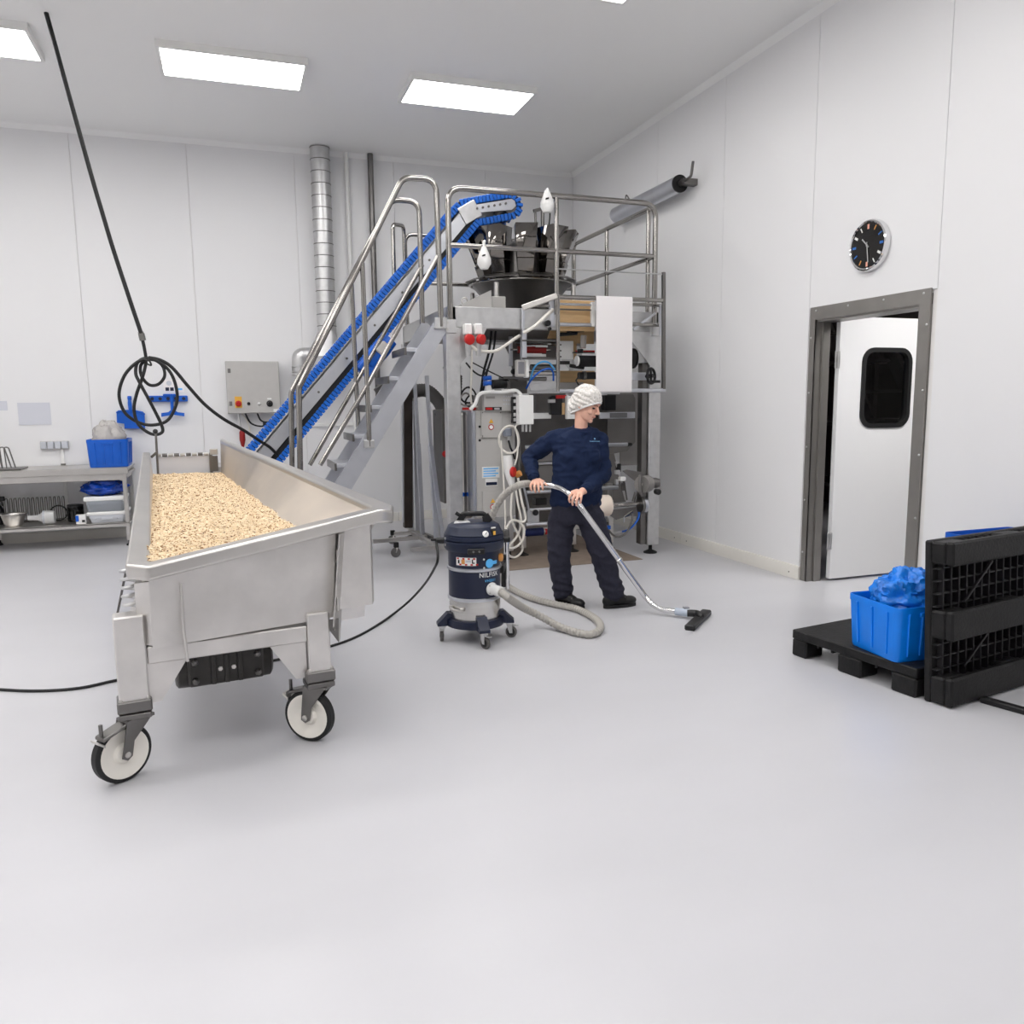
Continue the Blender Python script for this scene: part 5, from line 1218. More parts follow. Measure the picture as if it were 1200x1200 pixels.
# ---- film carrier frame in front of the platform and the film sheet
YFm = 6.92
fc = thing('film_carrier', 'steel tube film carrier frame mounted in front of the platform', 'frame', (3.2, YFm, P(700, 459, Y=YFm).z))
def cf_(name, pts, r, m=M_tube, sq=False, flat=True, Y=YFm):
    q = [P(x, y, Y=Y) for x, y in pts]
    if flat:
        z = sum(p_.z for p_ in q)/len(q)
        for p_ in q: p_.z = z
    return part(name, MB().bar(q[0], q[1], 2*r, 2*r, bev=0.003) if sq else MB().tube(q, r, 12), m, fc)
cf_('carrier_tube', [(653, 349), (776, 351)], 0.020)
cf_('carrier_tube', [(655, 356.5), (697, 357.5)], 0.012, M_alu, Y=YFm+0.1); cf_('carrier_tube', [(655, 362.5), (697, 363.5)], 0.008, M_dsteel, Y=YFm+0.1)
cf_('carrier_tube', [(655, 380), (697, 381)], 0.018, M_alu, Y=YFm+0.1)
cf_('carrier_tube', [(738, 357), (774, 357.5)], 0.016, Y=YFm+0.1); cf_('carrier_tube', [(738, 380), (774, 381)], 0.018, Y=YFm+0.1)
cf_('carrier_tube', [(655, 458), (779, 457.5)], 0.020, M_alu)
cf_('carrier_post', [(654, 345), (654, 459)], 0.018, M_tube, False, False)
cf_('carrier_post', [(777.7, 319), (777.7, 459)], 0.016, M_dsteel, True, False)
cf_('carrier_post', [(694.5, 354), (694.5, 383)], 0.018, M_white, True, False, Y=YFm+0.1)
cf_('carrier_post', [(646, 350), (647, 383)], 0.02, M_alu, True, False, Y=YFm+0.2)
cf_('carrier_post', [(774.5, 357), (774.5, 393)], 0.014, M_alu, True, False, Y=YFm+0.06)
cf_('carrier_post', [(613, 361), (613, 422)], 0.012, M_alu, True, False, Y=YFm+0.15)
part('carrier_arm', MB().bar(P(612, 361, Y=YFm+0.15), P(653, 346.5, Y=YFm), 0.035, 0.05, bev=0.004), M_steel, fc)
part('carrier_arm', MB().bar(P(742, 386, Y=YFm+0.1), P(768, 367, Y=YFm+0.1), 0.02, 0.02), M_alu, fc)
cf_('carrier_tube', [(625, 358.5), (655, 358)], 0.014, M_tube, Y=YFm+0.2)
part('tension_rod', MB().tube([P(653, 315, Y=YFm), P(778, 321.5, Y=YFm)], 0.006, 6), M_galv, fc)
cf_('carrier_tube', [(612, 398.5), (655, 400)], 0.008, M_dsteel, Y=YFm+0.12); cf_('carrier_tube', [(612, 419.5), (655, 421)], 0.008, M_dsteel, Y=YFm+0.12)
a, b = P(697.5, 348, Y=YFm), P(739.5, 458, Y=YFm)
zt_ = P(718, 350, Y=YFm).z; zb_ = P(718, 457.5, Y=YFm).z
prof = [(YFm+0.021*math.cos(t), zt_+0.021*math.sin(t)) for t in [math.radians(k) for k in (20, 45, 70, 90, 110, 135, 160, 180)]]
prof += [(YFm-0.022, zb_+(zt_-zb_)*k/8) for k in range(7, 0, -1)]+[(YFm+0.022*math.cos(t), zb_+0.022*math.sin(t)) for t in [math.radians(k) for k in (180, 205, 230, 255, 280)]]
xa, xb = P(697.5, 400, Y=YFm).x, P(739.7, 400, Y=YFm).x; n = len(prof); vs_ = []; fs = []
pin = []                                   # inner side of the sheet, 3 mm in
for i in range(n):
    a_, b_ = prof[max(i-1, 0)], prof[min(i+1, n-1)]; ty, tz_ = b_[0]-a_[0], b_[1]-a_[1]; l_ = math.hypot(ty, tz_); pin.append((prof[i][0]-tz_/l_*0.003, prof[i][1]+ty/l_*0.003))
for x in (xa, xb):
    vs_ += [(x, y, z) for y, z in prof]; vs_ += [(x, y, z) for y, z in pin]
for i in range(n-1):
    fs += [(i, i+1, 2*n+i+1, 2*n+i), (n+i+1, n+i, 3*n+i, 3*n+i+1), (i+1, i, n+i, n+i+1), (2*n+i, 2*n+i+1, 3*n+i+1, 3*n+i)]
fs += [(0, 2*n, 3*n, n), (n-1, 2*n-1, 4*n-1, 3*n-1)]
solo('film_sheet', MB().add(vs_, fs), M_paper, 'taut white film sheet hanging over the carrier frame above the worker', 'film')

# ---- film unwinder, low on the right
un = thing('film_unwinder', 'film unwinding unit with white reel and motor at the machine\'s right foot', 'unwinder', (3.6, 7.1, 0))
def uf(name, *a, **k): k['parent'] = un; return ft(name, *a, **k)
yu = 7.0
def cylx(name, x0, x1, y, Y, r, m, n=24, parent=un):
    a, b = P(x0, y, Y=Y), P(x1, y, Y=Y); return part(name, MB().lathe([(r*0.96, 0), (r, 0.008), (r, (b.x-a.x)-0.008), (r*0.96, b.x-a.x)], V(a.x, Y, a.z), (1, 0, 0), n), m, parent)
cylx('film_reel', 698, 713.5, 593, yu, 0.105, mat('cream_reel', (232, 218, 204), 0.5))
cylx('reel_shaft', 713, 750, 592.5, yu, 0.020, M_tube)
cylx('clamp_disc', 749.5, 752.5, 592, yu, 0.085, M_dsteel); cylx('clamp_disc', 752.5, 756.5, 592, yu, 0.08, M_alu); cylx('disc_hub', 756.5, 759, 590, yu, 0.04, M_dsteel)
dsk = P(749, 568, Y=yu-0.03); axd = V(0.80, -0.55, 0.05).normalized()
part('brake_disc', MB().lathe([(0.095, 0), (0.10, 0.006), (0.10, 0.02), (0.095, 0.026)], dsk, axd, 30), M_dark, un)
part('disc_bolt', MB().lathe([(0.012, 0), (0.012, 0.008)], dsk+axd*0.026, axd, 8), M_steel, un)
part('motor_body', MB().lathe([(0.085, -0.01), (0.085, -0.12), (0.06, -0.13), (0.055, -0.19), (0.04, -0.21)], dsk+V(0.02, 0, 0), V(-0.86, -0.5, 0), 24), M_panel, un)
c = P(769, 576, Y=yu); part('motor_knob', MB().lathe([(0.03, 0), (0.03, 0.05), (0.02, 0.06)], c, (0, -1, 0), 14), M_black, un)
part('motor_cover', MB().lathe([(0.05, 0), (0.055, 0.03), (0.04, 0.07)], P(765, 566, Y=yu+0.05), (1, -0.4, 0), 18), M_dsteel, un)
def up_(name, pts, Y, d, m): return fp(name, pts, Y, d, m, un)
up_('swing_arm', [(730, 552), (735, 550.5), (756, 554), (752, 566), (745, 564)], yu+0.06, 0.02, M_dark)
up_('lower_arm', [(714, 598), (748, 594), (747, 606), (740, 604), (722, 609), (714, 603)], yu+0.06, 0.02, M_dark)
uf('link_rod', [(731, 606), (741, 599)], yu+0.02, 0.014, M_tube); uf('link_rod', [(722, 541), (733.5, 586)], yu+0.1, 0.012, M_galv); uf('link_rod', [(730, 560), (734, 586)], yu+0.1, 0.014, M_dsteel)
uf('link_rod', [(745, 577), (742, 588)], yu+0.05, 0.016, M_dsteel); uf('link_rod', [(731.3, 606), (731.3, 612)], yu, 0.006, M_alu)
bb = fb('sensor_block', 727, 559, 733.5, 564, yu+0.05, 0.05, M_white, 0.004, un); fb('sensor_block', 723.5, 543.5, 728, 553, yu+0.08, 0.04, M_black, 0.004, un); fb('clamp_block', 721.5, 551, 727, 556, yu+0.05, 0.04, M_galv, 0.004, un)
fb('sensor_block', 722, 562, 725, 568, yu+0.05, 0.04, M_galv, 0.003, un); fb('link_block', 729, 566, 733, 575, yu+0.07, 0.03, M_dsteel, 0.003, un)
fb('upright_post', 714, 586, 719, 636, yu+0.3, 0.05, M_steel, 0.004, un)
q = P(716.5, 600, Y=yu+0.32); part('post_foot', MB().lathe([(0.06, 0), (0.06, 0.012), (0.015, 0.03), (0.015, 0.25)], (q.x, yu+0.33, 0), n=14), M_rubber, un)
fb('valve', 712, 616, 716, 620.5, yu+0.1, 0.04, M_blue, 0.004, un)
uf('valve_pipe', [(717, 625), (729, 622.5)], yu+0.1, 0.012, M_galv)
part('air_hose', MB().tube(smooth_path([P(749, 600, Y=yu), P(748, 607, Y=yu), P(743, 615, Y=yu), P(736, 621, Y=yu), P(729, 623, Y=yu+0.1)]), 0.010, 8), M_blue, un)
part('air_hose', MB().tube(smooth_path([P(741.5, 603, Y=yu), P(739, 615, Y=yu-0.02), P(732, 626, Y=yu-0.02), P(722, 629, Y=yu), P(714, 622, Y=yu+0.1), P(712, 612, Y=yu+0.15)]), 0.010, 8), M_flex, un)

# ---- sockets, plugs and cables on the left gusset
ps = thing('power_sockets', 'pair of white socket boxes with red industrial plugs on the platform corner', 'socket', (P(555, 400, Y=7.0).x, 7.05, P(555, 403, Y=7.05).z))
for x in (549, 561):
    fb('socket_box', x-4.2, 379, x+4.5, 392, 6.98, 0.09, M_white, 0.01, ps)
    c = P(x+0.5, 397, Y=6.96); part('plug', MB().lathe([(0.034, 0), (0.046, 0.01), (0.046, 0.05), (0.03, 0.06)], c+V(0, 0.02, 0), (0.05 if x < 555 else 0.7, -1, -0.2), 20), M_red, ps)
    part('plug_body', MB().lathe([(0.03, 0), (0.022, 0.12)], c+V(0, 0.02, -0.03), (0, 0.1, -1), 14), M_galv, ps)
def cable(name, pts, r, m, label, cat='cable', group=None, steps=8): return wire(name, pts, r, m, None, label, cat, group, 8, steps)
def pp_(L): return [P(x, y, Y=Y) for x, y, Y in L]
cable('white_cable', pp_([(551, 404, 6.98), (558, 409.5, 6.98), (570, 412, 7.0), (582, 411, 7.0), (592, 405, 7.02), (603, 397, 7.06), (609, 393.5, 7.14)]), 0.015, M_offwhite, 'white cable sagging from the red plugs to the film carrier')
cable('white_cable', pp_([(613.5, 390, 7.02), (626, 383, 6.98), (640, 370, 6.98), (648, 363, 7.04)]), 0.016, M_offwhite, 'white cable crossing diagonally under the film carrier arm')
cable('white_cable', pp_([(553, 410, 6.97), (552.5, 440, 7.1), (552, 470, 7.2), (559, 477, 7.24)]), 0.010, M_offwhite, 'thin white cable dropping from the plugs to the cabinet top')
cable('black_cable', pp_([(576, 388, 7.4), (573, 412, 7.4), (567, 435, 7.42), (564, 455, 7.44), (560, 476, 7.46)]), 0.012, M_rubber, 'thick black cable hanging from the deck to the cabinet')
cable('black_cable', pp_([(581, 388, 7.45), (578, 412, 7.45), (571, 435, 7.46), (566, 458, 7.46)]), 0.010, M_rubber, 'second black cable hanging beside the thick one')
cable('black_cable', pp_([(546, 425, 7.3), (556, 436, 7.3), (566, 440, 7.3), (573, 430, 7.36)]), 0.008, M_rubber, 'thin black cable sagging below the platform corner')
cable('black_cable', pp_([(552, 424, 7.35), (575, 436, 7.36), (596, 446, 7.36)]), 0.006, M_rubber, 'thin straight black wire slanting down to the support arm')
cable('blue_air_hose', pp_([(621, 447, 7.3), (626, 431, 7.2), (634, 424.5, 7.16), (643, 425, 7.16), (650, 433, 7.2)]), 0.009, M_ltblue, 'upper light blue air hose arching over the rollers', 'hose')
cable('blue_air_hose', pp_([(617, 455, 7.3), (622, 446, 7.2), (632, 436, 7.14), (643, 432, 7.12), (648, 436, 7.14), (648.5, 446, 7.2)]), 0.009, M_blue, 'lower blue air hose arching over the slanted plate', 'hose')
cable('white_hose', pp_([(551, 480, 7.2), (557, 473, 7.2), (561, 463, 7.22), (570, 459.5, 7.22), (590, 459.5, 7.22), (604, 457.5, 7.22), (611, 463, 7.2)]), 0.017, M_white, 'white hose lying along the top of the operator box', 'hose')
# plugs and hanging cable bundle right of the cabinet
cp2 = thing('hanging_plug', 'white industrial plug with red collar hanging beside the cabinet', 'plug', (P(597, 570, Y=7.15).x, 7.15, P(597, 572, Y=7.15).z))
part('plug_body', MB().tube(pp_([(594, 534, 7.16), (595, 545, 7.16), (598, 560, 7.14), (600, 570, 7.14)]), lambda i: (0.045, 0.052, 0.04, 0.025)[i], 16), M_white, cp2)
part('plug_collar', MB().lathe([(0.04, 0), (0.05, 0.012), (0.05, 0.03), (0.04, 0.04)], P(599, 553, Y=7.12), (0.75, -0.65, 0), 18), M_red, cp2)
part('plug_collar', MB().lathe([(0.03, 0), (0.03, 0.05)], P(605, 557, Y=7.14), (0.5, -0.5, 0.4), 14), M_orange, cp2)
cs = thing('cable_socket', 'small grey connector housing above the hanging plug', 'connector', (P(597, 512, Y=7.2).x, 7.2, P(597, 513, Y=7.2).z))
fb('housing', 592, 502, 600, 511.5, 7.2, 0.08, mat('slate_grey', (130, 136, 148), 0.5), 0.008, cs); ft('gland', [(596, 511), (596, 517)], 7.24, 0.018, M_galv, cs); ft('tail_cable', [(596, 516), (598, 524), (601, 530), (603, 538)], 7.22, 0.010, M_rubber, cs, 8)
def loopc(cx, cy, rx, rz, Y, r, m, label, tilt=0.0):
    c = P(cx, cy, Y=Y); k = 933/Y*1.0
    pts = [c+V(rx*math.cos(t), 0.02*math.sin(2*t+1), rz*math.sin(t)) for t in [2*math.pi*i/24 for i in range(24)]]
    return solo('cable_coil', MB().tube(pts, r, 8, True), m, label, 'cable')
loopc(597, 515, 0.10, 0.13, 7.16, 0.011, M_offwhite, 'round loop of white cable on the cabinet front')
cable('white_cable', pp_([(587, 516, 7.15), (590, 560, 7.15), (592, 600, 7.12), (592, 640, 7.1), (593, 658, 7.1)]), 0.009, M_offwhite, 'thin white cable running straight down the cabinet front')
cable('white_cable', pp_([(601, 572, 7.12), (599, 590, 7.1), (600, 610, 7.08), (610, 632, 7.05), (612, 645, 7.05), (604, 653, 7.05), (596, 650, 7.05), (597, 640, 7.05), (606, 628, 7.05), (611, 612, 7.05), (607, 590, 7.07), (604, 570, 7.1)]), 0.011, M_offwhite, 'tangled white cable hanging lowest beside the cabinet')
cable('white_cable', pp_([(607, 560, 7.06), (611, 585, 7.04), (616, 606, 7.03), (612, 612, 7.02), (600, 610, 7.02), (592, 624, 7.02), (592, 640, 7.02), (602, 642, 7.02), (612, 634, 7.02), (614, 620, 7.02), (609, 612, 7.02)]), 0.012, M_offwhite, 'thick white cable coil hanging by the machine leg')
cable('grey_cable', pp_([(607, 500, 7.2), (609, 530, 7.18), (608, 560, 7.16), (611, 600, 7.2), (610, 640, 7.25)]), 0.012, M_flex, 'grey cable running down between cabinet and rollers')
cable('white_cable', pp_([(603, 545, 7.1), (606, 535, 7.1), (607, 515, 7.12), (604, 500, 7.14), (612, 496, 7.16)]), 0.008, M_offwhite, 'slender white cable rising to the white control box')
# steel suction pipe standing behind the vacuum cleaner
# ---- floor mat under the machine
a, b = P(617, 667, Z=0), P(728, 660, Z=0)
solo('floor_mat', MB().box((a.x-0.25, 6.85, 0.001), (3.75, 8.9, 0.006)), M_brown, 'flat brown mat on the floor under the packing machine', 'mat')

# ================================================================== MOBILE STAND AND HOSE LEFT OF THE MACHINE
ms = thing('mobile_stand', 'wheeled steel stand with slanting aluminium poles left of the platform leg', 'stand', (1.8, 8.3, 0))
def mbar(name, pts, w, h, m, Y0_, Y1_=None): 
    a = P(*pts[0], Y=Y0_); b = P(*pts[1], Y=Y1_ or Y0_); return part(name, MB().bar(a, b, w, h, (0, 1, 0) if abs(b.z-a.z) > abs(b.x-a.x) else (0, 0, 1), 0.003), m, ms)
mbar('dark_post', [(477.5, 456), (478, 618)], 0.09, 0.09, mat('dark_brown_post', (70, 62, 58), 0.4, 0.6, var=0.25, vscale=4), 8.45)
mbar('post_edge', [(471.5, 470), (472.5, 612)], 0.02, 0.05, M_alu, 8.46); mbar('rear_post', [(486, 470), (489.5, 624)], 0.06, 0.05, M_alu, 8.6)
for (p0, p1, p2, Y) in (((485.5, 440), (490, 520), (495, 626), 8.15), ((500, 440), (504.5, 522), (512, 640), 7.85)):
    mbar('pole', [p0, p1], 0.035, 0.035, M_alu, Y); mbar('pole', [p1, p2], 0.045, 0.045, M_alu, Y)
mbar('pole', [(505, 524), (519, 632)], 0.04, 0.04, M_alu, 7.82)
zb2 = 0.14
def gbar(name, x0, y0, x1, y1, w=0.05, m=M_steel): a, b = P(x0, y0, Z=zb2), P(x1, y1, Z=zb2); return part(name, MB().bar(a, b, w, 0.04, bev=0.003), m, ms)
gbar('base_bar', 437, 634.5, 500, 629); gbar('base_bar', 482, 644, 522, 640); gbar('base_bar', 480, 622, 515, 643); gbar('base_bar', 462, 625.5, 492, 624); gbar('base_bar', 497, 626, 520, 636, 0.04, M_dsteel)
for (x, y) in ((464, 653), (460, 637.5)):
    q = P(x, y, Z=0); kc = part('castor', MB().box((q.x-0.02, q.y-0.02, 0.10), (q.x+0.03, q.y+0.02, 0.155), 0.004), M_black, ms)
    part('castor_wheel', MB().lathe([(0.03, -0.012), (0.05, -0.012), (0.05, 0.012), (0.03, 0.012)], V(q.x, q.y, 0.05), (0.25, 1, 0), 20, False, False).lathe([(0.03, -0.008), (0.03, 0.008)], V(q.x, q.y, 0.05), (0.25, 1, 0), 20), M_dsteel, kc)
    part('castor_fork', MB().tube(smooth_path([(q.x-0.0, q.y-0.018, 0.05), (q.x+0.01, q.y-0.018, 0.08), (q.x+0.01, q.y, 0.11), (q.x+0.01, q.y+0.018, 0.08), (q.x, q.y+0.018, 0.05)]), 0.006, 6), M_steel, kc)
hp = smooth_path(pp_([(444, 452, 8.7), (452, 462, 8.7), (466, 465, 8.68), (484, 459, 8.66), (500, 458, 8.64), (512, 468, 8.6), (521, 481, 8.55), (529, 480, 8.5), (533, 462, 8.45), (534, 440, 8.4)]), 14)
solo('flexible_duct', MB().tube(hp, lambda i: 0.068+0.006*(i % 2), 16), M_flex, 'dark grey corrugated duct hose curving behind the stair', 'duct', ang=80)

# ================================================================== VACUUM CLEANER
vc = V(1.455, 4.93, 0); vac = thing('vacuum_cleaner', 'navy and steel drum vacuum cleaner on castors in mid floor', 'vacuum cleaner', vc)
RD = 0.170
def vz(y, r=RD): return P(551, y, Y=vc.y-r*0.95).z
phi0 = math.atan2(-vc.y, -vc.x)
def vn(deg): return V(math.cos(phi0+math.radians(deg)), math.sin(phi0+math.radians(deg)), 0)
zB, zBand1, zBand2, zLidB, zRib, zTop = 0.135, vz(705), vz(669.5), vz(649), vz(636), vz(612, 0.0)
M_drum = mat('drum_steel', (212, 210, 206), 0.24, 1.0, var=0.06, vscale=4, stretch=(1, 1, 12))
part('dust_container', MB().lathe([(RD-0.004, zB), (RD-0.002, zB+0.01), (RD-0.002, zBand1)], vc, n=48), M_drum, vac)
part('drum_body', MB().lathe([(RD, zBand1), (RD, zLidB+0.01)], vc, n=48), M_navypaint, vac)
for z in (zBand1, zBand2):
    part('drum_band', MB().lathe([(RD, z-0.012), (RD+0.008, z-0.008), (RD+0.010, z), (RD+0.008, z+0.008), (RD, z+0.012)], vc, n=48, cap0=False, cap1=False), M_alu, vac)
part('dust_latch', MB().tube([vc+vn(-62)*(RD+0.012)+V(0, 0, zBand1-0.06), vc+vn(-45)*(RD+0.02)+V(0, 0, zBand1-0.065), vc+vn(-28)*(RD+0.014)+V(0, 0, zBand1-0.068)], 0.006, 8), M_steel, vac)
for dg in (-62, -28): part('latch_lug', MB().obox(vc+vn(dg)*(RD+0.006)+V(0, 0, zBand1-0.06), vn(dg)*0.01, V(0, 0, 0.012), vn(dg+90)*0.012, 0.003), M_steel, vac)
# lid
RL = 0.195
zl0, zl1 = zLidB, zTop
part('motor_head', MB().lathe([(RD-0.01, zl0), (RL-0.010, zl0+0.004), (RL, zl0+0.02), (RL+0.003, zRib-0.012), (RL+0.004, zRib-0.006), (RL-0.006, zRib), (RL+0.002, zRib+0.006), (RL, zRib+0.03), (RL-0.008, zRib+0.034), (RL-0.004, zRib+0.040), (RL-0.016, zl1-0.045), (RL-0.028, zl1-0.016), (RL-0.055, zl1), (0.05, zl1+0.004)], vc, n=56), M_navy, vac)
hd = V(CM[0][0], CM[0][1], 0).normalized()
h0, h1 = vc-hd*0.075+V(0, 0, zl1), vc+hd*0.075+V(0, 0, zl1)
part('handle', MB().tube(fillet([h0, h0+V(0, 0, 0.055), h1+V(0, 0, 0.055), h1], 0.02), 0.016, 10).bar(h0-hd*0.02+V(0, 0, 0.0), h0+hd*0.01+V(0, 0, 0.05), 0.05, 0.04).bar(h1+hd*0.03, h1-hd*0.0+V(0, 0, 0.045), 0.05, 0.045).tube([h0-hd*0.04+V(0, 0, 0.062), h0+V(0, 0, 0.035)], 0.012, 8), M_black, vac)
part('silver_label', MB().lathe([(0.055, 0), (0.055, 0.002)], vc-hd*0.09+V(0, -0.06, zl1-0.004), (-0.15, -0.5, 1), 20), M_galv, vac)
def onlid(px_, py_, r=RL-0.012): q = PN(px_, py_, vc, vn(0), -r); return q
g = onlid(564.5, 621.5); gn = (vn(24)+V(0, 0, 0.4)).normalized(); g = vc+vn(24)*(RL-0.016)+V(0, 0, zl1-0.055)
gg = part('gauge', MB().lathe([(0.021, -0.01), (0.021, 0.008), (0.018, 0.010)], g, gn, 20), M_white, vac)
part('gauge_needle', MB().obox(g+gn*0.011, V(0, 0, 0.010)+vn(114)*0.006, gn*0.001, vn(114)*0.002), M_black, gg)
g2 = vc+vn(43)*(RL-0.016)+V(0, 0, zl1-0.052)
part('power_switch', MB().obox(g2, vn(133)*0.016, vn(43)*0.012, V(0, 0, 0.022), 0.004), M_black, vac)
part('switch_rocker', MB().obox(g2+vn(43)*0.012, vn(133)*0.009, vn(43)*0.006, V(0, 0, 0.012), 0.002), M_yellow, vac)
part('switch_label', MB().obox(g2+V(0, 0, 0.033)+vn(43)*0.004, vn(133)*0.015, vn(43)*0.006, V(0, 0, 0.004)), M_white, vac)
part('head_grip', MB().obox(vc+vn(-85)*(RL+0.015)+V(0, 0, zRib-0.008), vn(-85)*0.035, vn(5)*0.03, V(0, 0, 0.014), 0.006).obox(vc+vn(-85)*(RL+0.06)+V(0, 0, zRib-0.002), vn(-85)*0.025, vn(5)*0.012, V(0, 0, 0.008), 0.004), M_black, vac)
part('head_grip', MB().obox(vc+vn(88)*(RL+0.012)+V(0, 0, zRib-0.012), vn(88)*0.03, vn(-2)*0.03, V(0, 0, 0.016), 0.006), M_black, vac)
part('front_clip', MB().obox(vc+vn(4)*(RL+0.004)+V(0, 0, zl0+0.018), vn(4)*0.012, vn(94)*0.055, V(0, 0, 0.018), 0.005), M_black, vac)
for dg in (-1, 9): part('clip_screw', MB().lathe([(0.007, 0), (0.007, 0.004)], vc+vn(dg)*(RL+0.016)+V(0, 0, zl0+0.018), vn(dg), 10), M_dsteel, vac)
for z in (zRib+0.012, zRib-0.028): part('side_screw', MB().lathe([(0.009, 0), (0.009, 0.004)], vc+vn(-68)*(RL+0.002)+V(0, 0, z), vn(-68), 10), M_galv, vac)
# dolly ring with four arms and castors
part('dolly_ring', MB().lathe([(RD-0.01, zB-0.03), (RD+0.022, zB-0.03), (RD+0.026, zB-0.005), (RD+0.02, zB+0.018), (RD, zB+0.02)], vc, n=48), M_navypaint, vac)
for (wx, wy) in ((1.44, 4.69), (1.232, 4.955), (1.672, 4.865), (1.50, 5.165)):
    w_ = V(wx, wy, 0); d2 = (w_-V(vc.x, vc.y, 0)); L = d2.length; d2.normalize(); s2_ = V(-d2.y, d2.x, 0)
    arm = part('dolly_arm', MB().prism([vc+d2*(RD-0.01)+V(0, 0, zB-0.03)-s2_*0.035, vc+d2*(RD-0.01)+V(0, 0, zB+0.05)-s2_*0.035, vc+d2*(RD+0.015)+V(0, 0, zB+0.055)-s2_*0.035, vc+d2*(L+0.03)+V(0, 0, zB-0.012)-s2_*0.035, vc+d2*(L+0.03)+V(0, 0, zB-0.03)-s2_*0.035], s2_*0.07), M_navypaint, vac)
    k = part('castor', MB().obox(vc+d2*L+V(0, 0, zB-0.038), d2*0.022, s2_*0.022, V(0, 0, 0.008), 0.003), M_galv, vac)
    hd2 = (d2*0.6+V(0.5, -0.4, 0)).normalized(); ax2 = V(-hd2.y, hd2.x, 0); wcen = V(wx, wy, 0.038)+hd2*0.012
    part('castor_tyre', MB().lathe([(0.026, -0.011), (0.036, -0.011), (0.038, -0.006), (0.038, 0.006), (0.036, 0.011), (0.026, 0.011)], wcen, ax2, 24, False, False), M_flex, k)
    part('castor_hub', MB().lathe([(0.008, -0.014), (0.026, -0.010), (0.026, 0.010), (0.008, 0.014)], wcen, ax2, 24), M_black, k)
    for s_ in (-1, 1):
        o = ax2*0.016*s_; tp_ = V(wx, wy, zB-0.045)
        part('castor_fork', MB().prism([tp_-hd2*0.018+o, tp_+hd2*0.022+o, wcen+hd2*0.010+o-V(0, 0, 0.006), wcen-hd2*0.010+o-V(0, 0, 0.006)], ax2*0.003*s_), M_galv, k)
    part('castor_brake', MB().obox(tp_+hd2*0.045-V(0, 0, 0.006), hd2*0.018, ax2*0.012, V(0, 0, 0.003), 0.002), M_galv, k)
# stickers and lettering wrapped on the drum
def on_drum(name, d0, d1, z0_, z1_, m, off=0.0015, parent=None, seg=8):
    vs_ = []; fs = []
    for i in range(seg+1):
        nrm = vn(d0+(d1-d0)*i/seg)
        for (rr, z) in ((RD+off, z0_), (RD+off, z1_), (RD-0.002, z1_), (RD-0.002, z0_)): vs_.append(vc+nrm*rr+V(0, 0, z))
    for i in range(seg):
        for k in range(4): l = (k+1) % 4; fs.append((i*4+k, i*4+l, (i+1)*4+l, (i+1)*4+k))
    fs += [(0, 1, 2, 3), (seg*4+3, seg*4+2, seg*4+1, seg*4)]
    return part(name, MB().add(vs_, fs), m, parent or vac)
def dsin(px_): return math.degrees(math.asin(max(-0.98, min(0.98, (px_-551.5)/31.5))))
def zc_(y, px_=551.5):
    n_ = vn(math.degrees(math.asin(max(-0.98, min(0.98, (px_-551.5)/31.5))))); return P(px_, y, Y=vc.y+n_.y*RD).z
wl_ = on_drum('warning_label', dsin(530.5), dsin(554), zc_(663.5, 542), zc_(654, 542), M_white)
lo_, hi_ = zc_(663.5, 542), zc_(654, 542); mid_ = (lo_+hi_)/2; q4 = (hi_-lo_)
for k in range(4):
    d0 = dsin(531.5+k*6.2); 
    on_drum('hazard_stripe', d0, d0+5, hi_-q4*0.24, hi_-q4*0.04, M_red, 0.0025, wl_, 2); on_drum('hazard_stripe', d0+6, d0+11, lo_+q4*0.04, lo_+q4*0.24, M_red, 0.0025, wl_, 2)
on_drum('hazard_mark', dsin(532.5), dsin(534.3), lo_+q4*0.25, hi_-q4*0.3, M_black, 0.0025, wl_, 2); on_drum('hazard_mark', dsin(536.5), dsin(540.5), lo_+q4*0.2, hi_-q4*0.25, M_orange, 0.0025, wl_, 2)
on_drum('hazard_mark', dsin(548.8), dsin(550.2), lo_+q4*0.3, hi_-q4*0.2, M_black, 0.0025, wl_, 2); on_drum('hazard_mark', dsin(549), dsin(552), lo_+q4*0.28, lo_+q4*0.42, M_black, 0.0025, wl_, 2)
on_drum('printed_line', dsin(541.5), dsin(547.5), mid_-0.004, mid_+0.010, M_greyp, 0.0025, wl_, 2)
bc_ = vc+vn(dsin(569.5))*(RD-0.001); bz = zc_(660.5, 569.5)
part('blue_sticker', MB().lathe([(0.029, 0), (0.029, 0.004)], bc_+V(0, 0, bz), vn(dsin(569.5)), 28), M_ltblue, vac)
on_drum('blue_sticker_tab', dsin(571), dsin(578), bz-0.010, bz+0.012, M_ltblue, 0.003)
oc = vc+vn(76)*(RD-0.001); part('air_valve', MB().lathe([(0.026, 0), (0.026, 0.02), (0.016, 0.024)], oc+V(0, 0, zc_(654, 581)), vn(76), 20), M_orange, vac)
for y in (656, 666): part('rivet', MB().lathe([(0.007, 0), (0.006, 0.004)], vc+vn(dsin(563))*(RD-0.001)+V(0, 0, zc_(y, 563)), vn(dsin(563)), 10), M_white, vac)
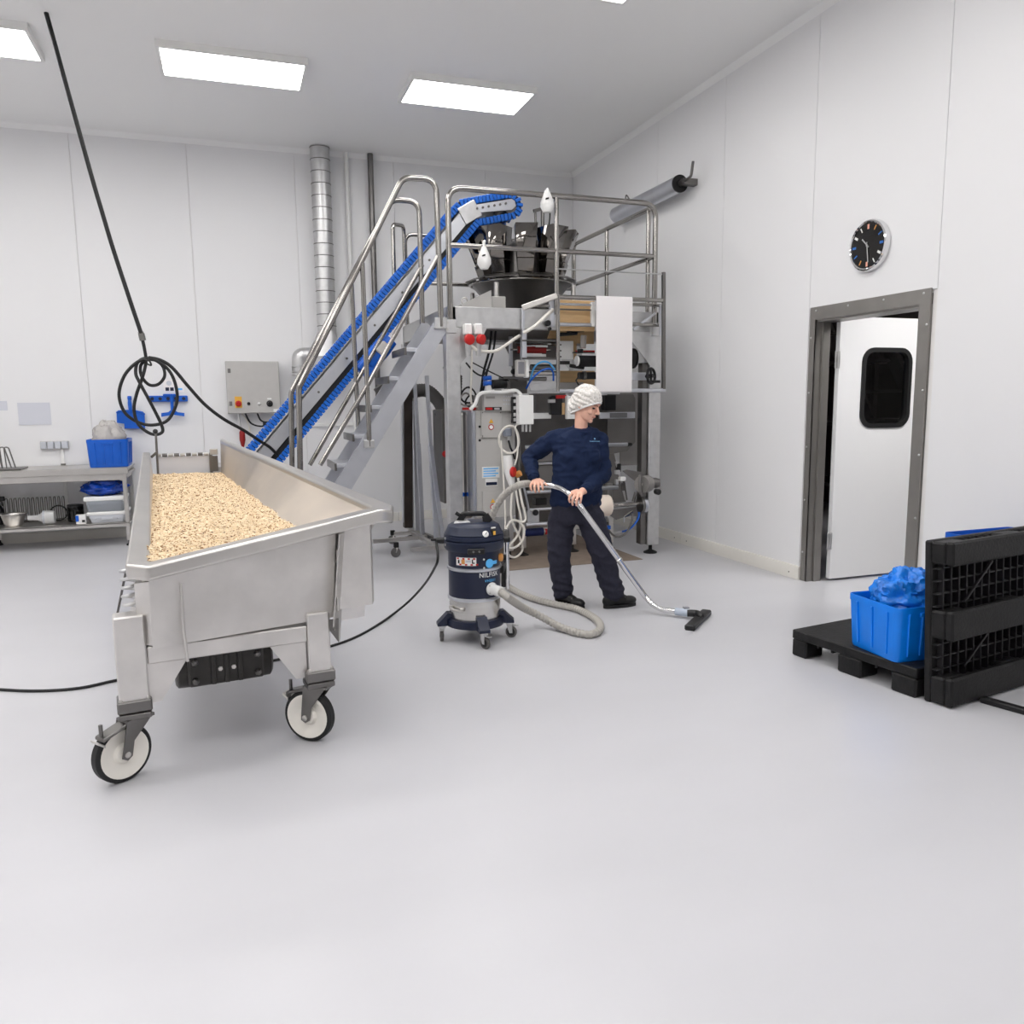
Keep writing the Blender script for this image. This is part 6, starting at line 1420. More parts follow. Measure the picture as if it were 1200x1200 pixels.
def lettering(name, text, h, d_mid, zmid, m, parent, stretch=1.0):
    """letters as mesh, bent round the drum"""
    cu = bpy.data.curves.new('letters', 'FONT'); cu.body = text; cu.size = 1.0; cu.align_x = 'CENTER'; cu.align_y = 'CENTER'; cu.resolution_u = 3; cu.offset = 0.012; cu.space_character = 1.12
    to = bpy.data.objects.new('letters', cu); COL.objects.link(to)
    dg = bpy.context.evaluated_depsgraph_get(); dg.update(); me = bpy.data.meshes.new_from_object(to.evaluated_get(dg))
    bpy.data.objects.remove(to); bpy.data.curves.remove(cu)
    xs_ = [v.co.x for v in me.vertices]; k = h/0.7; mb = MB()
    n = len(me.vertices); V1 = []; F1 = []
    for rr in (RD+0.0022, RD-0.001):
        for v in me.vertices:
            a_ = d_mid+math.degrees(v.co.x*k*stretch/RD); V1.append(vc+vn(a_)*rr+V(0, 0, zmid+v.co.y*k))
    for p_ in me.polygons: F1.append(tuple(p_.vertices))
    bpy.data.meshes.remove(me)
    return part(name, mb.add(V1, F1), m, parent, ang=0)
lettering('lettering', 'NILFISK', 0.030, dsin(569.5), zc_(673.8, 569.5), M_white, vac, 0.93)
lettering('lettering', 'VHS011', 0.017, dsin(570.5), zc_(680.6, 570.5), M_ltblue, vac)
# inlet with white cuff
din = 40; zin_ = P(571, 690.5, Y=vc.y+vn(40).y*RD).z; ia = (vn(din)+V(0.15, 0, -0.12)).normalized(); i0 = vc+vn(din)*(RD-0.01)+V(0, 0, zin_)
il = part('hose_inlet', MB().lathe([(0.042, 0), (0.042, 0.016), (0.034, 0.02)], i0, vn(din), 28), M_white, vac)
for k in range(4):
    t = math.radians(45+90*k); part('inlet_bolt', MB().lathe([(0.005, 0), (0.005, 0.005)], i0+vn(din)*0.016+vn(din+90)*0.035*math.cos(t)+V(0, 0, 0.035*math.sin(t)), vn(din), 8), M_steel, il)
part('hose_cuff', MB().lathe([(0.031, 0.01), (0.031, 0.04), (0.034, 0.045), (0.034, 0.085), (0.028, 0.09)], i0, ia, 24), M_white, vac)
# accessory tube on its holder at the back
t0_, t1_ = P(594, 690, Y=5.10), P(593.5, 629, Y=5.10)
part('accessory_tube', MB().tube(smooth_path([t0_, lerp(t0_, t1_, 0.4), lerp(t0_, t1_, 0.75), t1_]), 0.019, 14).tube([t1_+V(0, 0, -0.05), t1_+V(0, 0, -0.03)], 0.023, 14), M_chrome, vac)
part('accessory_holder', MB().bar(P(590, 688, Y=5.09), P(590.5, 650, Y=5.09), 0.03, 0.02, (0, 1, 0), 0.004).bar(P(590, 660, Y=5.09), vc+vn(95)*(RD+0.01)+V(0, 0, P(590, 660, Y=5.09).z), 0.03, 0.05), M_black, vac)
part('accessory_grip', MB().tube([t1_, t1_+V(-0.005, 0, 0.05)], 0.022, 12), M_flex, vac)

# ================================================================== THE WORKER
th_ = math.radians(24.8); pa = V(math.sin(th_), math.cos(th_), 0); pr_ = V(math.cos(th_), -math.sin(th_), 0); p0 = V(2.52, 5.40, 0)
def B(x, y, d=0.0): return PN(x, y, p0, pa, d)
def blob(name, prims, voxel, smooth, m, parent, fold=None, cut=None, solid=0.0, ang=0):
    """overlapping closed shapes fused into ONE continuous skin"""
    mb = MB()
    for p_ in prims:
        if p_[0] == 'c':      # tapered capsule chain: points, radii
            pts, rr = p_[1], p_[2]; path = []; rad = []
            a, b = Vector(pts[0]), Vector(pts[1]); d = (a-b).normalized()
            for k in (0.0, 0.5, 0.87): path.append(a+d*rr[0]*math.sqrt(1-k*k) if k else a+d*rr[0]); rad.append(max(rr[0]*k, 0.0005))
            for i in range(len(pts)-1):
                for k in range(6): path.append(lerp(Vector(pts[i]), Vector(pts[i+1]), k/6)); rad.append(rr[i]+(rr[i+1]-rr[i])*k/6)
            a, b = Vector(pts[-1]), Vector(pts[-2]); d = (a-b).normalized(); path.append(a); rad.append(rr[-1])
            for k in (0.87, 0.5, 0.0): path.append(a+d*rr[-1]*math.sqrt(1-k*k) if k else a+d*rr[-1]); rad.append(max(rr[-1]*k, 0.0005))
            mb.tube(path, lambda i: rad[i], 14)
        elif p_[0] == 'e':    # ellipsoid: centre, three half-axis vectors
            c, e1_, e2_, e3_ = [Vector(q) for q in p_[1:5]]; q = MB().sphere((0, 0, 0), 1, 18, 12)
            mb.add([c+e1_*v[0]+e2_*v[1]+e3_*v[2] for v in q.v], q.f)
        elif p_[0] == 'l':    # loft of elliptic rings: (centre, half axis 1, half axis 2)
            n = 24; vs_ = []; fs = []; R_ = p_[1]
            for (c, e1_, e2_) in R_:
                for k in range(n): t = 2*math.pi*k/n; vs_.append(Vector(c)+Vector(e1_)*math.cos(t)+Vector(e2_)*math.sin(t))
            for i in range(len(R_)-1):
                for k in range(n): fs.append((i*n+k, i*n+(k+1) % n, (i+1)*n+(k+1) % n, (i+1)*n+k))
            fs += [tuple(range(n-1, -1, -1)), tuple((len(R_)-1)*n+k for k in range(n))]
            mb.add(vs_, fs)
    me = bpy.data.meshes.new('tmp'); me.from_pydata([tuple(v) for v in mb.v], [], mb.f); me.update()
    import bmesh
    bm = bmesh.new(); bm.from_mesh(me); bmesh.ops.recalc_face_normals(bm, faces=bm.faces); bm.to_mesh(me); bm.free()
    o = bpy.data.objects.new('tmp', me); COL.objects.link(o)
    rm = o.modifiers.new('r', 'REMESH'); rm.mode = 'VOXEL'; rm.voxel_size = voxel; rm.adaptivity = 0.0
    if smooth: s_ = o.modifiers.new('s', 'SMOOTH'); s_.factor = 0.5; s_.iterations = smooth
    dg = bpy.context.evaluated_depsgraph_get(); dg.update(); me2 = bpy.data.meshes.new_from_object(o.evaluated_get(dg))
    bpy.data.objects.remove(o); bpy.data.meshes.remove(me)
    n = len(me2.vertices); co = np.empty(n*3); me2.vertices.foreach_get('co', co); co = co.reshape(-1, 3)
    if fold:
        nr = np.empty(n*3); me2.vertices.foreach_get('normal', nr); nr = nr.reshape(-1, 3)
        amt = np.array([fold(Vector(c)) for c in co]); co = co+nr*amt[:, None]
    faces = [tuple(p_.vertices) for p_ in me2.polygons]
    if cut: keep = [cut(Vector(c)) for c in co]; faces = [f for f in faces if all(keep[i] for i in f)]
    if cut:
        used = sorted({i for f in faces for i in f}); mp = {u_: k for k, u_ in enumerate(used)}
        co = co[used]; faces = [tuple(mp[i] for i in f) for f in faces]
    bpy.data.meshes.remove(me2)
    mb = MB(); mb.v = [tuple(c) for c in co]; mb.f = faces
    ob = part(name, mb, m, parent, ang=0)
    ob.data.polygons.foreach_set('use_smooth', [True]*len(ob.data.polygons))
    if solid: sm_ = ob.modifiers.new('cloth', 'SOLIDIFY'); sm_.thickness = solid
    return ob
person = thing('person', 'worker in navy sweatshirt and white hairnet vacuuming the floor', 'person', p0)
M_skin = mat('skin', (232, 182, 160), 0.5, var=0.06, vscale=25, spec=0.35)
M_knit = mat('navy_knit', (26, 38, 66), 0.85, var=0.12, vscale=60, bump=0.2, bscale=300, spec=0.2)
M_trous = mat('charcoal_workwear', (46, 46, 58), 0.8, var=0.12, vscale=50, bump=0.15, bscale=250, spec=0.2)
M_shoe = mat('black_shoe', (20, 20, 21), 0.5, var=0.2, vscale=40)
ww = (pr_*math.cos(math.radians(16))+pa*math.sin(math.radians(16))); wd_ = V(-ww.y, ww.x, 0)      # chest: width and depth axes
def ring(x, y, d, hw, hdp, lean=0.0): return (B(x, y, d), ww*hw, wd_*hdp)
torso = [ring(682, 503, 0.02, 0.08, 0.075), ring(679, 506.5, 0.02, 0.13, 0.088), ring(676.5, 512, 0.02, 0.185, 0.105), ring(677, 526, 0.01, 0.192, 0.125), ring(677.5, 542, 0.0, 0.190, 0.135), ring(677, 558, 0.0, 0.188, 0.132), ring(675.5, 575, 0.0, 0.195, 0.13), ring(674.5, 588, 0.0, 0.197, 0.132), ring(674.5, 592.5, 0.0, 0.188, 0.125)]
shR, elR, wrR = B(648, 515.5, 0.0), B(619.5, 536, 0.07), B(625.5, 559, -0.09)
shL, elL, wrL = B(701, 515.5, 0.06), B(707.5, 556, 0.03), B(687, 573.5, -0.19)
def folds(c):
    q = c*9.0; v = noise.noise(Vector((q.x, q.y, q.z*1.6)))*0.009
    v += (0.35-abs(noise.noise(Vector((c.x*14+c.z*9, c.y*14, c.z*20-c.x*8)))))*0.018
    return v
sleeves = [('c', [shR, lerp(shR, elR, 0.5), elR], [0.072, 0.066, 0.058]), ('c', [elR, lerp(elR, wrR, 0.6), wrR], [0.058, 0.05, 0.040]),
           ('c', [shL, lerp(shL, elL, 0.5), elL], [0.072, 0.064, 0.058]), ('c', [elL, lerp(elL, wrL, 0.6), wrL], [0.058, 0.05, 0.039])]
bust = [('c', [B(672, 509, 0.02), B(660, 511.5, 0.01), shR], [0.052, 0.06, 0.07]), ('c', [B(690, 509, 0.03), B(695, 511, 0.04), shL], [0.05, 0.06, 0.07]), ('e', B(668, 534, -0.085), ww*0.075, wd_*0.06, V(0, 0, 0.075)), ('e', B(691, 534, -0.055), ww*0.075, wd_*0.06, V(0, 0, 0.075))]
blob('sweatshirt', [('l', torso)]+bust+sleeves, 0.0075, 12, M_knit, person, folds)
# collar and cuffs
nc = B(682.5, 500, 0.005); nax = V(0, 0, 1)
part('collar', MB().tube([B(682.5, 503, 0.012)+pr_*0.070*math.cos(t)+pa*0.068*math.sin(t)+V(0, 0, -0.018*math.cos(t)*0.6+(-0.02 if math.sin(t) < 0 else 0.028)*abs(math.sin(t))) for t in [2*math.pi*i/28 for i in range(28)]], 0.0105, 8, True), M_knit, person)
for (e_, w_, r_) in ((elR, wrR, 0.043), (elL, wrL, 0.042)):
    d = (w_-e_).normalized(); part('cuff', MB().lathe([(r_, -0.045), (r_+0.003, -0.035), (r_+0.002, 0.0), (r_-0.006, 0.006)], w_, d, 20, False, False), M_knit, person)
lg_ = B(698, 516.5, -0.075)
def chest(px_, py_): 
    q = B(px_, py_, -0.0); return q
# trousers
pel = [ring(675, 586, 0.0, 0.185, 0.118), ring(675, 596, 0.0, 0.19, 0.125), ring(675, 606, 0.0, 0.188, 0.125), ring(674.5, 613, 0.0, 0.17, 0.11)]
hipR, knR, hmR = B(658.5, 606, 0.0), B(655, 648, -0.03), B(660, 699, 0.0)
hipL, knL, hmL = B(691.5, 606, 0.0), B(706, 650, -0.04), B(719, 702, -0.03)
hmR = V(hmR.x, hmR.y, 0.085); hmL = V(hmL.x, hmL.y, 0.09)
def tfold(c):
    v = (0.35-abs(noise.noise(Vector((c.x*10+c.z*6, c.y*10, c.z*14)))))*0.019
    low = max(0.0, 1-c.z/0.32)
    return v+low*0.008*math.sin(c.z*95+3*noise.noise(c*8))
legs = [('c', [hipR, lerp(hipR, knR, 0.5), knR], [0.104, 0.098, 0.086]), ('c', [knR, lerp(knR, hmR, 0.5), hmR+V(0, 0, 0.03)], [0.086, 0.080, 0.076]),
        ('c', [hipL, lerp(hipL, knL, 0.5), knL], [0.104, 0.10, 0.090]), ('c', [knL, lerp(knL, hmL, 0.5), hmL+V(0, 0, 0.03)], [0.090, 0.085, 0.080])]
blob('trousers', [('l', pel)]+legs, 0.0085, 8, M_trous, person, tfold, cut=lambda c: c.z > 0.055)
# shoes
def shoe(heel, toe, wdt):
    d = (toe-heel); L = d.length; d.normalize(); s_ = V(-d.y, d.x, 0); z = V(0, 0, 1); h = V(heel.x, heel.y, 0)
    sh = blob('shoe', [('e', h+d*0.05+z*0.055, d*0.06, s_*wdt*0.9, z*0.05), ('e', h+d*(L*0.45)+z*0.055, d*0.09, s_*wdt*0.95, z*0.048), ('e', h+d*(L-0.06)+z*0.044, d*0.065, s_*wdt*1.1, z*0.036), ('c', [h+d*0.06+z*0.07, h+d*0.055+z*0.12], [0.042, 0.045])], 0.006, 6, M_shoe, person)
    so = []
    for k in range(20):
        t = 2*math.pi*k/20; w_ = wdt*(1.02 if math.cos(t) < 0 else 1.12); so.append(h+d*(L/2+math.cos(t)*L*0.5)+s_*w_*math.copysign(abs(math.sin(t))**0.7, math.sin(t)))
    part('sole', MB().prism([q+z*0.001 for q in so], (0, 0, 0.024)), M_rubber, sh)
    for k in range(3):
        q = h+d*(0.11+0.03*k)+z*(0.10-0.008*k); part('shoelace', MB().tube([q-s_*0.03-z*0.008, q+z*0.003, q+s_*0.03-z*0.008], 0.004, 6), M_flex, sh)
    return sh
hR_, tR_ = P(655, 703, Z=0.0), P(681, 714, Z=0.0); hL_, tL_ = P(705, 712, Z=0), P(747, 708.5, Z=0)
hR_ = V(hmR.x, hmR.y, 0)-(V(tR_.x, tR_.y, 0)-V(hmR.x, hmR.y, 0)).normalized()*0.07; tR_ = hR_+(tR_-hR_).normalized()*0.265
hL_ = V(hmL.x, hmL.y, 0)-(V(tL_.x, tL_.y, 0)-V(hmL.x, hmL.y, 0)).normalized()*0.085; tL_ = hL_+(tL_-hL_).normalized()*0.275
shoe(hR_, tR_, 0.042); shoe(hL_, tL_, 0.042)
# body: head, neck, hands and the trunk under the clothes, one skin
HC = B(687.5, 473, 0.0)
yawf = math.radians(28); f0 = (pr_*math.cos(yawf)-pa*math.sin(yawf)); tilt = math.radians(24)
hf = (f0*math.cos(tilt)-V(0, 0, math.sin(tilt))).normalized(); hs = f0.cross(V(0, 0, 1)).normalized(); hu = hs.cross(hf).normalized()
if hu.z < 0: hu = -hu
def H(f, s_, u_): return HC+hf*f+hs*s_+hu*u_
head = [('e', H(-0.005, 0, 0.015), hf*0.098, hs*0.076, hu*0.100), ('e', H(0.035, 0, -0.045), hf*0.062, hs*0.056, hu*0.078), ('e', H(0.075, 0, -0.103), hf*0.022, hs*0.022, hu*0.018),
        ('e', H(0.045, 0, -0.085), hf*0.045, hs*0.046, hu*0.03), ('c', [H(0.093, 0, 0.012), H(0.119, 0, -0.028)], [0.008, 0.011]), ('e', H(0.108, 0, -0.034), hf*0.012, hs*0.017, hu*0.009),
        ('e', H(0.084, 0, 0.026), hf*0.017, hs*0.046, hu*0.012), ('e', H(0.066, 0.034, -0.032), hf*0.026, hs*0.022, hu*0.024), ('e', H(0.066, -0.034, -0.032), hf*0.026, hs*0.022, hu*0.024),
        ('e', H(0.093, 0, -0.060), hf*0.011, hs*0.022, hu*0.006), ('e', H(0.091, 0, -0.071), hf*0.011, hs*0.019, hu*0.006),
        ('e', H(-0.005, 0.076, -0.012), hf*0.018, hs*0.010, hu*0.03), ('e', H(-0.005, -0.076, -0.012), hf*0.018, hs*0.010, hu*0.03)]
nb_ = B(681, 502, 0.03)
neck = [('c', [H(-0.02, 0, -0.05), H(-0.01, 0, -0.09), nb_, nb_-V(0, 0, 0.06)], [0.050, 0.047, 0.050, 0.06])]
core = [('l', [(c, e1_*0.82, e2_*0.8) for (c, e1_, e2_) in torso[1:]]+[(c, e1_*0.82, e2_*0.8) for (c, e1_, e2_) in pel[1:3]]),
        ('c', [shR, elR], [0.045, 0.04]), ('c', [elR, wrR], [0.04, 0.028]), ('c', [shL, elL], [0.045, 0.04]), ('c', [elL, wrL], [0.04, 0.028]),
        ('c', [hipR, knR, hmR], [0.08, 0.06, 0.045]), ('c', [hipL, knL, hmL], [0.08, 0.06, 0.045])]
# hands: palm, four fingers, thumb
def hand(wr, palm, fingers, thumb):
    out = [('c', [wr, lerp(wr, palm, 0.6)], [0.028, 0.027])]
    kn = [f[0] for f in fingers]; cen = (kn[0]+kn[1]+kn[2]+kn[3])/4
    for k_ in kn: out.append(('c', [lerp(wr, palm, 0.55), k_], [0.019, 0.0125]))
    for j, f in enumerate(fingers): r0 = (0.0090, 0.0094, 0.0092, 0.0082)[j]; out.append(('c', f, [r0+0.0014, r0+0.0004, r0-0.0008, r0-0.0014][:len(f)]))
    out.append(('c', thumb, [0.0145, 0.0122, 0.0102][:len(thumb)]))
    return out
fR = [[B(623.2, 566.3, -0.125), B(621.6, 569.4, -0.165), B(622.0, 573.0, -0.174), B(623.2, 575.4, -0.164)],
      [B(627.0, 566.8, -0.135), B(626.2, 570.4, -0.175), B(626.7, 574.4, -0.182), B(627.6, 576.6, -0.172)],
      [B(631.0, 566.8, -0.135), B(631.0, 570.4, -0.175), B(631.4, 574.4, -0.182), B(632.0, 576.4, -0.172)],
      [B(634.8, 566.2, -0.125), B(635.6, 569.4, -0.165), B(636.0, 572.4, -0.172), B(636.3, 574.2, -0.162)]]
tR = [B(632, 562.5, -0.10), B(637, 565, -0.105), B(640.5, 568, -0.13)]
fL = [[B(670.8, 577.0, -0.275), B(667.6, 581.5, -0.31), B(666.9, 585.8, -0.312), B(667.8, 588.4, -0.30)],
      [B(674.2, 578.8, -0.285), B(671.6, 584, -0.325), B(670.7, 589, -0.322), B(671.2, 591.8, -0.31)],
      [B(677.8, 579.6, -0.285), B(676.2, 585, -0.325), B(675.3, 589.8, -0.322), B(675.4, 592.2, -0.31)],
      [B(681.6, 579.2, -0.275), B(681.0, 584, -0.31), B(680.3, 587.8, -0.312), B(680.1, 589.8, -0.30)]]
tL = [B(676, 575, -0.235), B(670, 577, -0.23), B(666.5, 580.5, -0.25)]
hands = hand(wrR, B(629, 566, -0.11), fR, tR)+hand(wrL, B(678, 578, -0.26), fL, tL)
blob('body', head+neck+core+hands, 0.0036, 3, M_skin, person)
M_eye = mat('eye_dark', (36, 26, 24), 0.3); M_lip = mat('lip', (186, 112, 104), 0.5); M_brow = mat('brow', (112, 84, 66), 0.8)
for s_ in (-1, 1):
    part('eye', MB().add([H(0.083, s_*0.031, -0.001)+hf*0.011*v[0]+hs*0.015*v[1]+hu*0.0065*v[2] for v in MB().sphere((0,0,0), 1, 12, 8).v], MB().sphere((0,0,0), 1, 12, 8).f), M_eye, person)
    part('eyebrow', MB().tube([H(0.099, s_*0.012, 0.022), H(0.097, s_*0.03, 0.027), H(0.086, s_*0.047, 0.022)], 0.0032, 6), M_brow, person)
part('lips', MB().tube([H(0.094, -0.022, -0.066), H(0.103, -0.008, -0.0645), H(0.103, 0.008, -0.0645), H(0.094, 0.022, -0.066)], 0.0032, 6), M_lip, person)
# hair under the net, the net and its band
pln = (hu*0.74+hf*(-0.67)).normalized(); po = H(0.085, 0, 0.036)
def above(c, off=0.0): return (c-po).dot(pln) > off
blob('hair', [('e', H(-0.008, 0, 0.020), hf*0.104, hs*0.082, hu*0.104), ('e', H(-0.06, 0, -0.03), hf*0.06, hs*0.06, hu*0.06)], 0.006, 3, mat('grey_blond_hair', (176, 160, 142), 0.7, var=0.3, vscale=30), person, cut=lambda c: above(c, 0.006))
M_net = mat('hairnet', (238, 235, 230), 0.55, var=0.04, vscale=30, alpha=0.72)
nt = M_net.node_tree; bs = nt.nodes['Principled BSDF']; tc = nt.nodes.new('ShaderNodeTexCoord'); wv = nt.nodes.new('ShaderNodeTexNoise'); wv.inputs['Scale'].default_value = 90; wv.inputs['Detail'].default_value = 6
mr = nt.nodes.new('ShaderNodeMapRange'); mr.inputs['From Min'].default_value = 0.35; mr.inputs['From Max'].default_value = 0.62; mr.inputs['To Min'].default_value = 0.60; mr.inputs['To Max'].default_value = 0.95
nt.links.new(tc.outputs['Object'], wv.inputs['Vector']); nt.links.new(wv.outputs['Fac'], mr.inputs['Value']); nt.links.new(mr.outputs['Result'], bs.inputs['Alpha'])
def pucker(c): 
    d = c-H(-0.02, 0, 0.02); a_ = math.atan2(d.dot(hs), d.dot(hu)); return 0.004*math.sin(a_*16+2*noise.noise(c*20))+0.006*noise.noise(c*24)
blob('hairnet', [('e', H(-0.012, 0, 0.028), hf*0.116, hs*0.094, hu*0.114), ('e', H(-0.068, 0, -0.042), hf*0.066, hs*0.078, hu*0.082)], 0.006, 8, M_net, person, pucker, cut=lambda c: above(c, 0.0))
bandp = []
e_a = (hf-pln*hf.dot(pln)).normalized(); e_b = pln.cross(e_a)
bo_ = po-e_a*0.10
for i in range(36):
    t = 2*math.pi*i/36; dr = e_a*math.cos(t)+e_b*math.sin(t); lo_r, hi_r = 0.0, 0.3
    def inside(q):
        for (c, rf, rs, ru) in ((H(-0.012, 0, 0.028), 0.114, 0.092, 0.112), (H(-0.068, 0, -0.042), 0.064, 0.076, 0.080)):
            e = q-c
            if (e.dot(hf)/rf)**2+(e.dot(hs)/rs)**2+(e.dot(hu)/ru)**2 < 1: return True
        return False
    for _ in range(18):
        m_ = (lo_r+hi_r)/2
        if inside(bo_+dr*m_): lo_r = m_
        else: hi_r = m_
    bandp.append(bo_+dr*max(lo_r, 0.05))
part('hairnet_band', MB().tube(bandp, 0.0065, 8, True), M_white, person)
# chest emblem: small light blue print
em = chest(697.5, 517)
def on_chest(px_, py_):      # point on the sweatshirt front
    dg = bpy.context.evaluated_depsgraph_get(); o = next(c for c in person.children if c.name.startswith('sweatshirt')); ev = o.evaluated_get(dg)
    mw = Matrix.Translation(p0); cam_l = Vector(CAM)-p0; d = (B(px_, py_, 0)-Vector(CAM)).normalized()
    ok, loc, nr, _ = ev.ray_cast(cam_l, d); return (loc+p0, nr) if ok else (B(px_, py_, -0.12), -pa)
M_emb = mat('emblem_print', (120, 168, 206), 0.7)
c_, n_ = on_chest(696.8, 514.2); t1 = V(0, 0, 1).cross(n_).normalized(); t2 = n_.cross(t1)
part('chest_emblem', MB().lathe([(0.007, 0), (0.007, 0.001)], c_+n_*0.001, n_, 10), M_emb, person)
for k in range(9):
    q, n2_ = on_chest(691.5+k*1.35, 517.3); part('emblem_letter', MB().obox(q+n2_*0.002, t1*0.0026, t2*0.0035, n2_*0.001), M_emb, person)

# ================================================================== WAND, HOSE, CORD
wn = thing('suction_wand', 'bent chrome suction wand with black floor nozzle held by the worker', 'wand', P(806, 724, Z=0))
w0 = [B(634, 567.3, -0.098), B(648, 569.2, -0.13), B(659, 573, -0.185), B(668, 579.5, -0.245), B(676.5, 588.5, -0.275), B(684, 599, -0.29)]
we = P(757, 700, Z=0.115)
w1 = [lerp(w0[-1], we, k) for k in (0.12, 0.5, 0.88, 1.0)]
w2 = [P(765, 708.5, Z=0.075), P(776, 714, Z=0.050), P(793, 716.5, Z=0.042)]
pth = smooth_path(w0+w1+w2, 8)
part('wand_tube', MB().tube(pth, 0.0205, 16), M_chrome, wn)
jn = lerp(w0[-1], we, 0.56); jd = (we-w0[-1]).normalized()
part('wand_joint', MB().lathe([(0.021, -0.012), (0.0245, -0.008), (0.0245, 0.008), (0.021, 0.012)], jn, jd, 18, False, False), M_chrome, wn)
c0, c1_ = P(792, 716.3, Z=0.042), P(807, 718.5, Z=0.042)
part('nozzle_cuff', MB().cyl(c0, c1_, 0.027, n=18), mat('grey_blue_cuff', (176, 186, 200), 0.4), wn)
part('nozzle_tab', MB().obox(P(804, 712, Z=0.075), V(0.02, -0.005, 0), V(0.003, 0.015, 0), V(0, 0, 0.006), 0.002), mat('cuff_tab', (150, 150, 154), 0.4), wn)
n0_, n1_ = P(828, 717, Z=0.02), P(808, 736, Z=0.02); nd = (n1_-n0_).normalized(); ns = V(-nd.y, nd.x, 0)
part('floor_nozzle', MB().obox((n0_+n1_)/2+V(0, 0, 0.0), nd*(n1_-n0_).length/2, ns*0.036, V(0, 0, 0.02), 0.008), M_black, wn)
part('nozzle_neck', MB().tube(smooth_path([c1_-V(0.01, 0, 0), P(816, 719, Z=0.045), P(821, 722, Z=0.04), lerp(n0_, n1_, 0.35)]), 0.026, 14), M_black, wn)
part('nozzle_brush', MB().obox((n0_+n1_)/2-V(0, 0, 0.014), nd*((n1_-n0_).length/2-0.006), ns*0.030, V(0, 0, 0.0055)), M_rubber, wn)
hs_ = thing('suction_hose', 'ribbed translucent grey suction hose looping from vacuum to wand', 'hose', P(660, 737, Z=0))
zf = 0.026; hp0 = i0+ia*0.085
hpts = [hp0, hp0+ia*0.06+V(0.0, 0.0, -0.02), P(612, 711.5, Z=0.18), P(634, 722.5, Z=0.085), P(655, 734, Z=0.036), P(675, 741, Z=zf), P(691, 743.5, Z=zf), P(702, 739, Z=zf), P(702.5, 730.5, Z=zf), P(694, 722.5, Z=zf), P(675, 713.5, Z=zf), P(650, 708, Z=zf), P(625, 701.5, Z=zf), P(603, 692, Z=zf), P(590, 682, Z=0.04), P(580, 668, Y=5.86), P(574.5, 650, Y=5.80), P(573, 628, Y=5.72), P(576.5, 606, Y=5.62), P(584.5, 588.5, Y=5.55), P(596, 575.5, Y=5.46), P(608.5, 568.5, Y=5.38), B(621, 566.8, -0.092), B(634.5, 567.4, -0.098)]
sp_ = smooth_path(hpts, 30); rs_ = [q for q, _ in resample(sp_, 0.015, False)]
M_hose = mat('clear_grey_hose', (180, 176, 169), 0.28, trans=0.15, spec=0.6)
part('hose_tube', MB().tube(rs_, lambda i: 0.0275 if i % 2 else 0.0225, 14), M_hose, hs_, ang=25)
part('hose_cuff', MB().tube([B(633.5, 567.2, -0.098), B(640, 567.6, -0.107)], 0.025, 16), M_chrome, hs_)
q0 = vc+vn(-85)*(RL+0.05)+V(0, 0, zRib-0.008)
cable('black_cable', [q0, P(513, 655, Y=4.85), P(508, 668, Y=5.0), P(498, 684, Z=0.30), P(483, 701, Z=0.13), P(465, 716.5, Z=0.03), P(443, 732, Z=0.008), P(418, 746, Z=0.008), P(388, 757, Z=0.008), P(330, 772, Z=0.008), P(260, 785, Z=0.008), P(190, 790, Z=0.008), P(138, 797, Z=0.008), P(95, 806, Z=0.008), P(50, 809.5, Z=0.008), P(0, 808, Z=0.008), P(-90, 800, Z=0.008)], 0.0085, M_rubber, 'long black power cord running from the vacuum under the hopper')

# ================================================================== PALLETS AND CRATES ON THE RIGHT
p1 = V(3.275, 3.055, 0); yv = V(-0.114, 0.822, 0).normalized(); xv = V(yv.y, -yv.x, 0)
pal = thing('plastic_pallet', 'black plastic pallet lying flat on the floor with crates on top', 'pallet', p1)
def pbox(o, ex, ey, x0, x1, y0, y1, z0, z1, bev=0.006):
    c = o+ex*(x0+x1)/2+ey*(y0+y1)/2+V(0, 0, (z0+z1)/2); return MB().obox(c, ex*(x1-x0)/2, ey*(y1-y0)/2, V(0, 0, (z1-z0)/2), bev)
HP = 0.160; LP, WP = 0.84, 1.15
part('deck', pbox(p1, xv, yv, 0, WP, 0, LP, HP-0.055, HP), M_pallet, pal)
for (y0, y1) in ((0, 0.15), (0.34, 0.50), (0.73, 0.84)):
    for (x0, x1) in ((0, 0.15), (0.5, 0.65), (1.0, 1.15)):
        part('pallet_foot', pbox(p1, xv, yv, x0, x1, y0, y1, 0.0, HP-0.055, 0.01), M_pallet, pal)
for k in range(8): part('deck_rib', pbox(p1, xv, yv, 0.02, WP-0.02, 0.05+k*0.1, 0.065+k*0.1, HP-0.075, HP-0.05, 0), M_pallet, pal)
N_ = V(3.318, 2.868, 0); sx = V(0.985, 0.165, 0).normalized(); sy = V(-sx.y, sx.x, 0)
spal = thing('plastic_pallet', 'black plastic pallet standing on edge with its underside facing out', 'pallet', N_)
HS = 0.835; WS = 1.15
part('deck', pbox(N_, sx, sy, 0, WS, 0.115, 0.155, 0, HS, 0.008), M_pallet, spal)
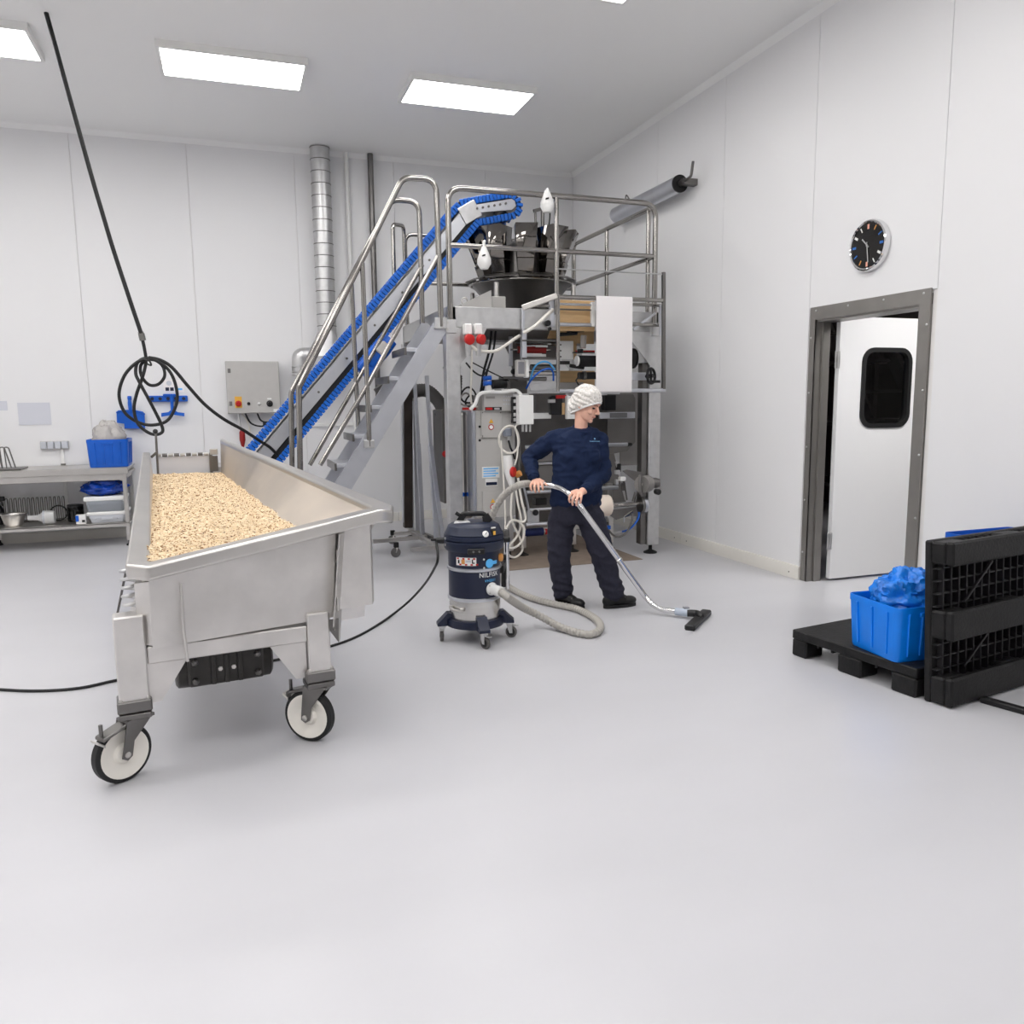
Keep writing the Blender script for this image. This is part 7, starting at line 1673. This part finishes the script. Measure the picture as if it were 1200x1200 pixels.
for (z0, z1) in ((0.0, 0.145), (0.335, 0.485), (0.715, HS)):
    part('skid', pbox(N_, sx, sy, 0.0, WS, 0.0, 0.045, z0, z1, 0.01), M_pallet, spal)
    for (x0, x1) in ((0.0, 0.17), (0.5, 0.66), (1.0, 1.15)):
        part('pallet_foot', pbox(N_, sx, sy, x0, x1, 0.04, 0.12, z0+0.004, z1-0.004, 0.01), M_pallet, spal)
M_rib = mat('pallet_rib_plastic', (28, 27, 30), 0.5, var=0.2, vscale=20)
for k in range(17): part('lattice_rib', pbox(N_, sx, sy, 0.05+k*0.065, 0.058+k*0.065, 0.085, 0.118, 0.01, HS-0.01, 0), M_rib, spal)
for k in range(12): part('lattice_rib', pbox(N_, sx, sy, 0.01, WS-0.01, 0.09, 0.118, 0.04+k*0.065, 0.047+k*0.065, 0), M_rib, spal)
for (za, zb_2) in ((0.16, 0.33), (0.50, 0.69)):
    a = N_+sx*0.22+sy*0.08+V(0, 0, za); b = N_+sx*0.46+sy*0.08+V(0, 0, zb_2); part('lattice_brace', MB().bar(a, b, 0.01, 0.012), M_rib, spal)
q_ = Matrix.Rotation(math.radians(-3.2), 3, sx).to_euler(); spal.rotation_euler = q_; spal.location = N_+V(0, 0, 0.009)
t = crate('blue_crate', 'bright blue crate with a blue film bag on the flat pallet', 'crate', (3.24, 3.135, HP+0.001), (3.64, 3.53, HP+0.295), M_bluecrate)
ang_ = math.radians(-4); t.rotation_euler = (0, 0, ang_)
crumple('blue_bag', 'crumpled bright blue film bag bulging out of the pallet crate', 'bag', (3.47, 3.34, HP+0.30), (0.185, 0.165, 0.165), M_bluebag, 11, n=72, mm=44, amp=0.5, flat=0.85)
for k, lab in enumerate(('lower blue crate of the stack hidden behind the standing pallet', 'upper blue crate whose rim shows above the standing pallet')):
    z = HP+0.001+k*0.303; q = P(1106, 628, Y=3.6)
    t = crate('blue_crate', lab, 'crate', (3.93, 3.29, z), (4.46, 3.54, z+0.295), M_blue, group='stacked blue crates')
rb0, rb1 = P(1150, 819, Z=0.015), P(1200, 833, Z=0.015)
solo('black_rod', MB().bar(rb0, rb1+(rb1-rb0)*1.5, 0.045, 0.03, bev=0.006), M_black, 'black square bar lying on the floor by the standing pallet', 'bar')
